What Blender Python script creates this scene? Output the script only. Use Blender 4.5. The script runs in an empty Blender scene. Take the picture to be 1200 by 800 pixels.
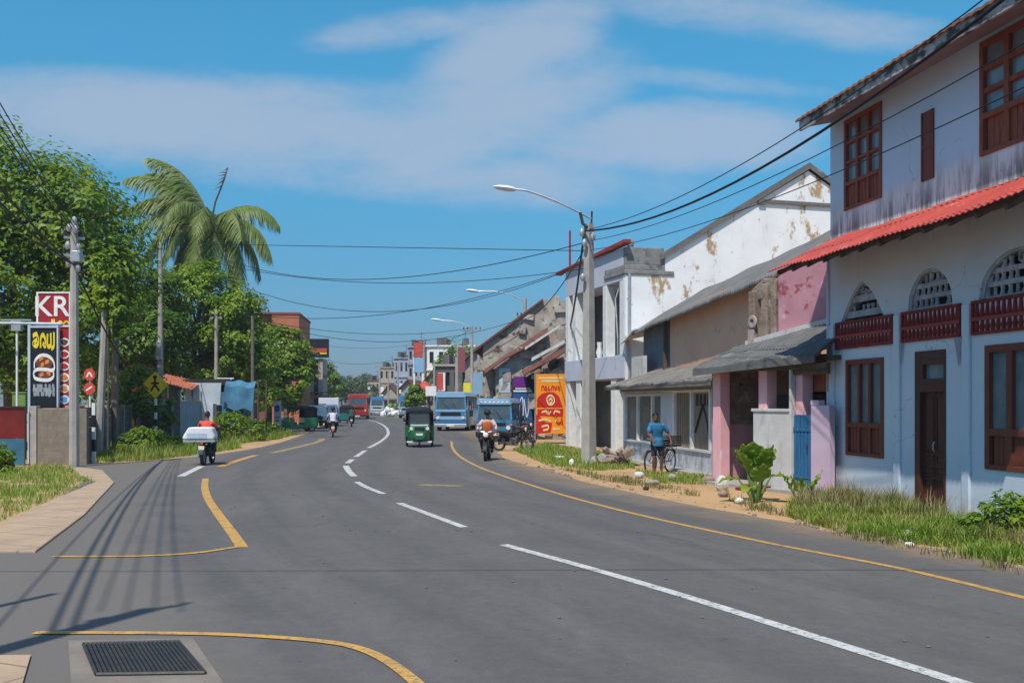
import bpy, bmesh, math, random
import numpy as np
from mathutils import Vector, Matrix, Euler, noise
R = math.radians
random.seed(7); rng = np.random.default_rng(11)
SC = bpy.context.scene
COL = SC.collection
CH = 2.0                                    # eye height of the photographer

def G(px, py):                              # a point of the flat ground seen at a photo pixel
    Y = CH * 1200.0 / (py - 472.0)
    return ((px - 600.0) / 1200.0 * Y, Y)
def XZ(px, py, Y):                          # a point at distance Y
    return ((px - 600.0) / 1200.0 * Y, CH + (472.0 - py) / 1200.0 * Y)

# ------------------------------------------------------------------ materials
MATS = {}
def ramp(nt, src, lo, hi):
    m = nt.nodes.new('ShaderNodeMapRange'); m.interpolation_type = 'SMOOTHSTEP'
    m.inputs[1].default_value = lo; m.inputs[2].default_value = hi
    nt.links.new(src, m.inputs[0]); return m.outputs[0]
def mixc(nt, fac, a, b):
    m = nt.nodes.new('ShaderNodeMix'); m.data_type = 'RGBA'
    for s, v in ((m.inputs[0], fac), (m.inputs[6], a), (m.inputs[7], b)):
        if isinstance(v, (int, float)): s.default_value = v
        elif isinstance(v, tuple): s.default_value = (v[0], v[1], v[2], 1)
        else: nt.links.new(v, s)
    return m.outputs[2]
def mul(nt, a, b):
    m = nt.nodes.new('ShaderNodeMath'); m.operation = 'MULTIPLY'
    for i, v in enumerate((a, b)):
        if isinstance(v, (int, float)): m.inputs[i].default_value = v
        else: nt.links.new(v, m.inputs[i])
    return m.outputs[0]
def noise_tex(nt, co, scale, detail=5, rough=.6, vec=None, off=0.0):
    if vec or off:
        mp = nt.nodes.new('ShaderNodeMapping'); mp.inputs['Scale'].default_value = vec or (1, 1, 1)
        mp.inputs['Location'].default_value = (off, off * .7, off * 1.3)
        nt.links.new(co, mp.inputs[0]); co = mp.outputs[0]
    n = nt.nodes.new('ShaderNodeTexNoise'); n.inputs['Scale'].default_value = scale
    n.inputs['Detail'].default_value = detail; n.inputs['Roughness'].default_value = rough
    nt.links.new(co, n.inputs['Vector']); return n.outputs[0]

def pmat(name, c1, c2=None, scale=3.0, rough=.8, bump=0.0, bscale=30.0, layers=(), metal=0.0, spec=.3, vec=None,
         brick=None, coat=0.0, cracks=None):
    """Two tones blended by noise, then layers (colour, scale, lo, hi[, stretch, (z_full, z_none), strength])."""
    m = bpy.data.materials.new(name); m.use_nodes = True; nt = m.node_tree
    b = nt.nodes['Principled BSDF']
    b.inputs['Roughness'].default_value = rough; b.inputs['Metallic'].default_value = metal
    b.inputs['Specular IOR Level'].default_value = spec
    if coat: b.inputs['Coat Weight'].default_value = coat; b.inputs['Coat Roughness'].default_value = .08
    tc = nt.nodes.new('ShaderNodeTexCoord'); co = tc.outputs['Object']
    if c2 is None: c2 = tuple(c * .86 for c in c1)
    col = mixc(nt, ramp(nt, noise_tex(nt, co, scale, 6, .62, vec), .34, .66), c1, c2)
    if brick:
        bt = nt.nodes.new('ShaderNodeTexBrick'); mp = nt.nodes.new('ShaderNodeMapping')
        mp.inputs['Rotation'].default_value = brick.get('rot', (R(90), 0, 0)); nt.links.new(co, mp.inputs[0])
        nt.links.new(mp.outputs[0], bt.inputs[0]); bt.inputs['Scale'].default_value = 1
        bt.inputs['Brick Width'].default_value = brick['w']; bt.inputs['Row Height'].default_value = brick['h']
        bt.inputs['Mortar Size'].default_value = brick.get('m', .012); bt.offset = brick.get('off', .5)
        col = mixc(nt, bt.outputs['Fac'], col, brick['c'])
    for i, L in enumerate(layers):
        c, s, lo, hi = L[:4]
        f = ramp(nt, noise_tex(nt, co, s, 7, .68, L[4] if len(L) > 4 else None, 3.1 * (i + 1)), lo, hi)
        if len(L) > 5 and L[5]:
            sx = nt.nodes.new('ShaderNodeSeparateXYZ'); nt.links.new(co, sx.inputs[0])
            f = mul(nt, f, ramp(nt, sx.outputs[2], L[5][1], L[5][0]))
        if len(L) > 6: f = mul(nt, f, L[6])
        col = mixc(nt, f, col, c)
    if cracks:                                   # hairline cracks: (colour, scale, width)
        vo = nt.nodes.new('ShaderNodeTexVoronoi'); vo.feature = 'DISTANCE_TO_EDGE'; vo.inputs['Scale'].default_value = cracks[1]
        wv = nt.nodes.new('ShaderNodeVectorMath'); wv.operation = 'MULTIPLY_ADD'; nz = nt.nodes.new('ShaderNodeTexNoise'); nz.inputs['Scale'].default_value = 2.2; nz.inputs['Detail'].default_value = 6; nt.links.new(co, nz.inputs['Vector'])
        nt.links.new(nz.outputs['Color'], wv.inputs[0]); wv.inputs[1].default_value = (.7, .7, .7); nt.links.new(co, wv.inputs[2]); nt.links.new(wv.outputs[0], vo.inputs['Vector'])
        f = mul(nt, ramp(nt, vo.outputs['Distance'], cracks[2], 0.0), ramp(nt, noise_tex(nt, co, .8, 3, .5, None, 17.0), .50, .60)); col = mixc(nt, mul(nt, f, .75), col, cracks[0])
    nt.links.new(col, b.inputs['Base Color'])
    if bump:
        bn = nt.nodes.new('ShaderNodeBump'); bn.inputs['Strength'].default_value = bump; bn.inputs['Distance'].default_value = .02
        nt.links.new(noise_tex(nt, co, bscale, 6, .65), bn.inputs['Height']); nt.links.new(bn.outputs[0], b.inputs['Normal'])
    MATS[name] = m; return m

def leafmat(name, c1, c2, c3, trans=.3):
    m = bpy.data.materials.new(name); m.use_nodes = True; nt = m.node_tree; nt.nodes.clear()
    out = nt.nodes.new('ShaderNodeOutputMaterial'); g = nt.nodes.new('ShaderNodeNewGeometry')
    tc = nt.nodes.new('ShaderNodeTexCoord')
    col = mixc(nt, ramp(nt, g.outputs['Random Per Island'], 0, 1), c1, c2)
    col = mixc(nt, ramp(nt, noise_tex(nt, tc.outputs['Object'], .9, 3), .42, .66), col, c3)
    d = nt.nodes.new('ShaderNodeBsdfPrincipled'); d.inputs['Roughness'].default_value = .48; d.inputs['Specular IOR Level'].default_value = .35
    t = nt.nodes.new('ShaderNodeBsdfTranslucent'); mx = nt.nodes.new('ShaderNodeMixShader'); mx.inputs[0].default_value = trans
    nt.links.new(col, d.inputs['Base Color']); nt.links.new(col, t.inputs['Color'])
    nt.links.new(d.outputs[0], mx.inputs[1]); nt.links.new(t.outputs[0], mx.inputs[2]); nt.links.new(mx.outputs[0], out.inputs[0])
    MATS[name] = m; return m

def glass(name, c, rough=.06):
    m = pmat(name, c, tuple(x * .7 for x in c), 2.0, rough, spec=.6); return m

# ------------------------------------------------------------------ mesh building
class MB:
    def __init__(s): s.v = []; s.f = []; s.cut = []
    def add(s, vs, fs):
        o = len(s.v); s.cut.append((o, len(s.f))); s.v += [tuple(v) for v in vs]; s.f += [tuple(i + o for i in f) for f in fs]; return s
    def bx(s, x0, x1, y0, y1, z0, z1):
        v = [(x, y, z) for z in (z0, z1) for y in (y0, y1) for x in (x0, x1)]
        return s.add(v, [(0, 2, 3, 1), (4, 5, 7, 6), (0, 1, 5, 4), (2, 6, 7, 3), (0, 4, 6, 2), (1, 3, 7, 5)])
    def box(s, c, d, rot=(0, 0, 0)):
        M = Matrix.Translation(c) @ Euler(rot).to_matrix().to_4x4()
        v = [M @ Vector((x * d[0] / 2, y * d[1] / 2, z * d[2] / 2)) for z in (-1, 1) for y in (-1, 1) for x in (-1, 1)]
        return s.add(v, [(0, 2, 3, 1), (4, 5, 7, 6), (0, 1, 5, 4), (2, 6, 7, 3), (0, 4, 6, 2), (1, 3, 7, 5)])
    def prism(s, poly, a0, a1, axis='y'):
        n = len(poly); f = lambda p, a: (p[0], a, p[1]) if axis == 'y' else ((p[0], p[1], a) if axis == 'z' else (a, p[0], p[1]))
        v = [f(p, a0) for p in poly] + [f(p, a1) for p in poly]
        return s.add(v, [tuple(range(n)), tuple(range(2 * n - 1, n - 1, -1))] + [(i, i + n, (i + 1) % n + n, (i + 1) % n) for i in range(n)])
    def loft(s, rings, cap=True):
        n = len(rings[0]); v = [p for r in rings for p in r]; f = []
        for k in range(len(rings) - 1):
            for i in range(n):
                j = (i + 1) % n; f.append((k * n + i, k * n + j, (k + 1) * n + j, (k + 1) * n + i))
        if cap: f += [tuple(range(n - 1, -1, -1)), tuple(range((len(rings) - 1) * n, len(rings) * n))]
        return s.add(v, f)
    def tube(s, pts, r, n=8, cap=True):
        pts = [Vector(p) for p in pts]; rs = r if isinstance(r, (list, tuple)) else [r] * len(pts)
        rings = []; up = Vector((0, 0, 1)); prev = None
        for i, p in enumerate(pts):
            d = (pts[min(i + 1, len(pts) - 1)] - pts[max(i - 1, 0)]).normalized()
            if prev is None:
                a = d.cross(up if abs(d.z) < .95 else Vector((0, 1, 0))).normalized()
            else:
                a = (prev - d * prev.dot(d)).normalized()
            prev = a; b = d.cross(a)
            rings.append([p + (a * math.cos(t) + b * math.sin(t)) * rs[i] for t in [2 * math.pi * k / n for k in range(n)]])
        return s.loft(rings, cap)
    def ell(s, c, r, nu=12, nv=8, rot=(0, 0, 0)):
        M = Matrix.Translation(c) @ Euler(rot).to_matrix().to_4x4(); v = [M @ Vector((0, 0, r[2]))]; f = []
        for j in range(1, nv):
            t = math.pi * j / nv
            v += [M @ Vector((r[0] * math.sin(t) * math.cos(2 * math.pi * i / nu), r[1] * math.sin(t) * math.sin(2 * math.pi * i / nu), r[2] * math.cos(t))) for i in range(nu)]
        v.append(M @ Vector((0, 0, -r[2]))); e = len(v) - 1
        for i in range(nu):
            k = (i + 1) % nu
            f.append((0, 1 + i, 1 + k)); f.append((e, e - nu + k, e - nu + i))
            for j in range(nv - 2): a = 1 + j * nu; f.append((a + i, a + nu + i, a + nu + k, a + k))
        return s.add(v, f)
    def ring(s, c, r, w, t, n=24, axis='x'):      # a wheel-like ring round an axis: outer radius r, width w, radial thickness t
        prof = [(r - t, -w / 2), (r - t * .25, -w / 2), (r, -w / 4), (r, w / 4), (r - t * .25, w / 2), (r - t, w / 2)]
        rings = []
        for k in range(n + 1):
            a = 2 * math.pi * k / n
            rings.append([(c[0] + h, c[1] + q * math.cos(a), c[2] + q * math.sin(a)) if axis == 'x' else (c[0] + q * math.cos(a), c[1] + h, c[2] + q * math.sin(a)) for q, h in prof])
        return s.loft(rings, False)
    def grid(s, fn, nu, nv):
        v = [fn(i / nu, j / nv) for j in range(nv + 1) for i in range(nu + 1)]
        return s.add(v, [(j * (nu + 1) + i, j * (nu + 1) + i + 1, (j + 1) * (nu + 1) + i + 1, (j + 1) * (nu + 1) + i) for j in range(nv) for i in range(nu)])
    def each(s, name, mat, parent, **k):          # one object per added shape
        c = s.cut + [(len(s.v), len(s.f))]; out = []
        for (v0, f0), (v1, f1) in zip(c, c[1:]):
            m = MB(); m.v = s.v[v0:v1]; m.f = [tuple(i - v0 for i in f) for f in s.f[f0:f1]]; out.append(m.build(name, mat, parent, **k))
        return out
    def build(s, name, mat, parent=None, smooth=False, bevel=0.0, kind=None, flip=False):
        me = bpy.data.meshes.new(name); me.from_pydata(s.v, [], s.f); me.update()
        bm = bmesh.new(); bm.from_mesh(me); bmesh.ops.recalc_face_normals(bm, faces=bm.faces); bm.to_mesh(me); bm.free()
        o = bpy.data.objects.new(name, me); COL.objects.link(o)
        me.materials.append(mat if not isinstance(mat, str) else MATS[mat])
        if smooth:
            for p in me.polygons: p.use_smooth = True
            if hasattr(me, 'set_sharp_from_angle'): me.set_sharp_from_angle(angle=R(38))
        if bevel:
            b = o.modifiers.new('bevel', 'BEVEL'); b.width = bevel; b.segments = 2; b.limit_method = 'ANGLE'; b.angle_limit = R(40)
        if parent: o.parent = parent
        if kind: o['kind'] = kind
        return o

def tag(o, label=None, cat=None, group=None, kind=None):
    if label: o['label'] = label
    if cat: o['category'] = cat
    if group: o['group'] = group
    if kind: o['kind'] = kind
    return o
def thing(name, label, cat, loc=(0, 0, 0), rz=0.0, group=None):
    o = bpy.data.objects.new(name, None); COL.objects.link(o); o.location = loc; o.rotation_euler = (0, 0, rz); o.empty_display_size = .2
    return tag(o, label, cat, group)
def kids(o): return [c for c in bpy.data.objects if c.parent == o]
def copy_tree(o, loc, rz, label=None, group=None):
    def rec(a, par):
        c = a.copy(); COL.objects.link(c)
        if par: c.parent = par
        for ch in kids(a): rec(ch, c)
        return c
    r = rec(o, None); r.location = loc; r.rotation_euler = (0, 0, rz)
    if label: r['label'] = label
    if group: r['group'] = group
    return r
def np_mesh(name, v, faces, mat, parent=None, smooth=False):
    """faces: (n,4) or (n,3) int array"""
    me = bpy.data.meshes.new(name); n, k = faces.shape
    me.vertices.add(len(v)); me.vertices.foreach_set('co', np.asarray(v, np.float32).ravel())
    me.loops.add(n * k); me.loops.foreach_set('vertex_index', faces.astype(np.int32).ravel())
    me.polygons.add(n); me.polygons.foreach_set('loop_start', np.arange(0, n * k, k, dtype=np.int32))
    me.update(calc_edges=True); me.validate()
    me.materials.append(MATS[mat]); o = bpy.data.objects.new(name, me); COL.objects.link(o)
    if parent: o.parent = parent
    return o
def remeshed(mb, name, mat, parent, voxel, smooth_it=4):
    o = mb.build(name, mat, None)
    m = o.modifiers.new('r', 'REMESH'); m.mode = 'VOXEL'; m.voxel_size = voxel; m.use_smooth_shade = True
    if smooth_it:
        q = o.modifiers.new('s', 'SMOOTH'); q.iterations = smooth_it; q.factor = .5
    dg = bpy.context.evaluated_depsgraph_get(); me = bpy.data.meshes.new_from_object(o.evaluated_get(dg))
    o.modifiers.clear(); old = o.data; o.data = me; bpy.data.meshes.remove(old)
    if not me.materials: me.materials.append(MATS[mat])
    o.parent = parent; return o

def wall_holes(mb, x0, x1, z0, z1, y0, y1, holes):
    """A wall slab in the xz plane with rectangular openings (hx0, hx1, hz0, hz1)."""
    xs = sorted({x0, x1} | {h[0] for h in holes} | {h[1] for h in holes}); zs = sorted({z0, z1} | {h[2] for h in holes} | {h[3] for h in holes})
    for i in range(len(xs) - 1):
        j = 0
        while j < len(zs) - 1:
            def solid(j): 
                cx, cz = (xs[i] + xs[i + 1]) / 2, (zs[j] + zs[j + 1]) / 2
                return not any(h[0] < cx < h[1] and h[2] < cz < h[3] for h in holes)
            if not solid(j): j += 1; continue
            k = j
            while k + 1 < len(zs) - 1 and solid(k + 1): k += 1
            mb.bx(xs[i], xs[i + 1], y0, y1, zs[j], zs[k + 1]); j = k + 1

def strip(mb, pts, w, z):
    """A flat ribbon of width w (or list) along ground points."""
    n = len(pts); L = []; Rr = []
    for i, p in enumerate(pts):
        a = Vector(pts[max(i - 1, 0)]); b = Vector(pts[min(i + 1, n - 1)]); d = (b - a).normalized(); nn = Vector((-d.y, d.x))
        ww = w[i] if isinstance(w, (list, tuple)) else w
        L.append((p[0] + nn.x * ww / 2, p[1] + nn.y * ww / 2, z)); Rr.append((p[0] - nn.x * ww / 2, p[1] - nn.y * ww / 2, z))
    return mb.add(L + Rr, [(i, i + 1, n + i + 1, n + i) for i in range(n - 1)])
def smooth_line(pts, k=6):
    out = []; P = [Vector(p) for p in pts]
    for i in range(len(P) - 1):
        p0 = P[max(i - 1, 0)]; p1 = P[i]; p2 = P[i + 1]; p3 = P[min(i + 2, len(P) - 1)]
        for j in range(k):
            t = j / k
            out.append(.5 * ((2 * p1) + (p2 - p0) * t + (2 * p0 - 5 * p1 + 4 * p2 - p3) * t * t + (3 * p1 - p0 - 3 * p2 + p3) * t ** 3))
    out.append(P[-1]); return [tuple(p) for p in out]
def inpoly(x, y, poly):
    c = np.zeros(x.shape, bool); n = len(poly)
    for i in range(n):
        x1, y1 = poly[i]; x2, y2 = poly[(i + 1) % n]
        k = ((y1 > y) != (y2 > y)) & (x < (x2 - x1) * (y - y1) / ((y2 - y1) if y2 != y1 else 1e-9) + x1); c ^= k
    return c
def ribbon(mb, strokes, w, fn, depth=.006):
    """Lettering: each stroke a polyline in the (u, v) plane; fn(u, v, d) places it on its board."""
    for st in strokes:
        st = smooth_line(st, 4) if len(st) > 2 else st
        n = len(st)
        for i in range(n - 1):
            a = Vector(st[i]); b = Vector(st[i + 1]); d = b - a
            if d.length < 1e-6: continue
            d.normalize(); q = Vector((-d.y, d.x)) * w / 2; a2 = a - d * w * .25; b2 = b + d * w * .25
            c = [a2 + q, b2 + q, b2 - q, a2 - q]; dd = depth + .0004 * (i % 3)
            mb.add([fn(p.x, p.y, 0) for p in c] + [fn(p.x, p.y, dd) for p in c], [(0, 1, 2, 3), (4, 7, 6, 5), (0, 4, 5, 1), (1, 5, 6, 2), (2, 6, 7, 3), (3, 7, 4, 0)])
    return mb
def text_mesh(name, txt, size, mat, parent, M, bold=0.0, align='CENTER'):
    cu = bpy.data.curves.new(name, 'FONT'); cu.body = txt; cu.size = size; cu.extrude = .006; cu.offset = bold; cu.align_x = align; cu.align_y = 'CENTER'
    o = bpy.data.objects.new(name, cu); COL.objects.link(o)
    me = bpy.data.meshes.new_from_object(o.evaluated_get(bpy.context.evaluated_depsgraph_get())); bpy.data.objects.remove(o)
    o = bpy.data.objects.new(name, me); COL.objects.link(o); me.materials.clear(); me.materials.append(MATS[mat]); o.parent = parent; o.matrix_local = M
    return o
UPRIGHT = Matrix.Rotation(R(90), 4, 'X')     # text facing -Y

# ------------------------------------------------------------------ leaves, trees, grass
def leaf_quads(c, nrm, size, asp=.55, fold=.12):
    """leaf diamonds at centres c with normals nrm -> verts, faces"""
    n = len(c); rnd = rng.normal(size=(n, 3)); a = np.cross(nrm, rnd); a /= np.linalg.norm(a, axis=1, keepdims=True) + 1e-9
    b = np.cross(nrm, a); s = (size * rng.uniform(.65, 1.35, n))[:, None]
    a = a * s * .5; b = b * s * .5 * asp; lift = nrm * s * fold
    v = np.stack([c - a, c - b + lift, c + a, c + b + lift], 1).reshape(-1, 3)
    return v, np.arange(n * 4).reshape(n, 4)
def crown_points(blobs, n, clump=.30, per=120):
    """points gathered in clumps on the shells of ellipsoid blobs"""
    P = []; N = []
    vol = np.array([b[3] * b[4] * b[5] for b in blobs]) ** (2 / 3); vol /= vol.sum()
    for b, w in zip(blobs, vol):
        k = max(6, int(n * w / per)); d = rng.normal(size=(k, 3)); d /= np.linalg.norm(d, axis=1, keepdims=True)
        d[:, 2] = np.where(d[:, 2] < -.5, -d[:, 2], d[:, 2])
        r = rng.uniform(.62, 1.06, k) ** .6
        r *= 1 + .18 * np.sin(d[:, 0] * 5 + b[0]) * np.sin(d[:, 2] * 6 + b[2])
        rad = np.array(b[3:6]); cc = np.array(b[:3]) + d * rad * r[:, None]
        cs = clump * min(rad) * rng.uniform(.55, 1.5, k)
        q = rng.normal(size=(k, per, 3)); ql = np.linalg.norm(q, axis=2, keepdims=True); q = q / ql * np.clip(ql / 1.6, .3, 1.5) ** .7 * cs[:, None, None] * 1.25 * np.array([1, 1, .72])
        pts = (cc[:, None] + q).reshape(-1, 3); P.append(pts)
        qd = (q / (np.linalg.norm(q, axis=2, keepdims=True) + 1e-9)).reshape(-1, 3); nn = np.repeat(d, per, 0) * .55 + qd * .65 + np.array([0, 0, .6]) + rng.normal(size=(k * per, 3)) * .33
        N.append(nn / np.linalg.norm(nn, axis=1, keepdims=True))
    return np.concatenate(P), np.concatenate(N)
def tree(name, label, cat, base, blobs, n, leaf, mat, trunk_r=.3, group=None, limbs=True, asp=.55, clump=.27, per=None, bark='bark'):
    """blobs relative to base"""
    t = thing(name, label, cat, (base[0], base[1], base[2] if len(base) > 2 else 0), 0, group)
    per = per or max(26, int(n / len(blobs) / 42)); P, N = crown_points(blobs, n, clump, per)
    P[:, 2] = np.maximum(P[:, 2], .05)
    v, f = leaf_quads(P, N, leaf, asp); np_mesh('crown', v, f, mat, t)
    mb = MB(); top = max(b[2] for b in blobs); fork = Vector((0, 0, max(.25, min(b[2] - b[5] for b in blobs) + .25 * top)))
    mb.tube([(0, 0, -.1), (trunk_r * .3, 0, fork.z * .5), fork], [trunk_r * 1.25, trunk_r, trunk_r * .8], 9)
    if limbs:
        for b in blobs:
            c = Vector(b[:3]); mid = fork.lerp(c, .5) + Vector((random.uniform(-.2, .2), random.uniform(-.2, .2), .1 * b[5]))
            mb.tube([fork - Vector((0, 0, .1)), mid, c], [trunk_r * .55, trunk_r * .35, trunk_r * .12], 6)
            for _ in range(3):
                e = c + Vector([random.uniform(-.8, .8) * b[3 + i] for i in range(3)]); mb.tube([mid, mid.lerp(e, .6), e], [trunk_r * .25, trunk_r * .15, .02], 5)
    mb.build('trunk', bark, t, True); return t
def frond(L, droop, az, el, leaf, n=38, width=.05, twist=0.0, wind=(0, 0, 0)):
    """palm frond from the origin: rachis points and leaflet triangles (verts, faces)"""
    pts = []; d = Vector((math.cos(az) * math.cos(el), math.sin(az) * math.cos(el), math.sin(el))); p = Vector((0, 0, 0)); k = 16
    for i in range(k + 1):
        pts.append(p.copy()); d = (d + Vector((0, 0, -droop / k)) * (1 + 1.6 * i / k) + Vector(wind) / k).normalized(); p += d * (L / k)
    V = []; F = []
    for i in range(n):
        u = .12 + .88 * i / n; j = min(int(u * k), k - 1); a = pts[j].lerp(pts[j + 1], u * k - j); t = (pts[j + 1] - pts[j]).normalized()
        side = t.cross(Vector((0, 0, 1))); side = side.normalized() if side.length > .05 else Vector((1, 0, 0))
        ll = leaf * (math.sin(math.pi * min(1, u * .85 + .12)) ** .6) * random.uniform(.85, 1.1)
        for sg in (-1, 1):
            dr = (side * sg * random.uniform(.55, .85) + t * .55 + Vector((0, 0, -.35 - .55 * random.random())) + Vector(wind) * .5).normalized()
            b = a + dr * ll * .55; e = a + dr * ll + Vector((0, 0, -ll * .28)); wv = t * width * .5
            o = len(V); V += [a - wv, a + wv, b + wv * 1.1, b - wv * 1.1, e]
            F += [(o, o + 1, o + 2, o + 3), (o + 3, o + 2, o + 4)]
    return pts, V, F
def grass(name, label, polys, n, h, mat, w=.018, spread=.35, gap=.0, gscale=1.2):
    """n blades over polygons of the ground; gap removes blades where slow noise is low"""
    Vs = []; areas = []
    for p in polys:
        a = abs(sum(p[i][0] * p[(i + 1) % len(p)][1] - p[(i + 1) % len(p)][0] * p[i][1] for i in range(len(p)))) / 2; areas.append(a)
    tot = sum(areas); X = []; Y = []
    for p, a in zip(polys, areas):
        m = int(n * a / tot); xs = [q[0] for q in p]; ys = [q[1] for q in p]; x = np.empty(0); y = np.empty(0)
        while len(x) < m:
            cx = rng.uniform(min(xs), max(xs), m * 2); cy = rng.uniform(min(ys), max(ys), m * 2); k = inpoly(cx, cy, p); x = np.append(x, cx[k]); y = np.append(y, cy[k])
        X.append(x[:m]); Y.append(y[:m])
    x = np.concatenate(X); y = np.concatenate(Y)
    nz = np.array([noise.noise((a * gscale, b * gscale, 0.3)) + .5 * noise.noise((a * gscale * 3, b * gscale * 3, 1.7)) for a, b in zip(x, y)])
    k = nz > gap - .35; x = x[k]; y = y[k]; nz = nz[k]; m = len(x)
    hh = h * rng.uniform(.45, 1.15, m) * np.clip(.8 + nz, .3, 1.5); az = rng.uniform(0, 2 * np.pi, m); ln = spread * rng.uniform(.2, 1.2, m)
    dx = np.cos(az) * ln * hh; dy = np.sin(az) * ln * hh; wx = -np.sin(az) * w / 2; wy = np.cos(az) * w / 2; z0 = np.zeros(m)
    b0 = np.stack([x - wx, y - wy, z0], 1); b1 = np.stack([x + wx, y + wy, z0], 1)
    m0 = np.stack([x + dx * .4 - wx * .8, y + dy * .4 - wy * .8, hh * .6], 1); m1 = np.stack([x + dx * .4 + wx * .8, y + dy * .4 + wy * .8, hh * .6], 1)
    t0 = np.stack([x + dx - wx * .2, y + dy, hh], 1); t1 = np.stack([x + dx + wx * .2, y + dy, hh], 1)
    v = np.stack([b0, b1, m1, m0, t1, t0], 1).reshape(-1, 3); i = np.arange(m)[:, None] * 6
    f = np.concatenate([i + np.array([0, 1, 2, 3]), i + np.array([3, 2, 4, 5])])
    o = np_mesh(name, v, f, mat); return tag(o, label, 'grass', kind='stuff')
SUN_E = 3.3; SKY_E = .15; SKY_SAT = 1.16; SKY_HUE = .5; CLOUD_F = .6; CLOUD_C = (2.55, 2.7, 3.2, 1); EXPO = 0.42; HOR_C = (.135, .14, .29); TOP_C = (.35, .82, .765); ZEN_C = (1.3, 1.08, .92)
# ------------------------------------------------------------------ camera, sky, sun
cd = bpy.data.cameras.new('camera'); cam = bpy.data.objects.new('camera', cd); COL.objects.link(cam); SC.camera = cam
cam.location = (0, 0, CH); cam.rotation_euler = (R(90), 0, 0); cd.sensor_width = 36; cd.lens = 36; cd.shift_y = 72 / 1200; cd.clip_end = 5000; cd.clip_start = .1
SUN_EL = 57; sh = Vector((-.36, -.933)).normalized()
S = Vector((sh.x * math.cos(R(SUN_EL)), sh.y * math.cos(R(SUN_EL)), math.sin(R(SUN_EL))))
ld = bpy.data.lights.new('sun', 'SUN'); ld.energy = SUN_E; ld.angle = R(.53); ld.color = (1, .945, .86)
lo = bpy.data.objects.new('sun', ld); COL.objects.link(lo); lo.location = (-20, -30, 60); lo.rotation_euler = (-S).to_track_quat('-Z', 'Y').to_euler()
W = bpy.data.worlds.new('World'); SC.world = W; W.use_nodes = True; nt = W.node_tree; bg = nt.nodes['Background']
sk = nt.nodes.new('ShaderNodeTexSky'); sk.sky_type = 'NISHITA'; sk.sun_disc = False; sk.sun_elevation = R(SUN_EL); sk.sun_rotation = math.atan2(S.x, S.y)
sk.altitude = 0; sk.air_density = 1.0; sk.dust_density = .25; sk.ozone_density = 3.0
hs = nt.nodes.new('ShaderNodeHueSaturation'); hs.inputs['Saturation'].default_value = SKY_SAT; hs.inputs['Hue'].default_value = SKY_HUE; nt.links.new(sk.outputs[0], hs.inputs['Color'])
# high thin cloud: soft streaks by direction
tc = nt.nodes.new('ShaderNodeTexCoord'); sx = nt.nodes.new('ShaderNodeSeparateXYZ'); nt.links.new(tc.outputs['Generated'], sx.inputs[0])
def mth(op, a, b=None, c=None):
    m = nt.nodes.new('ShaderNodeMath'); m.operation = op
    for i, v in enumerate((a, b, c)):
        if v is None: continue
        if isinstance(v, (int, float)): m.inputs[i].default_value = v
        else: nt.links.new(v, m.inputs[i])
    return m.outputs[0]
yy = mth('MAXIMUM', sx.outputs[1], .02)
ca = mth('DIVIDE', sx.outputs[0], yy); cb = mth('DIVIDE', sx.outputs[2], yy)
cv = nt.nodes.new('ShaderNodeCombineXYZ'); nt.links.new(ca, cv.inputs[0]); nt.links.new(cb, cv.inputs[1])
n3 = noise_tex(nt, cv.outputs[0], 22, 10, .7, (1, 2.2, 1), 9.0); n1 = noise_tex(nt, cv.outputs[0], 3.2, 6, .55, (1, 2.6, 1)); n2 = noise_tex(nt, cv.outputs[0], 8, 9, .66, (1, 3.0, 1), 4.0)
wob = mth('ADD', mth('MULTIPLY', mth('SUBTRACT', n1, .5), 1.1), mth('ADD', mth('MULTIPLY', mth('SUBTRACT', n2, .5), 1.2), mth('MULTIPLY', mth('SUBTRACT', n3, .5), .75)))
def blob(px, py, rx, ry, tilt=0.0, soft=1.0):
    a0 = (px - 600) / 1200; b0 = (472 - py) / 1200
    da = mth('SUBTRACT', ca, a0); db = mth('SUBTRACT', mth('SUBTRACT', cb, b0), mth('MULTIPLY', da, tilt))
    q = mth('ADD', mth('POWER', mth('ABSOLUTE', mth('DIVIDE', da, rx / 1200)), 2.4), mth('POWER', mth('ABSOLUTE', mth('DIVIDE', db, ry / 1200)), 2.0))
    return mth('MULTIPLY', mth('SUBTRACT', 1.0, q), soft)
f = None
for b in ((250, 145, 400, 58, -.05, 1.0), (600, 60, 120, 58, .35, 1.0), (560, 140, 190, 70, .25, .9), (790, 162, 180, 48, .03, 1.1), (490, 30, 130, 22, .12, .6),
          (900, 20, 190, 26, -.12, .5), (830, 96, 120, 12, -.1, .35), (520, 205, 300, 34, -.05, .6)):
    e = mth('MAXIMUM', blob(*b), -2.0); f = e if f is None else mth('SMOOTH_MAX', f, e, .35)
f = mth('ADD', f, wob)
cf = mth('MULTIPLY', ramp(nt, f, -.42, .95), CLOUD_F)
grd = nt.nodes.new('ShaderNodeMix'); grd.data_type = 'RGBA'; grd.blend_type = 'MULTIPLY'; grd.inputs[0].default_value = 1
nt.links.new(hs.outputs[0], grd.inputs[6]); nt.links.new(mixc(nt, ramp(nt, sx.outputs[2], .42, .8), mixc(nt, ramp(nt, sx.outputs[2], -.08, .40), HOR_C, TOP_C), ZEN_C), grd.inputs[7]); grd = grd.outputs[2]
skc = nt.nodes.new('ShaderNodeMix'); skc.data_type = 'RGBA'; nt.links.new(cf, skc.inputs[0]); nt.links.new(grd, skc.inputs[6]); skc.inputs[7].default_value = CLOUD_C
nt.links.new(skc.outputs[2], bg.inputs[0]); bg.inputs[1].default_value = SKY_E
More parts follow.
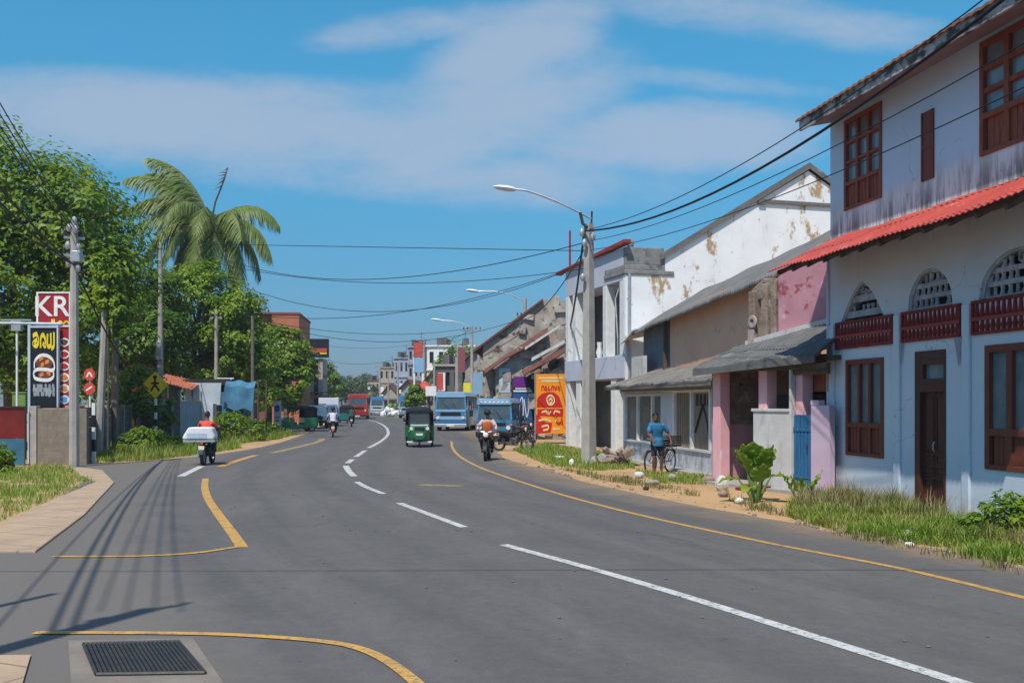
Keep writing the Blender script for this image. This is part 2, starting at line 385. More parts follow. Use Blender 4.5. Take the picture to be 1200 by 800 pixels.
SC.view_settings.view_transform = 'Standard'; SC.view_settings.look = 'None'; SC.view_settings.exposure = EXPO; SC.view_settings.gamma = 1
SC.cycles.max_bounces = 5; SC.cycles.transparent_max_bounces = 8; SC.cycles.caustics_reflective = False; SC.cycles.caustics_refractive = False
SC.cycles.use_denoising = True

# ------------------------------------------------------------------ materials
pmat('dirt', (.50, .31, .15), (.41, .26, .135), .35, .95, .6, 14, [((.26, .19, .12), 1.7, .52, .7), ((.50, .38, .25), 4, .58, .72)])
pmat('asphalt', (.128, .119, .112), (.112, .105, .10), .16, .86, .35, 90, [((.145, .137, .128), .5, .52, .72, (2.5, .25, 1)), ((.085, .082, .08), 1.1, .60, .75, (2.2, .4, 1)), ((.155, .148, .14), 60, .56, .72), ((.19, .165, .13), .9, .66, .8, (1, .35, 1))], spec=.2)
pmat('old_asphalt', (.185, .158, .132), (.152, .132, .112), .5, .9, .5, 80, [((.22, .185, .15), 1.6, .55, .75), ((.09, .084, .08), 3.0, .66, .74), ((.22, .2, .18), 70, .58, .7)], spec=.2)
pmat('pavement_slabs', (.46, .33, .215), (.38, .275, .185), 1.2, .9, .4, 40, [((.25, .18, .13), 2.5, .58, .75)], brick=dict(w=.9, h=.9, m=.015, c=(.22, .17, .13), rot=(0, 0, R(25)), off=0.0))
pmat('kerb_concrete', (.36, .33, .29), (.28, .26, .23), 2, .9, .4, 40)
pmat('white_paint', (.60, .59, .57), (.48, .47, .45), 6, .7, layers=[((.2, .19, .18), 14, .52, .64), ((.2, .19, .18), 45, .55, .66), ((.16, .15, .145), 2.2, .60, .72)])
pmat('yellow_paint', (.60, .33, .07), (.50, .275, .07), 5, .7, layers=[((.22, .17, .11), 16, .51, .64), ((.22, .17, .11), 45, .55, .66), ((.17, .15, .12), 2.0, .56, .70)])
pmat('faded_yellow', (.40, .27, .10), (.28, .21, .12), 4, .75, layers=[((.16, .145, .125), 9, .48, .62)])
pmat('concrete', (.40, .37, .33), (.32, .30, .27), 2.5, .9, .3, 35, [((.2, .185, .17), 2.2, .58, .75, (2, 2, .5))])
pmat('dark_concrete', (.16, .15, .145), (.10, .097, .095), 1.5, .92, .4, 20, [((.05, .05, .05), 3, .55, .7, (2, 2, .4)), ((.25, .24, .22), 2.4, .62, .75)])
pmat('block_wall', (.25, .205, .16), (.18, .148, .12), 4, .92, .5, 30, brick=dict(w=.42, h=.22, m=.012, c=(.2, .17, .14)), layers=[((.14, .12, .1), 2.3, .58, .75)])
pmat('iron', (.05, .055, .06), (.08, .07, .06), 8, .55, .2, 40, metal=.5)
pmat('galvanised', (.48, .49, .50), (.36, .37, .38), 5, .45, metal=.55)
pmat('cable', (.012, .012, .013), None, 3, .6)
pmat('black', (.012, .012, .013), (.02, .02, .02), 5, .55)
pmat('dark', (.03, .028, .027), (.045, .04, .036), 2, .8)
pmat('white', (.78, .78, .76), (.68, .68, .66), 4, .5)
pmat('rubber', (.018, .018, .018), (.03, .029, .028), 8, .8)
pmat('chrome', (.6, .6, .6), None, 3, .2, metal=.9)
pmat('pole_wood', (.20, .165, .13), (.14, .115, .09), 3, .9, .5, 30, vec=(6, 6, .6))
pmat('bark', (.14, .105, .075), (.09, .07, .05), 3, .95, .7, 18, vec=(4, 4, .8))
pmat('red_sheet', (.24, .028, .022), (.17, .02, .016), 2, .6)
pmat('blue_sheet', (.06, .20, .30), (.05, .15, .23), 2, .6)
pmat('blue_tarp', (.075, .22, .34), (.045, .14, .23), 1.2, .55, .3, 5)
pmat('pale_tarp', (.50, .56, .62), (.38, .45, .52), 1.4, .6, .3, 5)
leafmat('leaf_mid', (.20, .32, .022), (.075, .155, .015), (.27, .37, .025), .42)
leafmat('leaf_bright', (.23, .36, .022), (.10, .20, .018), (.31, .41, .028), .42)
leafmat('leaf_dark', (.14, .25, .022), (.05, .115, .014), (.19, .30, .024), .4)
leafmat('leaf_far', (.10, .155, .06), (.06, .11, .05), (.13, .18, .06))
leafmat('palm_leaf', (.20, .28, .05), (.12, .20, .04), (.27, .31, .09), .35)
leafmat('banana_leaf', (.26, .38, .03), (.17, .30, .025), (.32, .40, .05), .4)
leafmat('grass_green', (.25, .36, .04), (.17, .29, .03), (.36, .37, .09), .4)
leafmat('grass_dry', (.24, .21, .07), (.15, .17, .04), (.33, .26, .12), .2)
leafmat('flower_white', (.72, .72, .66), (.6, .6, .52), (.78, .78, .74), .2)

# ------------------------------------------------------------------ ground, road, pavements
mb = MB(); mb.add([(-630, -36, 0), (630, -36, 0), (630, 890, 0), (-630, 890, 0)], [(0, 1, 2, 3)])
tag(mb.build('ground', 'dirt'), kind='structure')
right = [(11.5, 1), (9.6, 5), (8.0, 8.8), G(1200, 664), G(1060, 637), G(920, 612), G(800, 590), G(700, 568), G(640, 550), (0.05, 35), (-.55, 41), (-.75, 50), (-1.75, 63), (-3.9, 95), (-8, 130), (-15, 170), (-28, 230), (-60, 330)]
left = [(-60, 1), (-60, 5.2), (-60, 9.0), (-60, 13.4), (-7.4, 13.4), (-8.6, 18.2), (-10.8, 25.8), (-12.4, 30), (-13.5, 31.6), (-14.2, 33.2), (-12.4, 35.5), (-11.3, 44), (-12.6, 60), (-17.3, 95), (-22, 130), (-30, 170), (-44, 230), (-78, 330)]
def wiggle(pts, amp, seed):
    P = smooth_line(pts, 5); return [(p[0] + amp * noise.noise((p[1] * .6, seed, 0)) + amp * .5 * noise.noise((p[1] * 2.1, seed, 3)), p[1]) for p in P]
Rw = wiggle(right, .35, 1.0); Lw = wiggle(left[4:], .12, 5.0)
mb = MB()
poly = [(-60, 13.4)] + Lw + Rw[::-1] + [(11.5, -30), (-60, -30)]
def fan(mb, poly, z):
    from mathutils.geometry import tessellate_polygon
    return mb.add([(p[0], p[1], z) for p in poly], tessellate_polygon([[Vector((p[0], p[1], 0)) for p in poly]]))
def one_poly(name, poly, z, mat, kind='structure'):
    o = fan(MB(), poly, z).build(name, mat); return tag(o, kind=kind)
one_poly('road', poly, .012, 'asphalt')
# the older, paler side street that opens on the left
('side_street', [(-60, -20), (-1.9, -20), (-1.2, 6.4), (-1.55, 8.2), (-2.4, 8.75), (-4.0, 9.0), (-3.6, 10.5), (-4.2, 12.9), (-6.6, 13.5), (-60, 13.5)])
pv = [(-60, 13.62), G(42, 648.5), G(99, 605), G(134, 566.5), (-12.0, 30), (-13.1, 31.2), (-13.6, 31.2), G(112, 566), G(60, 588), G(0, 617), (-14.5, 19), (-60, 19)]
mb = MB(); mb.prism(pv, -.1, .045, 'z'); tag(mb.build('pavement', 'pavement_slabs', bevel=.02), kind='structure')
def lane_detail(m):
    nt = m.node_tree; b = nt.nodes['Principled BSDF']; src = b.inputs['Base Color'].links[0].from_socket
    tc = nt.nodes.new('ShaderNodeTexCoord'); s = nt.nodes.new('ShaderNodeSeparateXYZ'); nt.links.new(tc.outputs['Object'], s.inputs[0])
    def M(op, a, b_=None):
        n = nt.nodes.new('ShaderNodeMath'); n.operation = op
        for i, v in enumerate((a, b_)):
            if v is None: continue
            if isinstance(v, (int, float)): n.inputs[i].default_value = v
            else: nt.links.new(v, n.inputs[i])
        return n.outputs[0]
    fc = nt.nodes.new('ShaderNodeFloatCurve'); c = fc.mapping.curves[0]
    P = [(0, 6.6), (7.3, 3.17), (14.3, -.12), (20.3, -2.23), (25.3, -3.84), (30.8, -5.0), (38, -5.86), (50, -6.6), (66, -8.06), (100, -13.5)]
    for i, (y, x) in enumerate(P):
        q = (y / 100, (x + 15) / 25)
        if i < 2 : c.points[0 if i == 0 else 1].location = q
        else: c.points.new(*q)
    fc.mapping.update(); nt.links.new(M('DIVIDE', s.outputs[1], 100), fc.inputs['Value'])
    u = M('SUBTRACT', s.outputs[0], M('SUBTRACT', M('MULTIPLY', fc.outputs[0], 25), 15))
    cmb = nt.nodes.new('ShaderNodeCombineXYZ'); nt.links.new(u, cmb.inputs[0]); nt.links.new(M('MULTIPLY', s.outputs[1], .07), cmb.inputs[1])
    n = noise_tex(nt, cmb.outputs[0], 1.6, 6, .6); n2 = noise_tex(nt, tc.outputs['Object'], .9, 6, .65, None, 7.0)
    un = M('ADD', u, M('MULTIPLY', M('SUBTRACT', n2, .5), 1.6))
    col = mixc(nt, M('MULTIPLY', ramp(nt, n, .42, .62), .55), src, (.088, .085, .083))
    n4 = noise_tex(nt, tc.outputs['Object'], 7, 8, .75, None, 3.0); col = mixc(nt, M('MULTIPLY', ramp(nt, n4, .40, .66), .30), col, (.17, .16, .15)); n5 = noise_tex(nt, tc.outputs['Object'], 120, 3, .7, None, 5.0); col = mixc(nt, M('MULTIPLY', ramp(nt, n5, .52, .68), .35), col, (.21, .20, .19)); col = mixc(nt, M('MULTIPLY', ramp(nt, n5, .46, .34), .35), col, (.05, .048, .046))
    n6 = noise_tex(nt, tc.outputs['Object'], 2.6, 4, .6, None, 11.0); col = mixc(nt, M('MULTIPLY', ramp(nt, n6, .68, .76), .5), col, (.045, .043, .042))
    bands = M('POWER', M('ABSOLUTE', M('SINE', M('MULTIPLY', M('ADD', u, .1), math.pi / 1.75))), 3.0)
    col = mixc(nt, M('MULTIPLY', M('MULTIPLY', bands, ramp(nt, n2, .3, .7)), .42), col, (.080, .077, .075))
    col = mixc(nt, M('MULTIPLY', ramp(nt, un, -4.4, -5.6), .8), col, (.168, .15, .132))
    col = mixc(nt, M('MULTIPLY', ramp(nt, M('ADD', u, M('MULTIPLY', M('SUBTRACT', n2, .5), 2.6)), 4.5, 6.0), .62), col, (.31, .215, .13))
    nt.links.new(col, b.inputs['Base Color'])
lane_detail(MATS['asphalt'])
# concrete apron with the drain grating, corner slab
ap = [G(80, 753), G(226, 750), G(262, 803), G(84, 815)]
ap = [(p[0], p[1]) for p in ap]
pmat('apron_concrete', (.24, .205, .17), (.19, .165, .14), 2, .9, .4, 40, [((.12, .105, .09), 3, .55, .7)])
one_poly('concrete_apron', ap, .022, 'apron_concrete')
one_poly('corner_pavement', [G(-60, 772), G(36, 771), G(26, 806), G(-60, 840)], .03, 'pavement_slabs')
g0, g1, g2, g3 = [Vector(G(*p)) for p in ((98, 759), (209, 756), (240, 793), (113, 795))]
t = thing('drain_grating', 'rusty steel bar grating over the drain in the foreground', 'grating', (0, 0, 0))
mb = MB(); 
for i in range(2): 
    a, b = ((g0, g1), (g3, g2))[i]; mb.tube([(a.x, a.y, .034), (b.x, b.y, .034)], .016, 6)
    a, b = ((g0, g3), (g1, g2))[i]; mb.tube([(a.x, a.y, .034), (b.x, b.y, .034)], .016, 6)
mb.build('frame', 'iron', t)
mb = MB()
for i in range(1, 22):
    a = g0.lerp(g1, i / 22); b = g3.lerp(g2, i / 22); d = (b - a).normalized(); q = Vector((-d.y, d.x)) * .011
    mb.add([(p.x, p.y, z) for z in (.024, .046) for p in (a - q, a + q, b + q, b - q)], [(0, 1, 2, 3), (4, 5, 6, 7), (0, 1, 5, 4), (1, 2, 6, 5), (2, 3, 7, 6), (3, 0, 4, 7)])
mb.build('bar', 'iron', t)
mb = MB(); mb.add([(p.x, p.y, .0235) for p in (g0, g1, g2, g3)], [(0, 1, 2, 3)]); mb.build('pit_shade', 'black', t)  # flat black sheet painted as the shade under the bars

# painted lines
def line(name, px, w, mat, z=.017, k=5):
    mb = MB(); strip(mb, smooth_line([G(*p) for p in px], k) if len(px) > 2 else [G(*p) for p in px], w, z); return tag(mb.build(name, mat), kind='structure')
line('yellow_edge_line', [(1330, 733), (1200, 701.5), (1050, 666), (900, 637), (760, 606.5), (690, 589), (640, 574.5), (585, 556.5), (556, 545), (537, 533.5), (530, 524), (529, 517)], .115, 'yellow_paint')
for pts in ([(1180, 820), (1120, 800), (960, 749.5), (800, 699), (690, 666.5), (590, 639)], [(544, 618.5), (505, 604), (468, 590)], [(449, 579), (430, 571.5), (418, 565)], [(415, 558.5), (409, 552.5), (405, 546)],
            [(407, 543), (413, 538.5)], [(417, 535.5), (428, 528)], [(432, 525), (444, 518.5), (452, 512.5), (455, 507), (452, 500.5), (443, 495), (432, 492)]):
    line('white_centre_line', pts, .15 if pts[0][1] > 560 else .19, 'white_paint')
line('white_stop_mark', [(492, 568.5), (540, 570)], .35, 'faded_yellow')
line('yellow_lane_line', [(62, 653.5), (160, 653), (225, 649.5), (262, 644.5), (284, 641)], .115, 'yellow_paint', .0215)
line('yellow_corner_line', [(284, 642.5), (272, 625), (255, 602), (244, 585), (240, 572), (241, 561)], .165, 'yellow_paint', .0175)
line('yellow_kerb_line', [(40, 743.5), (130, 743.5), (250, 745), (340, 750), (395, 756), (430, 765), (462, 782), (492, 806)], .105, 'yellow_paint', .0215)
line('yellow_bay_line', [(258, 547), (278, 540), (300, 533.5)], .26, 'yellow_paint')
line('faded_bay_line', [(318, 531), (345, 525), (372, 518), (378, 514)], .35, 'faded_yellow')
line('white_edge_mark', [(212, 558.5), (236, 546.5)], .22, 'white_paint')
mb = MB(); strip(mb, wiggle([(-22, 11.9), (-8, 12.05), (-3, 12.1), (2, 12.2), (5.6, 12.15)], .12, 9), .016, .0222); tag(mb.build('road_joint', 'dark'), kind='structure')
mb = MB()
for x, y, a, L in ((2.6, 14.6, -.5, 1.0), (-3.2, 16.5, .2, .8)):
    strip(mb, [(x + a * L * t + .08 * noise.noise((x, t * 4, 0)), y + L * t) for t in [i / 8 for i in range(9)]], .012, .0135)
tag(mb.build('road_crack', 'dark'), kind='structure')
# ------------------------------------------------------------------ right-hand street front
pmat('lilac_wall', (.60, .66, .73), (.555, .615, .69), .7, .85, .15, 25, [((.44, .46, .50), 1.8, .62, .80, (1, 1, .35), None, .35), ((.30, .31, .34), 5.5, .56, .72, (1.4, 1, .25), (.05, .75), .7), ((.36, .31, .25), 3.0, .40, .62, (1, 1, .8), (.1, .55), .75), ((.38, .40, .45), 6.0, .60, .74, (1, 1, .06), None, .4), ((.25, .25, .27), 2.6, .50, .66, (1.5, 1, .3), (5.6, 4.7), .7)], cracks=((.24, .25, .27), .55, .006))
pmat('lilac_upper', (.52, .67, .79), (.485, .635, .755), .7, .85, .15, 25, [((.70, .75, .75), 1.6, .28, .46, (1.2, 1, .8), (5.95, 6.3)), ((.17, .19, .185), 2.4, .40, .60, (2.2, 1, .32), (5.6, 6.45), .9), ((.10, .11, .11), 6, .52, .68, (1.5, 1, .2), (5.5, 5.95), .8), ((.40, .42, .46), 5.0, .60, .76, (1, 1, .06), None, .35)], cracks=((.24, .25, .27), .5, .006))  # paler lower band paints the sunlit wall below the eave; grey patches are weathering
pmat('red_brown_wood', (.19, .05, .03), (.15, .038, .024), 6, .55, .15, 30, vec=(8, 8, 1))
pmat('orange_wood', (.28, .085, .04), (.19, .05, .026), 5, .6, .2, 30, [((.12, .04, .025), 6, .55, .7, (6, 6, .8))], vec=(6, 6, 1))
pmat('dark_door_wood', (.10, .032, .022), (.075, .024, .018), 5, .5, .15, 30, vec=(8, 8, .8))
pmat('balustrade_red', (.25, .022, .018), (.15, .014, .013), 5, .7, layers=[((.34, .12, .10), 9, .58, .70), ((.08, .012, .012), 4, .60, .74)])
pmat('red_highlight', (.34, .05, .04), None, 4, .6)
pmat('fan_grey', (.46, .48, .52), (.30, .31, .34), 6, .85, layers=[((.12, .12, .13), 5, .58, .72)])
pmat('awning_red', (.50, .085, .06), (.42, .062, .048), 1.2, .5, .1, 10, [((.36, .045, .035), 2.2, .56, .74, (.5, 3, 1)), ((.58, .24, .19), 2.4, .54, .72, (.6, 2.5, 1)), ((.25, .05, .04), 7, .66, .78, (3, .6, 1))])
pmat('old_timber', (.13, .095, .07), (.085, .065, .05), 4, .9, .4, 25, vec=(1, 5, 5))
pmat('fascia_paint', (.46, .46, .45), (.34, .34, .33), 2.5, .85, .3, 20, [((.07, .068, .065), 3.2, .46, .58, (.8, 2, 1.4)), ((.12, .10, .085), 8, .56, .68)])
pmat('roof_tile', (.36, .17, .11), (.24, .12, .085), 5, .85, .4, 20, [((.14, .10, .08), 3, .58, .72)])
pmat('soffit', (.27, .275, .265), (.21, .215, .21), 2, .9)
glass('curtain_glass', (.17, .225, .25), .12)
glass('window_glass', (.20, .25, .29), .05); glass('screen_glass', (.07, .095, .11), .05)
glass('dark_glass', (.02, .025, .03), .06)
pmat('stain_grey', (.34, .36, .39), (.24, .25, .27), 6, .9, vec=(3, 1, .5))
FA = math.atan2(-.9856, .1692)                   # facade direction: local x runs along the street towards the camera, local y into the block
O = (6.93, 22.3, 0)
def window(par, x0, x1, z0, z1, cols, rows, panel, y=0.0, wood='red_brown_wood', gl='curtain_glass', depth=.12, fr=.09, mul_=.06, label=None):
    """a window in a wall face at local y: frame part > pane, panel sub-parts. panel = height share of solid lower panels"""
    zp = z0 + (z1 - z0) * panel; mb = MB(); ya, yb = y - .03, y + depth
    mb.bx(x0, x0 + fr, ya, yb, z0, z1); mb.bx(x1 - fr, x1, ya, yb, z0, z1); mb.bx(x0 + fr, x1 - fr, ya, yb, z1 - fr, z1); mb.bx(x0 + fr, x1 - fr, ya, yb, z0, z0 + fr * .7)
    if panel: mb.bx(x0 + fr, x1 - fr, ya - .004, yb, zp - fr * .5, zp + fr * .5)
    w = (x1 - x0 - 2 * fr) / cols
    for i in range(1, cols): cx = x0 + fr + w * i; mb.bx(cx - mul_ / 2, cx + mul_ / 2, ya + .006, yb, z0 + fr * .7, z1 - fr)
    b0 = zp + fr * .5 if panel else z0 + fr * .7
    for j in range(1, rows): cz = b0 + (z1 - fr - b0) * j / rows; mb.bx(x0 + fr, x1 - fr, ya + .014, yb, cz - mul_ * .33, cz + mul_ * .33)
    f = mb.build('window', wood, par, bevel=.006)
    if label: f['label'] = label
    MB().bx(x0 + .02, x1 - .02, y + .05, y + .07, b0 - .02, z1 - .02).build('pane', gl, f)
    if panel:
        pb = MB()
        for i in range(cols):
            a = x0 + fr + w * i + mul_ / 2; b = a + w - mul_; pb.bx(a, b, y + .02, y + .06, z0 + fr * .7, zp - fr * .5)
            for k in range(1, 3): c = a + (b - a) * k / 3; pb.bx(c - .008, c + .008, y + .012, y + .02, z0 + fr * .7, zp - fr * .5)
        pb.build('panel', wood, f)
    return f

B = thing('shop_house', 'two storey lilac house with brown shutters and a red corrugated awning on the right', 'building', O, FA)
holes = [(.72, 2.22, .91, 2.90), (3.33, 4.30, .06, 2.95), (5.42, 7.15, .91, 2.95), (8.3, 9.3, .06, 2.95), (10.4, 11.9, .91, 2.9)]
arches = [(.48, 2.22, 4.48, 'point'), (3.06, 4.50, 4.44, 'round'), (5.22, 7.3, 4.46, 'round'), (7.95, 9.6, 4.44, 'round'), (10.3, 12.0, 4.46, 'round')]
ah = [(a, b, 3.70, c) for a, b, c, _ in arches]
LEN = 13.0
mb = MB(); wall_holes(mb, 0, LEN, 0, 5.30, 0, .3, holes + ah)
for a, b, zt, kind in arches:                     # fill the corners above each arch
    m, hw, zb, n = (a + b) / 2, (b - a) / 2, 3.70, 12; H = zt - zb
    def prof(u): return zb + H * (math.sqrt(max(0, 1 - u * u)) if kind == 'round' else (1 - abs(u) ** 1.55))
    for sg in (-1, 1):
        pts = [(m + sg * hw, zt)] + [(m + sg * hw * (1 - i / n), min(zt, prof(1 - i / n))) for i in range(n + 1)]
        mb.prism(pts, 0, .3)
mb.bx(0, .3, .3, 8, 0, 5.3); mb.bx(LEN - .3, LEN, .3, 8, 0, 5.3); mb.bx(.3, LEN - .3, 7.7, 8, 0, 5.3)
wl = mb.build('wall', 'lilac_wall', B)
mb = MB(); uw = [(.65, 2.15, 6.05, 7.95), (3.56, 3.94, 6.05, 7.30), (5.28, 7.25, 6.10, 8.0), (9.6, 11.2, 6.05, 7.95)]
wall_holes(mb, .002, LEN - .002, 5.3, 8.12, .002, .3, uw); mb.bx(.002, .3, .3, 7.99, 5.3, 8.12); mb.bx(LEN - .3, LEN - .002, .3, 7.99, 5.3, 8.12); mb.bx(.3, LEN - .3, 7.7, 7.99, 5.3, 8.12)
mb.build('upper_wall', 'lilac_upper', B)
MB().bx(.3, LEN - .3, .55, .6, 0, 8).build('inner_shade', 'dark', B)  # dark sheet painted as the shade of the rooms behind the openings
mb = MB()
for s in (.02, 2.64, 4.82, 7.62, 9.85, 12.3): mb.bx(s, s + .21, -.055, -.003, 0, 3.68)
mb.each('pilaster', 'lilac_wall', B, bevel=.012)
window(B, .72, 2.22, .91, 2.90, 3, 1, .32, fr=.1, mul_=.09)
window(B, 5.42, 7.15, .91, 2.95, 3, 1, .30, fr=.12, mul_=.14)
window(B, 10.4, 11.9, .91, 2.90, 3, 1, .32)
for x0 in (3.33, 8.3):                            # double door with a fanlight
    x1 = x0 + .97; mb = MB(); mb.bx(x0, x0 + .17, -.02, .22, .06, 2.95); mb.bx(x1 - .06, x1, -.02, .22, .06, 2.95); mb.bx(x0 + .17, x1 - .06, -.02, .22, 2.80, 2.95); mb.bx(x0 + .17, x1 - .06, -.024, .22, 2.20, 2.34)
    mb.bx(x0 + .17, x0 + .26, -.016, .2, 2.34, 2.80); mb.bx(x0 + .26, x1 - .06, -.016, .2, 2.70, 2.80); mb.bx(x0 + .26, x1 - .06, -.016, .2, 2.34, 2.44)
    d = mb.build('door', 'dark_door_wood', B, bevel=.006)
    MB().bx(x0 + .25, x1 - .05, .06, .08, 2.40, 2.72).build('fanlight', 'curtain_glass', d)
    xm = (x0 + .17 + x1 - .06) / 2; mb = MB()
    for a, b in ((x0 + .17, xm - .006), (xm + .006, x1 - .06)):
        mb.bx(a, b, .07, .11, .06, 2.20)
        for z0, z1 in ((.12, .62), (.68, .84), (.90, 1.06), (1.12, 2.12)):
            mb.bx(a + .035, a + .055, .052, .069, z0, z1); mb.bx(b - .055, b - .035, .052, .069, z0, z1); mb.bx(a + .056, b - .056, .052, .069, z1 - .02, z1); mb.bx(a + .056, b - .056, .052, .069, z0, z0 + .02); mb.bx(a + .075, b - .075, .058, .069, z0 + .05, z1 - .05)
    mb.build('leaf', 'dark_door_wood', d, bevel=.004)
    mb = MB(); mb.tube([(xm + .03, .03, 1.12), (xm + .03, .0, 1.16), (xm + .03, .0, 1.26), (xm + .03, .03, 1.30)], .012, 6); mb.build('handle', 'galvanised', d)
    MB().bx(x0 - .1, x1 + .1, -.42, -.06, -.05, .13).build('doorstep', 'concrete', B, bevel=.015)
# arched fanlights: plaster screen of stacked balusters behind the arch, black sheet behind it painted as shade
for a, b, zt, kind in arches:
    m, hw, zb = (a + b) / 2, (b - a) / 2, 3.70; H = zt - zb; mb = MB()
    def pr(u): return zb + H * (math.sqrt(max(0, 1 - u * u)) if kind == 'round' else (1 - abs(u) ** 1.55))
    N = 18; out = [(m + hw * (-1 + 2 * i / N), pr(-1 + 2 * i / N)) for i in range(N + 1)]
    inn = [(m + (x - m) * .94, zb + (z - zb) * .94) for x, z in out]
    for i in range(N): mb.prism([out[i], out[i + 1], inn[i + 1], inn[i]], .04, .2)
    rows = [.0, .30, .58] if kind == 'round' else [.12, .52]
    for r_ in rows:
        z = zb + H * r_ + .02; ext = 1.0
        half = hw * (math.sqrt(max(0, 1 - (r_ + .06) ** 2)) if kind == 'round' else max(0, 1 - r_ - .06) ** (1 / 1.55)) * .97
        mb.bx(m - half, m + half, .07, .16, z - .035, z + (.10 if kind == 'point' else .045))
        hgt = H * .27
        nb = max(2, int(half * 2 / .17))
        for i in range(nb):
            x = m - half + (i + .5) * 2 * half / nb
            zt_ = min(z + hgt, pr((x - m) / hw) - .01)
            x += random.uniform(-.02, .02); kk = random.uniform(.7, 1.25)
            if zt_ - z > .06 and random.random() > .06: mb.tube([(x, .115, z), (x, .115, z + .3 * (zt_ - z)), (x, .115, z + .6 * (zt_ - z)), (x, .115, zt_)], [.028 * kk, .05 * kk, .03, .045 * kk], 6)
    zc = zb + H * .80
    for sg in (-1, 1): mb.tube([(m, .115, zc - .1), (m + sg * .14, .115, zc - .02), (m + sg * .12, .115, zc + .1), (m, .115, zc + .1)], .03, 6)
    mb.build('arch_screen', 'fan_grey', B)
    MB().bx(a - .05, b + .05, .30, .32, 3.6, zt + .05).build('arch_shade', 'black', B)
# red balustrade boxes under the arches
for x0, x1 in ((.30, 2.58), (2.90, 4.76), (5.08, 7.56), (7.9, 9.75), (10.2, 12.2)):
    mb = MB(); mb.bx(x0, x1, -.05, .10, 3.14, 3.19); mb.bx(x0, x1, -.05, .10, 3.66, 3.715); mb.bx(x0 + .002, x1 - .002, .06, .098, 3.19, 3.66); mb.bx(x0, x0 + .05, -.048, .06, 3.19, 3.66); mb.bx(x1 - .05, x1, -.048, .06, 3.19, 3.66)
    n = int((x1 - x0) / .14)
    for i in range(n):
        x = x0 + .05 + (i + .5) * (x1 - x0 - .1) / n
        mb.tube([(x, .0, 3.19), (x, .0, 3.27), (x, .0, 3.37)], [.04, .055, .03], 6); mb.tube([(x, .0, 3.43), (x, .0, 3.54), (x, .0, 3.66)], [.055, .045, .03], 6)
    bl = mb.build('balustrade', 'balustrade_red', B); MB().bx(x0 + .002, x1 - .002, -.056, .02, 3.375, 3.43).build('rail', 'red_highlight', bl)
mb = MB()
for s0, s1, z0 in ((4.62, 4.86, 2.62), (2.86, 2.95, 2.7), (7.5, 7.62, 2.75)): mb.prism([(s0, 3.135), (s1, 3.135), (s0 + .6 * (s1 - s0), z0), (s0 + .4 * (s1 - s0), z0 + .1)], -.0585, -.0565)
mb.each('rain_stain', 'stain_grey', B)
# upper floor windows and shutter
window(B, .65, 2.15, 6.05, 7.95, 3, 3, .29, y=.0, wood='orange_wood', gl='window_glass', fr=.08, mul_=.09)
window(B, 5.28, 7.25, 6.10, 8.0, 3, 3, .34, y=.0, wood='orange_wood', gl='window_glass', fr=.10, mul_=.13)
window(B, 9.6, 11.2, 6.05, 7.95, 3, 3, .3, y=.0, wood='orange_wood', gl='window_glass')
mb = MB(); mb.bx(3.56, 3.94, -.02, .06, 6.05, 7.30); mb.bx(3.56, 3.60, -.035, -.021, 6.05, 7.3); mb.bx(3.90, 3.94, -.035, -.021, 6.05, 7.3); mb.bx(3.60, 3.90, -.035, -.021, 6.62, 6.68)
mb.build('shutter', 'red_brown_wood', B)
# corrugated awning, timber under it
AW0, AW1 = -.12, 8.2
def aw(u, v, dz):
    s = AW0 + (AW1 - AW0) * u; wv = .013 * math.cos(2 * math.pi * s / .15) + .02 * noise.noise((int(s / .78) * 3.3, 0, v * 2)); sag = .03 * noise.noise((s * .7, 0, 0)) + .05 * max(0, u - .9) * 10 * (1 - v)
    return (s, -1.40 * (1 - v) + .0, 4.84 + (5.54 - 4.84) * v + wv + sag + dz)
mb = MB(); nu = 430; mb.grid(lambda u, v: aw(u, v, 0), nu, 3); mb.grid(lambda u, v: aw(u, v, -.012), nu, 3)
e = 4 * (nu + 1)
mb.f += [(i, i + 1, e + i + 1, e + i) for i in range(nu)]
mb.build('awning', 'awning_red', B, True)
mb = MB()
for i in range(12): s = .1 + i * .69; mb.box((s, -.62, 5.09), (.07, 1.42, .09), (math.atan2(.66, 1.32), 0, 0))
for y, z in ((-1.18, 4.83), (-.6, 5.12)): mb.bx(0, 7.9, y - .03, y + .03, z - .03, z + .035)
mb.bx(0, 7.9, -.04, -.003, 5.30, 5.44)
mb.build('awning_timber', 'old_timber', B)
# eaves, fascia, tiled roof
ov = .70
mb = MB(); mb.prism([(-.16, -ov)] * 0 or [(-ov, 7.93), (.02, 8.08), (.02, 8.12), (-ov, 7.99)], .08, LEN, 'x'); mb.build('soffit', 'soffit', B)
mb = MB(); mb.bx(.06, LEN + .1, -ov - .05, -ov, 7.86, 8.14); mb.prism([(-ov, 7.88), (-ov, 8.16), (4, 10.4), (4, 10.05)], .03, .058, 'x'); mb.build('fascia', 'fascia_paint', B)
mb = MB()
def rf(u, v):
    s = .0 + (LEN + .2) * u; y = -ov - .11 + (4.0 + ov + .11) * v
    return (s, y, 8.155 + (y + ov) * .47 + .022 * abs(math.sin(math.pi * s / .24)) + .012 * noise.noise((s * 2, y * 2, 0)))
mb.grid(rf, 440, 8); mb.grid(lambda u, v: tuple(Vector(rf(u, v)) - Vector((0, 0, .05))), 440, 8)
e = 9 * 441; mb.f += [(i, i + 1, e + i + 1, e + i) for i in range(440)] + [(j * 441, (j + 1) * 441, e + (j + 1) * 441, e + j * 441) for j in range(8)]
mb.prism([(4.0, 10.35), (8.8, 8.1), (8.8, 8.15), (4.0, 10.42)], -.2, LEN + .2, 'x')
mb.build('roof', 'roof_tile', B)
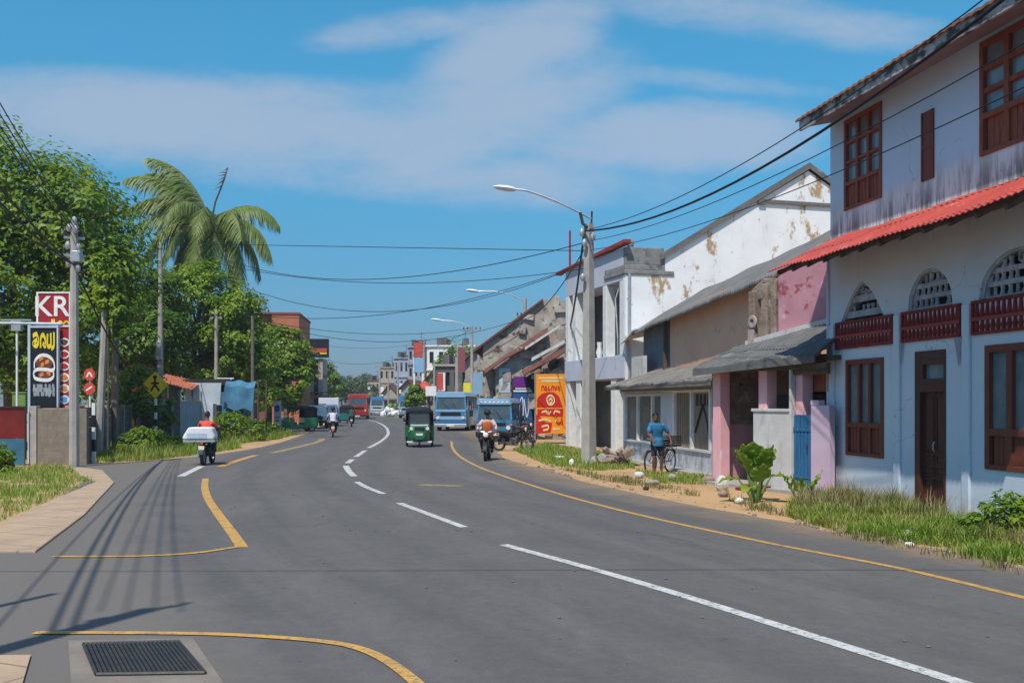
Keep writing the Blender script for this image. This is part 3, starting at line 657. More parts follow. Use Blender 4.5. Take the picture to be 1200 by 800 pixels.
mb = MB(); mb.tube([(0.02 - .06, -.03, 5.3), (-.04, -.03, 0)], .035, 8); mb.build('downpipe', 'lilac_wall', B)

# ------------------------------------------------------------------ pink verandah house
pmat('pink_wall', (.55, .30, .33), (.47, .25, .28), 1.0, .88, .2, 25, [((.62, .47, .48), 2.2, .56, .7), ((.34, .16, .17), 4.5, .62, .72, (1, 1, .4)), ((.36, .33, .31), 3, .5, .68, (1, 1, .6), (.05, .7), .8)])
pmat('pink_pillar', (.80, .44, .46), (.72, .38, .40), 1.5, .85, .2, 25, [((.74, .66, .64), 2.6, .58, .7, (2, 2, .5)), ((.45, .30, .29), 5, .62, .75, (2, 2, .5))])
pmat('pink_upper', (.56, .27, .31), (.47, .21, .25), 1.1, .88, .2, 20, [((.34, .075, .09), 1.7, .57, .63, (1, 1, 1.5)), ((.64, .42, .46), 2.2, .55, .72)])
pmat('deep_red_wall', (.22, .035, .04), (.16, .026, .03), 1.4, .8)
pmat('lowwall_white', (.60, .585, .56), (.50, .49, .465), 1.5, .9, .3, 25, [((.34, .335, .33), 2.5, .55, .72, (1.5, 1.5, .35)), ((.20, .19, .18), 4.5, .62, .74, (2, 2, .4), (.1, .8))])
pmat('lilac_stub', (.58, .44, .54), (.52, .38, .48), 1.3, .88, .2, 25, [((.34, .31, .33), 3, .52, .68, (1, 1, .5), (.05, .6))])
pmat('blue_door', (.03, .15, .30), (.022, .11, .23), 4, .6, .2, 30, [((.20, .36, .48), 7, .6, .72, (3, 3, .5)), ((.03, .07, .12), 5, .58, .72, (4, 4, .6))], vec=(5, 5, .6))
pmat('old_roof_sheet', (.145, .145, .14), (.105, .105, .10), 1.6, .95, .4, 16, [((.34, .33, .31), 2.0, .58, .72), ((.07, .07, .068), 2.8, .55, .7, (1, 1, 1))])
pmat('rubble_wall', (.33, .25, .20), (.20, .145, .11), 3.5, .95, .8, 9, [((.48, .42, .36), 3, .58, .68), ((.10, .075, .06), 5, .56, .66)])
pmat('brown_wall', (.74, .44, .30), (.66, .39, .265), .8, .92, .15, 20, [((.30, .20, .15), 2, .6, .75)])
def sheet_roof(name, par, A, Bp, C, D, mat, thick=.05, wave=.02, pitch=.18, nv=10, lip=None, wob=.05, seed=0.0):
    """corrugated roof: eave A->Bp, ridge D->C (corrugation runs from eave to ridge)"""
    A, Bp, C, D = map(Vector, (A, Bp, C, D)); L = max((Bp - A).length, (C - D).length); n = int(L / pitch * 4)
    def f(u, v):
        p = A.lerp(Bp, u).lerp(D.lerp(C, u), v); p = p.copy(); p.z += wave * math.cos(2 * math.pi * u * L / pitch) + wob * noise.noise((u * L * .5 + seed, v * 3, seed)) - (.04 * noise.noise((u * L * 3, 0, seed)) if v < .01 else 0)
        return p
    mb = MB(); mb.grid(f, n, nv); mb.grid(lambda u, v: f(u, v) - Vector((0, 0, thick)), n, nv); e = (n + 1) * (nv + 1)
    mb.f += [(i, i + 1, e + i + 1, e + i) for i in range(n)]
    k = nv * (n + 1); mb.f += [(k + i, k + i + 1, e + k + i + 1, e + k + i) for i in range(n)]
    for q in (0, n): mb.f += [(j * (n + 1) + q, (j + 1) * (n + 1) + q, e + (j + 1) * (n + 1) + q, e + j * (n + 1) + q) for j in range(nv)]
    return mb.build(name, mat, par, True)
pmat('drab_plaster', (.46, .37, .32), (.36, .28, .24), 4, .9, .3, 20)
PA = math.atan2(-.905, .425); P0 = (6.62, 21.95, 0)
P = thing('verandah_house', 'run-down pink house with a sagging grey verandah roof and a blue door', 'building', P0, PA)
mb = MB()
for a in (3.93, 2.16, .95): mb.bx(-a, -a + .30, .06, .36, 0 if a > 2.5 else 1.5, 2.92)
mb.each('pillar', 'pink_pillar', P, bevel=.015)
mb = MB(); mb.bx(-2.20, -.93, -.06, .06, -.05, 1.80); mb.bx(-2.24, -.90, -.09, .09, 1.80, 1.87); mb.bx(-.93, -.86, -.08, .05, 0, 2.9); mb.build('low_wall', 'lowwall_white', P, bevel=.01)
d = MB(); d.bx(-.84, -.28, .0, .05, .06, 1.74)
for i in range(5): d.bx(-.83 + i * .112, -.83 + i * .112 + .088, -.02, -.001, .08, 1.72)
d.bx(-.84, -.28, -.035, -.021, .35, .43); d.bx(-.84, -.28, -.035, -.021, 1.38, 1.46); dd = d.build('door', 'blue_door', P)
MB().tube([(-.36, -.05, 1.0), (-.36, -.08, 1.03), (-.36, -.08, 1.12), (-.36, -.05, 1.15)], .012, 6).build('handle', 'iron', dd)
mb = MB(); mb.bx(-.27, .30, -.04, .12, -.05, 1.95); mb.bx(-.27, -.02, -.05, .13, 1.95, 2.06); mb.build('stub_wall', 'lilac_stub', P, bevel=.01)
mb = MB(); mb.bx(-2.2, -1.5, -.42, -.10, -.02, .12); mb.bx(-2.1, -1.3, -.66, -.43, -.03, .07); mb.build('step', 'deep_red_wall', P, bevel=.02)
MB().bx(-4.0, .2, -.25, 2.3, -.06, .07).build('verandah_floor', 'concrete', P)
# behind the verandah
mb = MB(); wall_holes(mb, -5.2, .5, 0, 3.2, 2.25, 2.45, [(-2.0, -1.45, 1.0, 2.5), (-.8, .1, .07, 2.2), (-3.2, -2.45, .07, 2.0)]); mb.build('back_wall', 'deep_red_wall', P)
MB().bx(-5.2, .5, 2.9, 2.95, 0, 3.2).build('inner_shade', 'dark', P)  # dark sheet coloured as shade behind the back wall openings
mb = MB(); mb.bx(-4.15, -4.0, .2, 2.25, 0, 1.45); mb.bx(-2.32, -2.2, .4, 2.25, 0, 1.42); mb.bx(-3.55, -2.32, 1.2, 1.32, 0, 1.42); mb.build('side_wall', 'pink_wall', P)
mb = MB(); mb.bx(-4.15, -4.0, .2, 2.25, 1.45, 2.9); mb.bx(-2.32, -2.2, .402, 2.24, 1.42, 2.2); mb.bx(-3.55, -2.32, 1.202, 1.318, 1.42, 2.05); mb.build('rubble_wall', 'rubble_wall', P)
mb = MB(); mb.bx(-3.55, -2.32, 1.198, 1.25, 2.05, 2.95); mb.build('board', 'old_timber', P)
window(P, -2.0, -1.45, 1.0, 2.5, 1, 2, 0, y=2.24, wood='deep_red_wall', gl='dark_glass', fr=.06)
mb = MB(); mb.bx(-4.3, .3, -.12, .0, 2.74, 2.86); mb.bx(-4.2, .3, .1, .3, 2.92, 3.02); mb.bx(-.9, .25, -.02, .04, 2.62, 2.74); mb.build('beam', 'old_timber', P)
mb = MB(); mb.bx(-.86, .2, .38, .44, 2.25, 2.75); mb.build('valance', 'orange_wood', P)
sheet_roof('roof', P, (-4.25, -.30, 2.86), (.15, -.30, 3.04), (-.1, 1.65, 4.02), (-5.1, 1.65, 3.50), 'old_roof_sheet', .06, .012, .15, 8, wob=.08, seed=2)
mb = MB(); mb.prism([(-4.25, 2.68), (.15, 2.86), (.15, 3.01), (-4.25, 2.83)], -.32, -.28); mb.build('fascia', 'old_roof_sheet', P)
mb = MB(); mb.prism([(-4.6, 3.5), (-.1, 3.96), (-.1, 4.16), (-4.6, 3.62)], 1.58, 1.70); mb.build('flashing', 'lowwall_white', P)
mb = MB(); mb.prism([(-3.42, 3.2), (.35, 3.4), (.35, 6.0), (-3.42, 5.45)], 1.70, 1.9); mb.build('upper_wall', 'pink_upper', P)
# weathered gable post with a plaster roundel
mb = MB(); mb.bx(-4.50, -4.25, 1.60, 1.9, 3.3, 4.9); mb.bx(-4.02, -3.78, 1.62, 1.9, 3.35, 5.05); mb.bx(-4.2, -4.05, 1.68, 1.9, 3.3, 4.2); mb.bx(-3.70, -3.50, 1.66, 1.9, 3.4, 5.1); mb.prism([(-4.5, 4.6), (-3.5, 4.8), (-3.5, 5.15), (-4.0, 5.2), (-4.5, 4.95)], 1.7, 1.88); mb.build('gable_post', 'rubble_wall', P, bevel=.03)
mb = MB(); mb.ring((-4.30, 1.585, 4.1), .17, .05, .09, 20, 'y'); mb.bx(-4.46, -4.24, 1.56, 1.60, 3.35, 3.9); mb.build('roundel', 'drab_plaster', P)

# ------------------------------------------------------------------ long shed behind (tan wall under a long grey roof)
pmat('shed_blue', (.15, .18, .22), (.11, .13, .16), 1.5, .8, .2, 20, [((.25, .27, .29), 2, .58, .72)], vec=(3, 1, .4))
pmat('asbestos', (.17, .168, .16), (.13, .128, .122), 1.2, .95, .3, 14, [((.26, .255, .24), 1.4, .6, .75), ((.07, .118, .112), 2.4, .58, .72)])
H = thing('long_shed', 'tan walled shed under a long grey sheet roof, behind the low shop', 'building', O, FA)
mb = MB(); mb.prism([(-14.3, 2.9), (-3.9, 2.9), (-3.9, 5.75), (-14.3, 5.2)], 1.15, 1.35); mb.build('wall', 'brown_wall', H)
mb = MB(); mb.prism([(-17.4, 2.5), (-14.32, 2.5), (-14.32, 5.15), (-17.4, 4.9)], 1.12, 1.3); mb.build('sheet_wall', 'shed_blue', H)
mb = MB(); mb.bx(-17.1, -15.6, .55, .70, 2.9, 3.75); mb.build('white_board', 'lowwall_white', H)
mb = MB(); mb.bx(-14.5, -14.38, .95, 1.08, 2.6, 5.0); mb.build('post', 'old_timber', H)
sheet_roof('roof', H, (-17.3, .62, 4.70), (-4.4, .62, 5.36), (-3.6, 3.1, 6.95), (-16.8, 3.1, 6.22), 'asbestos', .07, .03, .18, 10, wob=.09, seed=5)
sheet_roof('end_flap', H, (-18.6, .5, 4.35), (-16.9, .5, 4.78), (-16.7, 2.3, 5.6), (-18.4, 2.3, 5.1), 'lowwall_white', .05, .02, .18, 6, wob=.16, seed=8)
mb = MB(); mb.bx(-16.5, -3.9, 3.0, 3.2, 2.5, 6.0); mb.bx(-3.9, -3.7, 1.35, 3.2, 2.9, 5.6); mb.build('rear_wall', 'brown_wall', H)

# ------------------------------------------------------------------ low shop
pmat('pale_blue_wall', (.60, .62, .66), (.52, .54, .59), 1.0, .88, .15, 25, [((.40, .40, .41), 2.6, .56, .72, (1, 1, .6)), ((.30, .285, .27), 3.0, .42, .62, (1, 1, .7), (.25, .9))])
pmat('low_roof', (.20, .185, .165), (.15, .14, .125), 1.4, .95, .4, 16, [((.33, .30, .26), 2.2, .56, .70), ((.08, .075, .07), 2.8, .58, .7)])
pmat('grey_timber', (.19, .175, .16), (.13, .12, .11), 3, .9, .3, 25, vec=(.7, 5, 5))
pmat('shop_timber', (.30, .24, .18), (.21, .165, .125), 3, .9, .3, 25, [((.42, .37, .31), 3, .58, .7, (4, 4, .5))], vec=(5, 5, .7))
glass('shop_glass', (.12, .125, .125), .15)
L = thing('low_shop', 'low pale blue shop with white window posts behind the man with the bicycle', 'building', O, FA)
yf = -.32
mb = MB(); wall_holes(mb, -15.2, -6.2, 0, 2.48, yf, yf + .2, [(-15.0, -10.85, .68, 2.30), (-9.6, -6.35, .64, 2.38)]); mb.bx(-6.4, -6.2, yf + .2, 4, 0, 2.5); mb.bx(-15.2, -15.0, yf + .2, 4, 0, 2.5); mb.build('wall', 'pale_blue_wall', L)
mb = MB()
for x in (-15.0, -13.45, -11.8): mb.bx(x, x + .14, yf - .03, yf + .12, .68, 2.30)
mb.bx(-15.0, -10.85, yf - .032, yf + .1, 2.23, 2.30); mb.bx(-15.0, -10.85, yf - .05, yf + .13, .64, .70)
w = mb.build('window', 'white', L); MB().bx(-14.98, -10.87, yf + .06, yf + .08, .7, 2.28).build('pane', 'shop_glass', w)
mb = MB()
for x in (-9.6, -8.02, -6.47): mb.bx(x, x + .13, yf - .03, yf + .12, .64, 2.38)
mb.bx(-9.6, -6.34, yf - .032, yf + .1, 2.31, 2.38); mb.bx(-9.6, -6.34, yf - .05, yf + .13, .60, .66)
w = mb.build('window', 'white', L)
mb = MB(); mb.bx(-9.47, -8.02, yf + .07, yf + .10, .66, 2.31); mb.bx(-7.89, -6.47, yf + .07, yf + .10, .66, 2.31)
for i in range(7): x = -9.4 + i * .2; mb.bx(x, x + .11, yf + .04, yf + .069, .66, 2.31)
sh_ = mb.build('shutter_board', 'shop_timber', w)
mb = MB()
for i in range(4): x = -7.7 + i * .3; mb.bx(x, x + .16, yf + .055, yf + .068, 1.92, 2.25)
mb.tube([(-7.75, yf + .04, 1.15), (-7.1, yf + .04, 1.95)], .035, 6); mb.tube([(-7.1, yf + .04, 1.95), (-6.75, yf + .04, 1.4), (-6.6, yf + .04, .9)], .02, 6); mb.build('grille', 'dark', w)
mb = MB(); mb.bx(-15.3, -6.1, yf - .06, yf - .004, 2.40, 2.62); mb.build('signboard', 'shop_timber', L)
sheet_roof('roof', L, (-15.9, -.85, 2.60), (-5.1, -.85, 2.62), (-5.1, 1.1, 3.22), (-15.6, 1.1, 3.22), 'low_roof', .06, .015, .16, 8, wob=.07, seed=11)
mb = MB(); mb.prism([(-15.9, 2.46), (-5.1, 2.46), (-5.1, 2.57), (-15.9, 2.55)], -.84, -.80); mb.build('fascia', 'grey_timber', L)
mb = MB(); mb.bx(-15.0, -6.4, 1.2, 1.25, 0, 3); mb.build('inner_shade', 'dark', L)  # dark sheet in place of the shade inside the shop
mb = MB(); mb.bx(-15.4, -5.2, yf - .5, yf, -.1, .06); mb.build('plinth', 'concrete', L, bevel=.03)

# ------------------------------------------------------------------ white gabled building
pmat('white_wall', (.86, .86, .85), (.79, .79, .785), .9, .85, .2, 22, [((.42, .29, .16), 1.5, .555, .64, (1, 1, .6)), ((.34, .24, .15), 4.2, .60, .68, (1, 1.6, .18), (13, 6.5)), ((.45, .45, .44), 1.6, .62, .78, (1, 1, .3), None, .6), ((.16, .15, .14), 5, .68, .75)])
pmat('lilac_trim', (.52, .54, .61), (.46, .48, .55), .8, .85, .15, 22, [((.32, .32, .34), 3, .6, .75, (1, 1, .4))])
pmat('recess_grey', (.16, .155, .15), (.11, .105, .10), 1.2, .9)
pmat('parapet', (.27, .26, .245), (.20, .195, .185), 2.2, .95, .5, 20, [((.10, .098, .09), 3, .54, .68)])
pmat('gable_roof', (.17, .165, .155), (.12, .115, .11), 2, .95, .3, 15, [((.33, .32, .30), 3, .6, .75)])
WA = math.atan2(-.959, .285); W0 = (4.51, 40.7, 0)
Wt = thing('gabled_building', 'tall white two storey building with a peeling gable wall and column balconies', 'building', W0, WA)
# gable wall: in local axes it faces +x; polygon in (y, z)
gp = [(0, 0), (16, 0), (16, 7.4), (14.0, 8.55), (8.3, 11.75), (1.9, 8.0), (1.72, 7.95), (1.72, 7.35), (0, 7.30)]
def skew(m):                                      # the hall behind runs off at an angle to the street front
    m.v = [(v[0], v[1] - .50 * min(0, v[0]), v[2]) for v in m.v]; return m
mb = MB(); mb.prism(gp, -.25, 0, 'x'); mb.build('gable_wall', 'white_wall', Wt)
mb = MB(); mb.prism([(1.75, 0), (16, 0), (16, 7.4), (8.3, 11.75), (1.75, 7.95)], -9.2, -9, 'x'); mb.bx(-9, -.25, 15.8, 16, 0, 7.4); skew(mb).build('rear_wall', 'white_wall', Wt)
mb = MB()
for (ya, za, yb, zb) in ((1.45, 7.78, 8.3, 11.93), (8.3, 11.93, 16.5, 7.15)): mb.prism([(ya, za), (yb, zb), (yb, zb + .16), (ya, za + .16)], -9.4, .09, 'x')
skew(mb).build('roof', 'gable_roof', Wt)
mb = MB(); mb.prism([(1.45, 7.70), (8.3, 11.82), (8.3, 11.93), (1.45, 7.8)], .092, .12, 'x'); mb.prism([(8.3, 11.82), (16.4, 7.1), (16.4, 7.2), (8.3, 11.93)], .092, .12, 'x'); mb.bx(.002, .10, 6.2, 10.6, 10.28, 10.42); mb.bx(-.3, .12, 5.9, 6.2, 10.2, 10.36) ; mb.build('barge_board', 'grey_timber', Wt)
mb = MB(); mb.bx(-2.2, .02, -.02, 1.72, 7.30, 7.52); mb.bx(-2.0, -.05, .02, 1.70, 7.52, 8.22); mb.bx(-2.2, .06, -.06, 2.1, 7.12, 7.30); mb.build('parapet', 'parapet', Wt, bevel=.03)
mb = MB(); mb.ell((-.2, .3, 8.36), (.14, .14, .2)); mb.build('finial', 'parapet', Wt)
# street front: two column storeys
FL = 7.1
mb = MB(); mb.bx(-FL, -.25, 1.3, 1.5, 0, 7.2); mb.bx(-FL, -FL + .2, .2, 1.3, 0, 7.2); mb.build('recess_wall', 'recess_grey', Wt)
mb = MB(); mb.bx(-FL, -.002, -.05, 1.3, 2.98, 3.92); mb.bx(-FL, -.252, 0, .2, 6.9, 8.2); mb.bx(-FL, -.25, .2, 1.3, 6.9, 7.1); mb.build('balcony_band', 'lilac_trim', Wt, bevel=.02)
mb = MB()
for x in (-FL, -FL + .95, -2.45, -.62):
    mb.bx(x, x + .42, 0, .4, 3.92, 6.9)
for x in (-FL, -5.7, -1.55): mb.bx(x, x + .55, .0, .45, 0, 2.98)
mb.each('column', 'white', Wt, bevel=.02)
mb = MB()
for x in (-6.4, -4.2, -3.2): mb.tube([(x, .15, 3.92), (x, .15, 4.15), (x, .15, 4.4), (x, .15, 4.6)], [.10, .16, .09, .12], 8)
mb.each('baluster', 'white', Wt, smooth=True)
mb = MB(); mb.bx(-.62, -.25, .5, 1.28, 0, 2.9); mb.build('side_recess_shade', 'dark', Wt)  # solid dark block painted as shade in the recess
mb = MB(); mb.prism([(-FL - .9, 8.0), (-FL + .1, 8.12), (-.05, 8.28), (.3, 8.34), (.3, 8.46), (-FL - .9, 8.14)], -.18, .12); mb.bx(-FL + .5, -FL + .58, -.02, .06, 8.2, 9.9); mb.build('coping', 'red_highlight', Wt)
mb = MB(); mb.tube([(.03, .15, 7.2), (.03, .15, .2)], .06, 8); mb.tube([(-.95, .2, 6.9), (-1.0, -.02, 6.2), (-.75, -.02, 4.6), (-.8, 0, 3.9)], .035, 6); mb.build('pipe', 'galvanised', Wt)

# ------------------------------------------------------------------ orange banner, shop, ruin
pmat('banner_orange', (.85, .30, .012), (.80, .27, .01), 2, .6)
pmat('banner_red', (.55, .018, .012), None, 2, .6)
pmat('banner_cream', (.8, .62, .3), None, 2, .6)
bx0, zt = XZ(628, 438, 50); bx1, zb = XZ(663, 508, 50)
Bn = thing('banner', 'orange and red vertical banner with lettering beside the white column building', 'banner', ((bx0 + bx1) / 2, 50, 0))
hw = (bx1 - bx0) / 2
mb = MB(); mb.bx(-hw, hw, 0, .05, zb, zt); mb.build('sheet', 'banner_orange', Bn)
mb = MB()
for x in (-hw - .04, hw + .04): mb.tube([(x, .04, 0), (x, .04, zt + .05)], .03, 6)
mb.each('post', 'galvanised', Bn)
up = lambda u, v, d: (-hw + u * 2 * hw, -.002 - d, zb + v * (zt - zb))
mb = MB()
pz = [(0.02, .44), (.06, .60), (.2, .67), (.45, .70), (.62, .69), (.78, .62), (.86, .50), (.9, .44)]
mb.add([up(a, b, .004) for a, b in pz], [tuple(range(len(pz)))])
for q in ([(.0, .0), (.5, .02), (.55, .18), (.3, .2), (.12, .3), (.0, .32)], [(.05, .30), (.9, .28), (.92, .42), (.05, .41)]): mb.add([up(a, b, .004) for a, b in q], [tuple(range(len(q)))])
ribbon(mb, [[(.2, .72), (.2, .78), (.26, .79), (.27, .73)], [(.3, .73), (.33, .79), (.37, .74), (.33, .72)], [(.42, .79), (.42, .73), (.48, .74)], [(.52, .73), (.54, .79), (.6, .78), (.58, .73)], [(.64, .79), (.66, .73), (.7, .79)], [(.74, .74), (.76, .79), (.8, .74), (.77, .72)]], .03, lambda u, v, d: up(u, v, d), .006)
ribbon(mb, [[(.7, .27), (.68, .2), (.78, .16), (.86, .22)], [(.86, .26), (.9, .16)]], .04, lambda u, v, d: up(u, v, d), .006)
mb.build('lettering', 'banner_red', Bn)
mb = MB()
ribbon(mb, [[(.36, .58), (.42, .63), (.5, .64), (.58, .61), (.62, .55), (.56, .5), (.46, .49), (.4, .52), (.36, .58)], [(.44, .56), (.5, .59), (.55, .55)], [(.47, .52), (.53, .52)]], .035, lambda u, v, d: up(u, v, d + .006), .006)
ribbon(mb, [[(.2, .36), (.35, .38), (.36, .34)], [(.42, .38), (.42, .33), (.5, .37)], [(.6, .33), (.64, .38), (.8, .36)], [(.1, .22), (.3, .24), (.5, .21)], [(.2, .12), (.4, .14), (.4, .08), (.25, .06)], [(.1, .93), (.9, .93)], [(.2, .88), (.8, .88)], [(.65, .2), (.7, .25)], [(.58, .08), (.78, .08)]], .032, lambda u, v, d: up(u, v, d + .006), .006)
mb.build('emblem', 'banner_cream', Bn)

pmat('purple_panel', (.16, .02, .22), None, 2, .5)
pmat('cobalt', (.03, .10, .28), (.02, .08, .22), 2, .5)
pmat('sky_panel', (.12, .34, .62), (.10, .28, .52), 2, .5)
pmat('tin_red', (.55, .07, .05), None, 2, .6)
K = thing('blue_kiosk', 'small shop front with purple and blue panels beside the orange banner', 'kiosk', (.78, 57.5, 0), R(4))
mb = MB(); mb.bx(-.72, 1.7, .02, 3, 0, 3.4); mb.build('body', 'dark', K)
mb = MB(); mb.bx(-.70, .35, -.03, .018, .6, 2.55); mb.build('blue_panel', 'cobalt', K)
mb = MB(); mb.bx(-.70, .02, -.04, .018, 2.85, 3.48); mb.build('purple_panel', 'purple_panel', K)
mb = MB(); mb.bx(-.70, .35, -.05, .018, 2.62, 2.72); mb.bx(-.6, .25, -.05, .018, 2.78, 2.84)
ribbon(mb, [[(-.5, 1.0), (-.35, 2.0), (-.2, 2.3), (-.15, 1.4), (-.3, 1.1)], [(-.1, 2.2), (.05, 1.2), (.2, 2.0)]], .05, lambda u, v, d: (u, -.032 - d, v)); mb.build('lettering', 'white', K)
mb = MB(); mb.bx(-.7, 1.6, -.2, .018, 0, .5); mb.build('plinth', 'dark_concrete', K)
mb = MB(); mb.prism([(.35, 3.55), (2.0, 3.9), (2.0, 3.95), (.35, 3.6)], -.9, .6); mb.build('tin_awning', 'tin_red', K)

pmat('ruin_wall', (.42, .37, .32), (.27, .225, .19), 1.1, .95, .9, 5, [((.60, .56, .51), 1.6, .57, .68), ((.07, .058, .05), 1.8, .54, .66), ((.30, .17, .10), 2.4, .64, .72)])
pmat('ruin_roof', (.19, .075, .055), (.12, .05, .04), 1.6, .9, .5, 14, [((.07, .05, .045), 2.2, .55, .7), ((.33, .25, .21), 3, .62, .74)])
RN = thing('ruined_building', 'derelict rubble building with stepped rusty roofs behind the lamp post', 'building', (-1.75, 61.5, 0), R(-92))
def rough_prism(mb, poly, x0, x1, seed):
    """a rubble wall: front face with uneven relief"""
    ys = [p[0] for p in poly]; zs = [p[1] for p in poly]; bm = bmesh.new(); n0 = []
    mb.prism(poly, x0, x1, 'x')
    for k in range(60):
        y = random.uniform(min(ys), max(ys)); z = random.uniform(min(zs) + .3, max(zs))
        if inpoly(np.array([y]), np.array([z]), poly)[0]: mb.box((x1 + .02, y, z), (random.uniform(.08, .4), random.uniform(.25, .9), random.uniform(.15, .6)), (random.uniform(-.4, .4), random.uniform(-.2, .2), random.uniform(-.2, .2)))
mb = MB(); rough_prism(mb, [(0, 0), (8, 0), (8, 6.6), (5.6, 7.6), (4.9, 7.9), (4.4, 8.5), (4.0, 8.25), (3.4, 8.1), (2.3, 7.2), (1.2, 6.5), (0, 5.4)], -13, 0, 1); mb.build('gable_wall', 'ruin_wall', RN)
mb = MB(); mb.prism([(-.5, 5.05), (2.3, 7.13), (3.6, 8.12), (3.6, 8.24), (-.5, 5.2)], -13.3, .25, 'x'); mb.build('roof', 'ruin_roof', RN)
mb = MB(); rough_prism(mb, [(.9, 0), (6.4, 0), (6.4, 6.3), (4.0, 6.2), (.9, 4.0)], .1, 2.6, 2); mb.build('front_wall', 'ruin_wall', RN)
sheet_roof('lower_roof', RN, (.2, .1, 4.0), (3.2, .3, 3.75), (3.2, 3.9, 6.0), (.2, 3.9, 6.5), 'ruin_roof', .06, .03, .2, 6, wob=.12, seed=3)
mb = MB(); mb.prism([(2.6, 5.0), (4.6, 6.3), (4.6, 6.45), (2.6, 5.15)], 3.3, 3.42, 'x'); mb.prism([(3.0, 4.3), (5.2, 5.5), (5.2, 5.7), (3.0, 4.5)], 4.6, 4.75, 'x'); mb.each('rafter', 'lowwall_white', RN)
sheet_roof('leaning_roof', RN, (3.0, 2.4, 3.8), (6.0, 2.6, 3.55), (6.0, 5.3, 5.0), (3.0, 5.3, 5.4), 'ruin_roof', .06, .03, .2, 6, wob=.1, seed=6)
mb = MB(); rough_prism(mb, [(3.2, 0), (6.0, 0), (6.0, 4.6), (3.2, 3.4)], 3.6, 5.0, 3); mb.build('low_wall', 'ruin_wall', RN)
mb = MB(); mb.bx(2.63, 2.72, 1.1, 1.75, 2.6, 4.0); mb.build('door', 'pale_tarp', RN)
mb = MB()
for i in range(90):
    x = random.uniform(2.0, 3.4); y = random.uniform(.2, 1.5); h = max(.1, 2.6 * (1 - abs(x - 2.6) / 2.2) * random.random()); mb.box((x, y, h * .8), tuple(random.uniform(.2, .7) for _ in range(3)), tuple(random.uniform(-1, 1) for _ in range(3)))
mb.build('rubble', 'ruin_wall', RN)
# ------------------------------------------------------------------ left side: walls, gates, signs
def ang(a, b): return math.atan2(b[1] - a[1], b[0] - a[0])
def wall_between(name, label, cat, a, b, h, th, mat, group=None, cap=None, slabs=0):
    L = math.hypot(b[0] - a[0], b[1] - a[1]); t = thing(name, label, cat, (a[0], a[1], 0), ang(a, b), group)
    mb = MB()
    if slabs:
        for i in range(slabs):
            x0, x1 = L * i / slabs, L * (i + 1) / slabs
            for k in range(5): mb.bx(x0 + .06, x1 - .06, .015 + .004 * k, th - .015, h * k / 5 + .008, h * (k + 1) / 5 - .008)
        mb.build('panel', mat, t); p = MB()
        for i in range(slabs + 1): x = L * i / slabs; p.bx(x - .07, x + .07, -.02, th + .02, -.1, h + .06)
        p.build('post', 'concrete', t, bevel=.01)
    else:
        mb.bx(0, L, 0, th, -.1, h); mb.build('wall', mat, t, bevel=.012)
    if cap: m = MB(); m.bx(-.04, L + .04, -.04, th + .04, h, h + cap); m.build('coping', 'concrete', t, bevel=.01)
    return t
w = wall_between('block_wall', 'tan concrete block wall below the food signs', 'wall', (-15.35, 33.1), (-13.75, 33.1), 1.82, .2, 'block_wall')
mb = MB(); mb.bx(-.25, -.002, -.05, .25, -.1, 1.9); mb.build('pier', 'concrete', w, bevel=.02)
t = thing('panel_fence', 'metal fence with red upper sheets and blue lower sheets at the left edge', 'fence', (-18.6, 31.2, 0), ang((-18.6, 31.2), (-15.62, 32.9)))
mb = MB(); 
for i in range(3): mb.bx(i * 1.14, i * 1.14 + 1.12, 0, .04, .86, 1.84)
mb.build('red_sheet', 'red_sheet', t); mb = MB(); mb.bx(0, 3.42, -.01, .03, -.1, .855); mb.build('blue_sheet', 'blue_sheet', t)
mb = MB(); mb.bx(-.05, 3.45, -.03, .07, 1.84, 1.90)
for i in range(4): mb.bx(i * 1.14 - .03, i * 1.14, -.02, .06, 0, 1.84)
mb.build('rail', 'iron', t)
wall_between('slab_wall', 'dark weathered precast slab wall between the leaning poles', 'wall', (-14.5, 33.6), (-18.2, 49), 1.85, .12, 'dark_concrete', slabs=6)
wall_between('slab_wall', 'dark slab wall behind the yellow warning sign', 'wall', (-18.0, 49.4), (-16.7, 50.4), 1.9, .12, 'dark_concrete', slabs=2)
t = thing('metal_gate', 'pale blue-grey sheet metal gate behind the rider in red', 'gate', (-16.35, 50.5, 0), ang((-16.35, 50.5), (-15.9, 52.4)))
pmat('gate_blue', (.32, .39, .46), (.27, .33, .40), 2, .6, layers=[((.22, .2, .19), 3, .6, .74, (2, 2, .5))])
mb = MB()
for i in range(8): mb.bx(i * .235, i * .235 + .215, 0, .04, .08, 2.05)
mb.build('sheet', 'gate_blue', t)
mb = MB(); mb.bx(-.08, .0, -.04, .08, 0, 2.6); mb.bx(1.9, 1.98, -.04, .08, 0, 2.6); mb.bx(0, 1.9, -.02, .06, 2.05, 2.11); mb.build('frame', 'galvanised', t)
wall_between('slab_wall', 'dark slab wall running behind the hedge by the thin wooden pole', 'wall', (-15.9, 55), (-16.4, 66), 1.9, .12, 'dark_concrete', slabs=4)

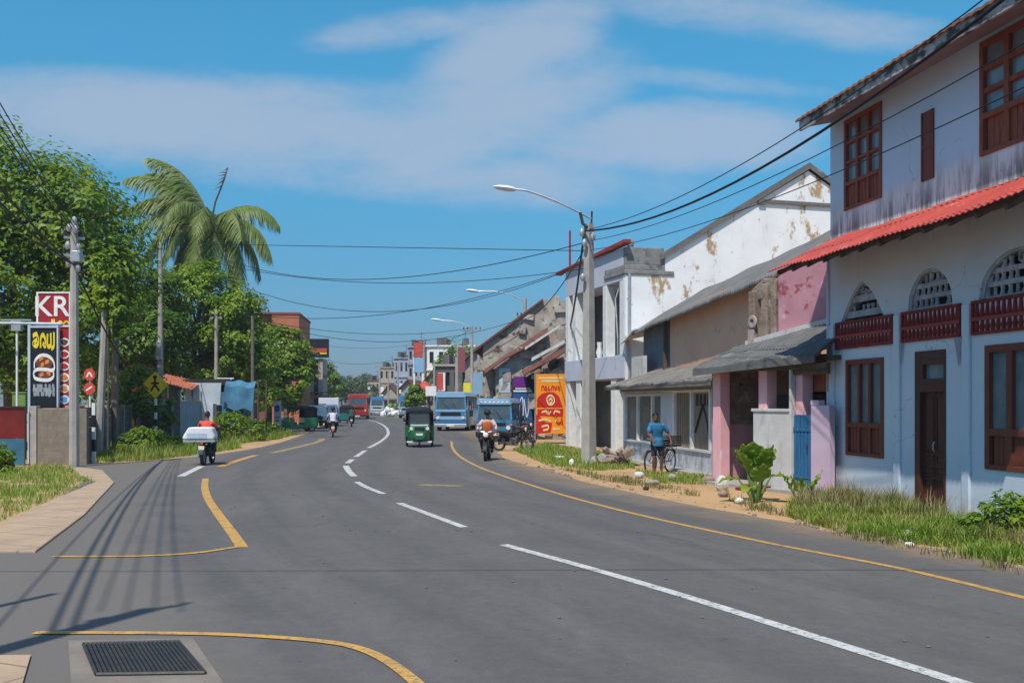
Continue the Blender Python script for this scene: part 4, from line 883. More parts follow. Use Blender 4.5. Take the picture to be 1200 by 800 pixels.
# tall red sign and black food sign
pmat('sign_red', (.34, .018, .025), (.28, .014, .02), 2, .5)
pmat('sign_black', (.012, .014, .018), None, 2, .5)
pmat('sign_yellow', (.80, .62, .03), None, 2, .5)
pmat('food_brown', (.20, .07, .035), (.10, .03, .018), 9, .5)
pmat('food_orange', (.72, .28, .04), (.55, .14, .03), 9, .5)
pmat('food_red', (.55, .04, .03), (.35, .02, .02), 9, .5)
def board(t, px0, px1, py0, py1, Y, mat, nm='board', th=.08):
    x0, z1 = XZ(px0, py0, Y); x1, z0 = XZ(px1, py1, Y); mb = MB(); mb.bx(x0, x1, Y, Y + th, z0, z1); o = mb.build(nm, mat, t); o.location = -t.location; return o, x0, x1, z0, z1
YS = 34.4
sx_, _ = XZ(62, 478, YS)
t = thing('tall_sign', 'tall red food sign with white KR lettering and a column of dish pictures', 'sign', (sx_, YS, 0))
o, x0, x1, z0, z1 = board(t, 43, 83, 342, 478, YS, 'sign_red')
mb = MB(); mb.bx(x0, x0 + .06, YS - .03, YS - .002, z0, z1); mb.bx(x1 - .05, x1, YS - .03, YS - .002, z0, z1); mb.bx(x0 + .06, x1 - .05, YS - .03, YS - .002, z1 - .05, z1); mb.bx(x0 + .06, x1 - .05, YS - .03, YS - .002, XZ(0, 382, YS)[1] - .03, XZ(0, 382, YS)[1] + .03)
for x in (x0 + .1, x1 - .1): mb.tube([(x, YS + .13, 0), (x, YS + .13, z1)], .045, 8)
f = mb.build('frame', 'white', t); f.location = -t.location
def T(x, y, z): return Matrix.Translation((x, y, z)) @ UPRIGHT
text_mesh('lettering', 'KR', .95, 'white', t, T(*(Vector((XZ(60.5, 360, YS)[0], YS - .01, XZ(0, 360, YS)[1])) - t.location)), .012)
mb = MB()
for i, py in enumerate((401, 415, 429, 442, 455, 468)):
    cx, cz = XZ(75.5, py, YS); mb.prism([(cx + .17 * math.cos(a), cz + .15 * math.sin(a)) for a in [k * .5236 for k in range(12)]], YS - .012, YS - .002)
o = mb.build('plate', 'white', t); o.location = -t.location
for i, (py, mt) in enumerate(((401, 'food_brown'), (415, 'food_red'), (429, 'food_red'), (442, 'food_orange'), (455, 'food_orange'), (468, 'sky_panel'))):
    cx, cz = XZ(75.5, py, YS); mb = MB(); mb.prism([(cx + .12 * math.cos(a) * (1 + .25 * math.sin(3 * a + i)), cz + .10 * math.sin(a)) for a in [k * .5236 for k in range(12)]], YS - .02, YS - .0125)
    o = mb.build('dish_picture', mt, t); o.location = -t.location
mb = MB(); c = XZ(62, 378, YS); mb.bx(c[0] - .05, c[0] + .07, YS - .015, YS - .002, c[1] - .12, c[1] + .12); ribbon(mb, [[(.2, .0), (.3, .08), (.4, 0), (.5, .08), (.6, .0)]], .05, lambda u, v, d: (c[0] + u - .05, YS - .004 - d, c[1] + v - .03)); o = mb.build('small_lettering', 'sign_yellow', t); o.location = -t.location
YB = 34.22
t = thing('food_sign', 'black upright food sign with yellow lettering and a picture of a dish', 'sign', (XZ(52, 478, YB)[0], YB, 0))
o, x0, x1, z0, z1 = board(t, 36, 67, 384, 477, YB, 'sign_black')
mb = MB()
for a, b, c_, d_ in ((x0 - .05, x0, z0 - .9, z1 + .08), (x1, x1 + .05, z0, z1 + .08), (x0, x1, z1, z1 + .06)): mb.bx(a, b, YB - .04, YB + .1, c_, d_)
mb.tube([(x0 - .1, YB + .15, 0), (x0 - .1, YB + .15, z1 + .1)], .07, 8); mb.tube([(x0 - 1.3, YB + .15, z1 + .17), (x1 + .1, YB + .15, z1 + .14)], .05, 6)
o = mb.build('frame', 'pale_tarp', t); o.location = -t.location
W_, H_ = x1 - x0, z1 - z0; F = lambda u, v, d: (x0 + u * W_, YB - .002 - d, z0 + v * H_)
mb = MB(); ribbon(mb, [[(.10, .90), (.22, .92), (.26, .86), (.16, .83), (.10, .80), (.2, .77), (.28, .80), (.28, .88)], [(.38, .76), (.38, .86), (.46, .91), (.55, .86), (.55, .77), (.47, .80)], [(.64, .91), (.64, .78), (.76, .78), (.76, .92)], [(.88, .93), (.88, .78), (.80, .74)]], .058, F, .008); o = mb.build('lettering', 'sign_yellow', t); o.location = -t.location
mb = MB(); ribbon(mb, [[(.14, .50), (.16, .58), (.34, .645), (.62, .65), (.84, .59), (.90, .50), (.80, .465), (.5, .478), (.25, .475), (.12, .44), (.16, .37), (.4, .345), (.7, .345), (.86, .385), (.86, .44)]], .045, F, .008); o = mb.build('plate_outline', 'white', t); o.location = -t.location
mb = MB(); mb.prism([(x0 + W_ * (.5 + .31 * math.cos(a)), z0 + H_ * (.555 + .085 * math.sin(a))) for a in [k * .42 for k in range(15)]], YB - .006, YB - .002); mb.prism([(x0 + W_ * (.53 + .26 * math.cos(a)), z0 + H_ * (.415 + .05 * math.sin(a))) for a in [k * .42 for k in range(15)]], YB - .006, YB - .002); o = mb.build('dish_picture', 'food_brown', t); o.location = -t.location
mb = MB(); ribbon(mb, [[(.34, .60), (.45, .62)], [(.55, .56), (.68, .58)], [(.40, .53), (.5, .545)], [(.62, .44), (.74, .42)], [(.35, .40), (.48, .42)]], .05, lambda u, v, d: F(u, v, d + .005), .006); 
[setattr(q_, 'location', -t.location) for q_ in mb.each('picture_detail', 'food_orange', t)]
mb = MB()
for u in (.14, .28, .42, .58, .72, .86): mb.add([F(u - .03, .14, .002), F(u + .05, .14, .002), F(u + .03, .29, .002), F(u - .05, .29, .002)], [(0, 1, 2, 3)])
ribbon(mb, [[(.1, .22), (.9, .22)], [(.2, .16), (.35, .27), (.5, .16)], [(.55, .28), (.7, .15), (.85, .28)]], .05, F, .006)
o = mb.build('lower_lettering', 'galvanised', t); o.location = -t.location
# thin lamp post by the fence, green planter
x, z = XZ(20, 376, 35); t = thing('lamp_post', 'thin white post with a flat lamp arm beside the black food sign', 'lamp post', (x, 35, 0))
mb = MB(); mb.tube([(0, 0, 0), (0, 0, z)], .04, 8); mb.build('post', 'white', t); mb = MB(); mb.bx(-.55, .5, -.06, .06, z, z + .06); mb.bx(-.16, .16, -.1, .1, z - .34, z - .002); mb.build('lamp', 'galvanised', t)
pmat('planter_green', (.16, .26, .06), (.12, .2, .05), 3, .7)
x0, z0 = XZ(14, 478, 36); x1, z1 = XZ(30, 461, 36); t = tag(thing('planter', 'small pale green box behind the red fence panels', 'box', ((x0 + x1) / 2, 36, 0)))
w2 = (x1 - x0) / 2; mb = MB(); mb.bx(-w2, w2, 0, .5, z0 - .2, z1); mb.bx(-w2 - .03, w2 + .03, -.03, .53, z1, z1 + .05); mb.build('box', 'planter_green', t, bevel=.02); mb = MB(); mb.bx(-w2 + .1, -w2 + .2, .2, .3, 0, z0 - .2); mb.bx(w2 - .2, w2 - .1, .2, .3, 0, z0 - .2); mb.build('leg', 'iron', t)
# road signs and striped posts
def striped(loc, h, label, r=.06, n=5):
    t = thing('striped_post', label, 'post', loc); a = MB(); b = MB()
    for i in range(n): (a if i % 2 == 0 else b).bx(-r, r, -r, r, h * i / n, h * (i + 1) / n)
    a.build('white_band', 'white', t); b.build('black_band', 'black', t); return t
x, y = G(110, 543); striped((x, y, 0), 2.0, 'black and white striped post at the foot of the first leaning pole', .05)
x, y = XZ(182.5, 500, 47)[0], 47; 
t = thing('warning_sign', 'yellow diamond warning sign with a dark symbol on a striped post', 'sign', (x, y, 0))
cx, cz = XZ(183, 451, 47); a = MB(); b = MB()
for i in range(7): (a if i % 2 == 0 else b).bx(-.05, .05, -.05, .05, 2.2 * i / 7, 2.2 * (i + 1) / 7)
a.build('white_band', 'white', t); b.build('black_band', 'black', t)
MB().prism([(0, cz + .62), (.60, cz), (0, cz - .62), (-.60, cz)], -.09, -.06).build('plate', 'sign_yellow', t)
mb = MB(); ribbon(mb, [[(0, cz + .25), (0, cz + .02)], [(-.18, cz - .26), (0, cz - .02), (.18, cz - .26)], [(-.16, cz + .08), (.16, cz + .08)]], .09, lambda u, v, d: (u, -.092 - d, v)); mb.ell((0, -.1, cz + .36), (.09, .02, .09)); mb.build('symbol', 'black', t)
x, z = XZ(105, 447, 41); t = thing('red_sign', 'small red and white figure-eight sign standing above the slab wall', 'sign', (x, 41, 0))
mb = MB(); mb.tube([(0, .05, 0), (0, .05, z + .3)], .035, 8); mb.build('post', 'white', t)
mb = MB(); mb.prism([(.24 * math.cos(k * .7854 + .39), z + .28 + .26 * math.sin(k * .7854 + .39)) for k in range(8)], -.02, .01); mb.prism([(.24 * math.cos(k * .7854 + .39), z - .28 + .26 * math.sin(k * .7854 + .39)) for k in range(8)], -.02, .01); mb.build('plate', 'tin_red', t)
mb = MB(); ribbon(mb, [[(-.1, z + .2), (0, z + .36), (.1, z + .2)], [(-.12, z - .35), (.1, z - .2)]], .06, lambda u, v, d: (u, -.022 - d, v)); mb.build('symbol', 'white', t)
# kiosk with grey roof, red awning, blue tarpaulin stall
pmat('kiosk_grey', (.42, .45, .48), (.36, .39, .42), 2, .8)
x0, z1 = XZ(150, 412, 62); x1, _ = XZ(193, 412, 62)
t = thing('garden_house', 'small grey house with an orange wall and a dark flat roof among the trees', 'house', ((x0 + x1) / 2, 62, 0)); w2 = (x1 - x0) / 2
mb = MB(); mb.bx(0, w2, 0, 3, 0, z1 - .05); mb.build('wall', 'kiosk_grey', t); mb = MB(); mb.bx(-w2, 0, -.05, 3, 0, z1 - .15); mb.build('orange_wall', 'food_orange', t); mb = MB(); mb.prism([(-w2 - .4, z1 - .15), (w2 + .3, z1), (w2 + .3, z1 + .15), (-w2 * .2, z1 + .45), (-w2 - .4, z1)], -.6, 3.4); mb.build('roof', 'dark_concrete', t)
mb = MB(); mb.bx(-w2 + .3, -.3, -.1, -.051, 1.0, 2.2); mb.build('window', 'dark_glass', t)
xa, za = XZ(190, 441, 56); xb, zb = XZ(232, 449, 56)
t = thing('tin_canopy', 'thin rusty orange tin canopy over the grey gate', 'canopy', ((xa + xb) / 2, 56, 0)); h2 = (xb - xa) / 2
pmat('rust_orange', (.52, .17, .09), (.40, .12, .07), 3, .8)
sheet_roof('sheet', t, (-h2, -1.0, za - .25), (h2, -1.0, zb - .35), (h2, .8, zb + .1), (-h2, .8, za + .15), 'rust_orange', .04, .025, .2, 5, wob=.08, seed=4)
mb = MB(); 
for x in (-h2 + .1, h2 - .1): mb.tube([(x, -.7, 0), (x, -.7, zb - .2)], .05, 6); mb.tube([(x, .7, 0), (x, .7, zb)], .05, 6)
mb.each('post', 'old_timber', t)
t = thing('tarpaulin_stall', 'roadside stall draped in blue and pale tarpaulins in front of the rider in red', 'stall', (-16.3, 57.0, 0), R(3))
mb = MB(); 
for x in (-1.6, 2.3):
    for y in (-.8, 1.6): mb.tube([(x, y, 0), (x, y, 3.3)], .05, 6)
mb.each('post', 'old_timber', t)
mb = MB(); mb.grid(lambda u, v: (-1.7 + 1.9 * u + .1 * v, -.86 - .12 * math.sin(u * 9) * (1 - v) , .25 + 2.85 * v), 24, 10); mb.grid(lambda u, v: (-1.7 + 1.9 * u + .1 * v, -.81 - .12 * math.sin(u * 9) * (1 - v), .25 + 2.85 * v), 24, 10); mb.build('pale_sheet', 'pale_tarp', t, True)
mb = MB(); mb.grid(lambda u, v: (.45 + 1.6 * u + .2 * v, -.95 - .25 * (1 - v) + 2.6 * max(0, v - .5) + .05 * math.sin(u * 8), 1.7 + 1.55 * min(1, v * 1.6) - .1 * u + .06 * math.sin(u * 11 + v * 5)), 20, 14); mb.grid(lambda u, v: (.45 + 1.6 * u + .2 * v, -.91 - .25 * (1 - v) + 2.6 * max(0, v - .5) + .05 * math.sin(u * 8), 1.66 + 1.55 * min(1, v * 1.6) - .1 * u + .06 * math.sin(u * 11 + v * 5)), 20, 14); mb.build('blue_sheet', 'blue_tarp', t, True)
mb = MB(); mb.add([(.3, -.9, 2.6), (2.2, -.95, 2.55), (.9, -.92, .5), (.4, -.92, .9)], [(0, 1, 2, 3)]); mb.add([(.3, -.85, 2.6), (2.2, -.9, 2.55), (.9, -.87, .5), (.4, -.87, .9)], [(0, 1, 2, 3)]); mb.build('hanging_sheet', 'blue_tarp', t)
mb = MB(); mb.bx(-1.8, .6, -.7, 1.5, 3.02, 3.3); mb.build('board', 'dark', t); mb = MB(); mb.bx(.2, 2.2, -.6, 1.2, 0, .9); mb.build('counter', 'dark', t)
x, z = XZ(271, 462, 58); t = thing('twin_lamp', 'white post with two small lamp heads beside the blue tarpaulin stall', 'lamp post', (x, 58, 0))
mb = MB(); mb.tube([(0, 0, 0), (0, 0, z + .9)], .05, 8); mb.tube([(-.8, 0, z + .9), (.15, 0, z + .9)], .035, 6); mb.build('post', 'white', t)
mb = MB(); mb.ell((.2, -.1, z + .45), (.24, .2, .17)); mb.ell((.2, -.1, z + .05), (.24, .2, .17)); mb.build('lamp', 'galvanised', t, True)
x, _ = XZ(325, 500, 64); t = thing('blue_board', 'narrow upright blue and white board under the flowering tree', 'sign', (x, 64, 0), R(-12))
mb = MB(); mb.bx(-.24, .24, 0, .06, .05, 2.1); mb.build('board', 'pale_tarp', t); mb = MB(); mb.prism([(.17 * math.cos(k * .4), 1.65 + .22 * math.sin(k * .4)) for k in range(16)], -.02, -.002); ribbon(mb, [[(-.15, 1.1), (.15, 1.1)], [(-.15, .9), (.1, .9)]], .08, lambda u, v, d: (u, -.002 - d, v)); mb.build('emblem', 'cobalt', t)

# orange building, billboard building
pmat('terracotta', (.42, .15, .085), (.37, .125, .07), .8, .85)
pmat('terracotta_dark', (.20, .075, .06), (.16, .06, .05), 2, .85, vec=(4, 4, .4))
x0, z1 = XZ(293, 368, 104); x1, _ = XZ(350, 368, 104)
t = thing('terracotta_building', 'tall plain terracotta orange block rising behind the flowering tree', 'building', ((x0 + x1) / 2, 104, 0), R(6)); w2 = (x1 - x0) / 2
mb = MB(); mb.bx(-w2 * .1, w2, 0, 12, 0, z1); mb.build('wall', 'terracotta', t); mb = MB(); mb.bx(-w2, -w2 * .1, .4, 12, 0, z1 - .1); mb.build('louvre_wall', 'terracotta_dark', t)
mb = MB(); mb.bx(-w2 - .1, w2 + .1, -.1, 12.1, z1, z1 + .18); mb.build('coping', 'terracotta_dark', t); mb = MB()
for i in range(3): mb.bx(w2 * .2, w2 * .7, -.05, .05, 1.2 + i * 2.6, 2.6 + i * 2.6)
mb.build('window', 'dark_glass', t)
Yb = 120; x0, z1 = XZ(354, 420, Yb); x1, _ = XZ(378, 420, Yb)
pmat('drab', (.42, .38, .34), (.33, .29, .26), 1.2, .9, layers=[((.2, .18, .16), 1.5, .58, .75, (1, 1, .4))])
t = thing('billboard_building', 'narrow three storey building with pale columns and a dark billboard on its roof', 'building', ((x0 + x1) / 2, Yb, 0), R(5)); w2 = (x1 - x0) / 2
mb = MB()
for a, b in ((-w2, -w2 + .35), (-.35, .15), (w2 - .5, w2)): mb.bx(a, b, 0, 6, 0, z1)
for z in (2.6, 5.0): mb.bx(-w2, w2, .05, 6, z, z + .35)
mb.build('wall', 'drab', t); mb = MB(); mb.bx(-w2 + .1, w2 - .1, .5, 5.8, 0, z1 - .1); mb.build('window', 'dark_glass', t)
mb = MB(); bz = XZ(0, 397, Yb)[1]; mb.bx(-w2 - .2, w2 + .75, -.3, -.1, z1 + .1, bz); b_ = mb.build('billboard', 'sign_black', t)
mb = MB(); mb.bx(-w2, w2 + .5, -.35, -.302, z1 + .7, z1 + 1.2); mb.build('red_stripe', 'tin_red', b_); mb = MB(); mb.bx(-w2, -w2 + .8, -.36, -.302, z1 + 1.22, z1 + 1.75); mb.bx(w2 - .3, w2 + .5, -.34, -.302, z1 + .5, z1 + .68); mb.build('yellow_patch', 'sign_yellow', b_)
mb = MB(); mb.prism([(-w2 - .6, 3.2), (w2 + .9, 3.2), (w2 + .9, 3.3), (-w2 - .6, 3.3)], -2, -.02); mb.build('awning', 'dark_concrete', t)

# ------------------------------------------------------------------ trees and plants on the left
tree('broadleaf_tree', 'huge dark broadleaf tree filling the upper left edge', 'tree', (-21.5, 44), [(-3.5, 0, 9.6, 3.4, 3.2, 3.6), (0, .5, 10.6, 3.2, 3, 3.2), (2.6, 0, 9.6, 2.6, 2.6, 2.8), (-4, -1, 5.4, 3.2, 2.8, 2.8), (.2, -1.2, 6.6, 3, 2.6, 3), (3.4, -.4, 6.3, 2.4, 2.4, 2.8), (-1.5, -1.5, 3.4, 3.4, 2.2, 2.4), (2.4, -.8, 3.4, 1.8, 1.8, 1.9)], 52000, .25, 'leaf_mid', .45)
tree('broadleaf_tree', 'dense green tree behind the bare leaning pole, right of the huge tree', 'tree', (-22.6, 59), [(-1.4, 0, 8.8, 2.2, 2, 2.6), (1.0, .4, 7.8, 2.0, 1.8, 2.4), (-.6, -.6, 5.8, 2.6, 2, 2.4), (2.0, -.4, 5.4, 1.8, 1.8, 1.9), (-1.6, -.6, 3.6, 2.2, 1.6, 1.8)], 26000, .24, 'leaf_dark', .3)
tree('broadleaf_tree', 'rounded bright green tree below the coconut palm', 'tree', (-19.5, 62.5), [(-2.0, 0, 6.5, 2.1, 1.9, 2.1), (.4, 0, 8.0, 2.3, 2.0, 2.2), (2.8, -.2, 6.4, 1.8, 1.8, 2.1), (-1.6, -.3, 4.4, 2.2, 1.8, 1.9), (1.6, -.3, 4.4, 2.3, 1.8, 2.0), (3.4, .4, 4.2, 1.3, 1.4, 1.6)], 30000, .25, 'leaf_bright', .35)
tree('broadleaf_tree', 'dark tree in the gap between the palm and the thin wooden pole', 'tree', (-18.6, 67), [(0, 0, 6.6, 2.0, 2, 2.4), (.8, 0, 4.0, 1.8, 1.8, 2.2), (-.8, 0, 3.4, 1.8, 1.8, 2)], 14000, .27, 'leaf_dark', .25)
ft = tree('flowering_tree', 'bushy green tree with white flower clusters beside the thin wooden pole', 'tree', (-18.6, 78), [(-1.2, 0, 6.3, 1.8, 1.7, 1.8), (1.3, -.1, 6.2, 1.5, 1.4, 1.5), (2.3, 0, 4.7, 1.3, 1.3, 1.5), (.6, -.2, 5.2, 2.0, 1.8, 1.9), (1.2, -.4, 3.3, 2.0, 1.7, 1.7), (-1.2, -.4, 3.4, 2.2, 1.8, 1.9), (0, -.4, 2.0, 2.4, 1.6, 1.2), (-2.4, 0, 7.2, .8, .8, 1.2)], 22000, .30, 'leaf_bright', .25)
P_ = []; 
for c in [(-.6, -1.4, 5.9), (.9, -1.5, 5.6), (1.4, -1.3, 6.0), (-1.6, -1.4, 6.6), (.2, -1.9, 4.9)]: P_.append(np.array(c) + rng.normal(size=(26, 3)) * np.array([.34, .2, .22]))
P_ = np.concatenate(P_); N_ = rng.normal(size=P_.shape) + np.array([0, -1, .6]); N_ /= np.linalg.norm(N_, axis=1, keepdims=True); v, f = leaf_quads(P_, N_, .22, .8); np_mesh('flower', v, f, 'flower_white', ft)
tree('garden_bush', 'green bush above the slab wall beside the second leaning pole', 'bush', (-18.3, 49.8), [(0, 0, 2.4, 1.2, .9, 1.3), (.6, 0, 1.5, 1.3, .8, 1.0)], 3200, .22, 'leaf_mid', .08)
tree('garden_bush', 'leafy shrub in front of the red and blue fence', 'bush', (-14.75, 29.2), [(0, 0, .38, .6, .5, .42), (-.8, -.4, .36, .7, .6, .4), (.3, -.4, .22, .4, .4, .25), (-1.6, -1, .4, .9, .6, .45)], 4200, .13, 'leaf_mid', .04)
tree('garden_bush', 'low weed bush at the foot of the second leaning pole', 'bush', (-14.9, 41.6), [(0, 0, .45, .8, .6, .5), (.8, .4, .3, .6, .5, .35), (-.5, -.4, .3, .5, .5, .35)], 2400, .14, 'leaf_bright', .04)
tree('garden_bush', 'rounded roadside bush right of the rider in red', 'bush', (-14.6, 53.0), [(0, 0, .7, 1.0, .8, .7), (.9, .6, .45, .7, .6, .5), (-.4, -.5, .5, .6, .5, .5)], 3000, .15, 'leaf_bright', .05)
tree('garden_bush', 'small roadside bush at the foot of the thin wooden pole', 'bush', (-15.6, 61.5), [(0, 0, .5, 1.0, .7, .55), (.9, .8, .35, .6, .6, .4)], 2200, .16, 'leaf_mid', .05)
tree('climbing_creeper', 'bright green creeper hanging from the top of the first leaning pole', 'creeper', (-14.95, 37.9), [(-.05, 0, 6.4, .45, .35, .7), (.25, -.1, 5.4, .42, .35, .7), (-.3, 0, 7.0, .35, .3, .5), (.45, -.1, 4.7, .3, .3, .5)], 2600, .26, 'leaf_bright', .03, limbs=False, asp=.35)
# coconut palm
pmat('palm_dead', (.10, .09, .05), (.06, .06, .04), 3, .8)
def palm(name, label, loc, h, lean, fr, Lf, leaf, mat, trunk_r=.2, wind=(0, 0, 0), n=38, group=None):
    t = thing(name, label, 'palm tree', loc, 0, group); top = Vector((lean[0], lean[1], h))
    mb = MB(); pts = [Vector((lean[0] * (u ** 1.6), lean[1] * u ** 1.6, h * u)) for u in [i / 10 for i in range(11)]]; mb.tube(pts, [trunk_r * (1.5 if i == 0 else 1.1 - .05 * i) for i in range(11)], 9); mb.build('trunk', 'pole_wood', t, True)
    V = []; F = []; rm = MB()
    for az, el, dr, sc in fr:
        pts, v, f = frond(Lf * sc, dr, R(az), R(el), leaf * sc, n, .075, 0, wind); o = len(V); V += [p + top for p in v]; F += [tuple(i + o for i in q) for q in f]; rm.tube([p + top for p in pts[::2]], [.05, .045, .04, .035, .03, .025, .02, .015, .01][:len(pts[::2])], 5)
    mb = MB(); mb.v = [tuple(p) for p in V]; mb.f = F; mb.build('crown', mat, t); rm.build('frond_stem', 'pole_wood', t, True)
    s = MB(); s.tube([top, top + Vector((.3, 0, 1.4)), top + Vector((.85, 0, 2.8)), top + Vector((1.1, 0, 3.6))], [.07, .06, .05, .03], 6)
    for i in range(9): q = top + Vector((.75 + .04 * i, random.uniform(-.05, .05), 2.4 + .14 * i)); e_ = q + Vector((-random.uniform(.1, .7), random.uniform(-.3, .3), -random.uniform(-.1, .6))); s.add([q, q + Vector((0, 0, .09)), e_], [(0, 1, 2)])
    s.build('broken_frond', 'palm_dead', t)
    mb = MB()
    for i in range(7): a = i * .9; mb.ell(top + Vector((.3 * math.cos(a), .3 * math.sin(a), -.35 - .1 * (i % 2))), (.14, .14, .18), 8, 6)
    mb.build('coconut', 'food_orange', t, True); return t
x, z = XZ(247, 262, 66)
palm('coconut_palm', 'tall coconut palm with windblown fronds rising above the trees', (x - .6, 66, 0), z, (.6, 0), [(350, -20, 1.6, .9), (185, -20, 1.9, 1.0), (255, -15, 1.9, 1.0), (290, -30, 1.8, .9), (120, 10, 1.8, 1.0), (80, 45, 1.4, 1.0), (175, 74, .75, 1.2), (185, 62, .8, 1.25), (178, 48, .9, 1.2), (195, 34, 1.1, 1.1), (168, 20, 1.2, 1.05), (200, 8, 1.9, 1.0), (150, 5, 2.2, .95), (5, 46, 1.3, 1.0), (350, 24, 1.4, 1.1), (20, 6, 1.5, 1.0), (335, -8, 1.4, 1.0), (300, 8, 1.7, .95), (285, 40, 1.5, 1.0), (320, 34, 1.4, 1.0), (240, -28, 2.0, .95), (215, -35, 2.0, .9), (100, 30, 1.8, .9), (60, 20, 2.0, .9), (270, 12, 2.2, .9), (250, 55, 1.6, .9), (190, 52, 1.0, 1.1), (165, 66, .7, 1.15), (205, 28, 1.7, 1.05), (140, 40, 1.7, 1), (225, 15, 2.0, .95), (180, -8, 2.2, .95), (345, -30, 1.5, .95), (30, 30, 1.4, 1.0)], 5.3, 1.5, 'palm_leaf', .22, (-.35, 0, 0), 84)
# grasses on the left verge
grass('left_verge_grass', 'short green grass on the verge by the left pavement', [[(-13.6, 31.2), G(112, 566), G(60, 586), G(0, 611), (-17, 20), (-17, 29.5), (-14.5, 32.5)]], 16000, .15, 'grass_green', .018, .7, .0)
grass('left_wall_grass', 'rough grass along the foot of the slab wall', [[(-14.2, 34.0), (-12.6, 35.2), (-12.0, 40), (-11.9, 45), (-13.6, 50), (-17.6, 49.5), (-16.3, 42)]], 9000, .34, 'grass_green', .03, .5, -.1)
grass('left_far_grass', 'grass tufts along the road past the rider in red', [[(-13.4, 50.5), (-12.8, 56), (-13.6, 64), (-15.5, 66), (-15.6, 52)]], 5000, .38, 'grass_green', .035, .5, -.1)
# ------------------------------------------------------------------ poles and overhead cables
def pole(name, label, loc, h, r0, r1, mat='concrete', lean=(0, 0), group='utility poles along the street', square=False, arms=(), ins=(), box=None, lamp=None, n=8):
    """arms: (z, half length, azimuth); ins: insulator points; lamp: (z0, [(dx, dz)...], az) curved arm with a lamp head"""
    t = thing(name, label, 'pole' if not lamp else 'street lamp', loc, 0, group)
    mb = MB(); mb.tube([(0, 0, -.2), (lean[0] * .5, lean[1] * .5, h * .5), (lean[0], lean[1], h)], [r0, (r0 + r1) / 2, r1], 4 if square else n)
    mb.build('shaft', mat, t, not square)
    for z, half, az in arms:
        mb = MB(); c, s = math.cos(az), math.sin(az); q = z / h; mb.box((lean[0] * q, lean[1] * q, z), (half * 2, .07, .08), (0, 0, az)); a = mb.build('crossarm', 'galvanised', t)
        m2 = MB()
        for k in (-1, -.5, .5, 1): m2.tube([(lean[0] * q + c * half * k * .92, lean[1] * q + s * half * k * .92, z + .04), (lean[0] * q + c * half * k * .92, lean[1] * q + s * half * k * .92, z + .22)], [.045, .035], 6)
        m2.each('insulator', 'dark', a)
    if ins:
        mb = MB()
        for x, y, z in ins: mb.tube([(x, y, z - .12), (x, y, z - .04), (x, y, z + .04), (x, y, z + .12)], [.05, .085, .085, .04], 8)
        mb.each('insulator', 'galvanised', t, smooth=True)
    if box: mb = MB(); mb.box(box[:3], box[3:6]); mb.build('junction_box', 'galvanised', t, bevel=.02)
    if lamp:
        z0, cur, az, hl = lamp; c, s = math.cos(az), math.sin(az); mb = MB(); pts = [(lean[0] + c * d, lean[1] + s * d, z0 + e) for d, e in smooth_line(cur, 4)]; mb.tube(pts, .032, 6); a = mb.build('lamp_arm', 'galvanised', t, True)
        e = Vector(pts[-1]); d = Vector((c, s, .12)).normalized(); mb = MB(); sd = Vector((-s, c, 0)); rings = []
        for u, wd, hh in ((0, .05, .05), (.12, .10, .08), (.35, .15, .10), (.75, .14, .08), (1, .05, .03)):
            p = e + d * hl * u; rings.append([p + sd * wd * math.cos(k * .7854) + Vector((0, 0, 1)) * hh * math.sin(k * .7854) for k in range(8)])
        mb.loft(rings); mb.build('lamp_head', 'white', a, True)
    return t
PX = Vector(G(690, 545))
pole('street_lamp', 'near concrete street lamp pole standing in the grass on the right', (PX.x, PX.y, 0), 7.75, .25, .15, 'concrete', square=True, ins=[(-.22, -.1, 7.45), (-.15, -.22, 7.1), (.12, -.2, 7.3), (-.2, -.2, 6.0)], lamp=(8.0, [(-.1, -.1), (.9, .4), (1.9, .78), (2.35, .85)], math.pi, .72), group='street lamps on the right')
t = bpy.data.objects['street_lamp']; mb = MB(); mb.tube([(.08, 0, 7.5), (.1, 0, 8.15)], .03, 6); mb.tube([(-.28, -.05, 8.1), (-.2, -.05, 7.75), (-.05, -.1, 7.62)], .05, 6); mb.build('bracket', 'dark', t)
x, y = G(615, 511); pole('street_lamp', 'street lamp pole in front of the ruined building', (x, y, 0), 8.3, .17, .11, 'concrete', lamp=(8.0, [(0, .1), (1.2, .6), (2.4, .72), (2.8, .7)], math.pi, .75), group='street lamps on the right', box=(.05, -.25, 3.2, .8, .3, 1.5), arms=[(7.2, .5, .3)])
x, y = G(553, 502); pole('street_lamp', 'street lamp pole behind the parked blue van', (x, y, 0), 8.0, .16, .10, 'concrete', lamp=(7.8, [(0, .1), (1.3, .55), (2.4, .65)], math.pi, .8), group='street lamps on the right', arms=[(7.7, .7, 0)])
x, y = G(87, 547); pole('utility_pole', 'tall concrete pole with stacked insulators between the food signs and the slab wall', (x, y, 0), 7.6, .17, .12, 'concrete', arms=[(6.6, .32, .5), (7.15, .3, .5)], ins=[(.16, -.1, 6.2), (-.14, -.1, 6.35), (.16, -.05, 6.85), (-.16, -.1, 6.9), (.1, -.1, 7.4), (-.12, -.1, 7.45), (0, 0, 7.7)], box=(.14, -.12, 6.55, .26, .24, .35))
x, y = G(115, 535); pole('utility_pole', 'grey concrete pole leaning right with the creeper on its top', (x, y, 0), 6.5, .16, .12, 'concrete', lean=(.32, 0))
x, y = XZ(134, 527, 43)[0], 43; pole('utility_pole', 'bare brown wooden pole standing just right of the leaning concrete pole', (x, y, 0), 6.4, .17, .14, 'pole_wood', lean=(.06, 0))
x, z = XZ(188, 284, 51); pole('utility_pole', 'very tall pale concrete pole in front of the coconut palm', (x, 51, 0), z, .18, .09, 'concrete', box=(0, -.2, 4.6, .26, .2, .9))
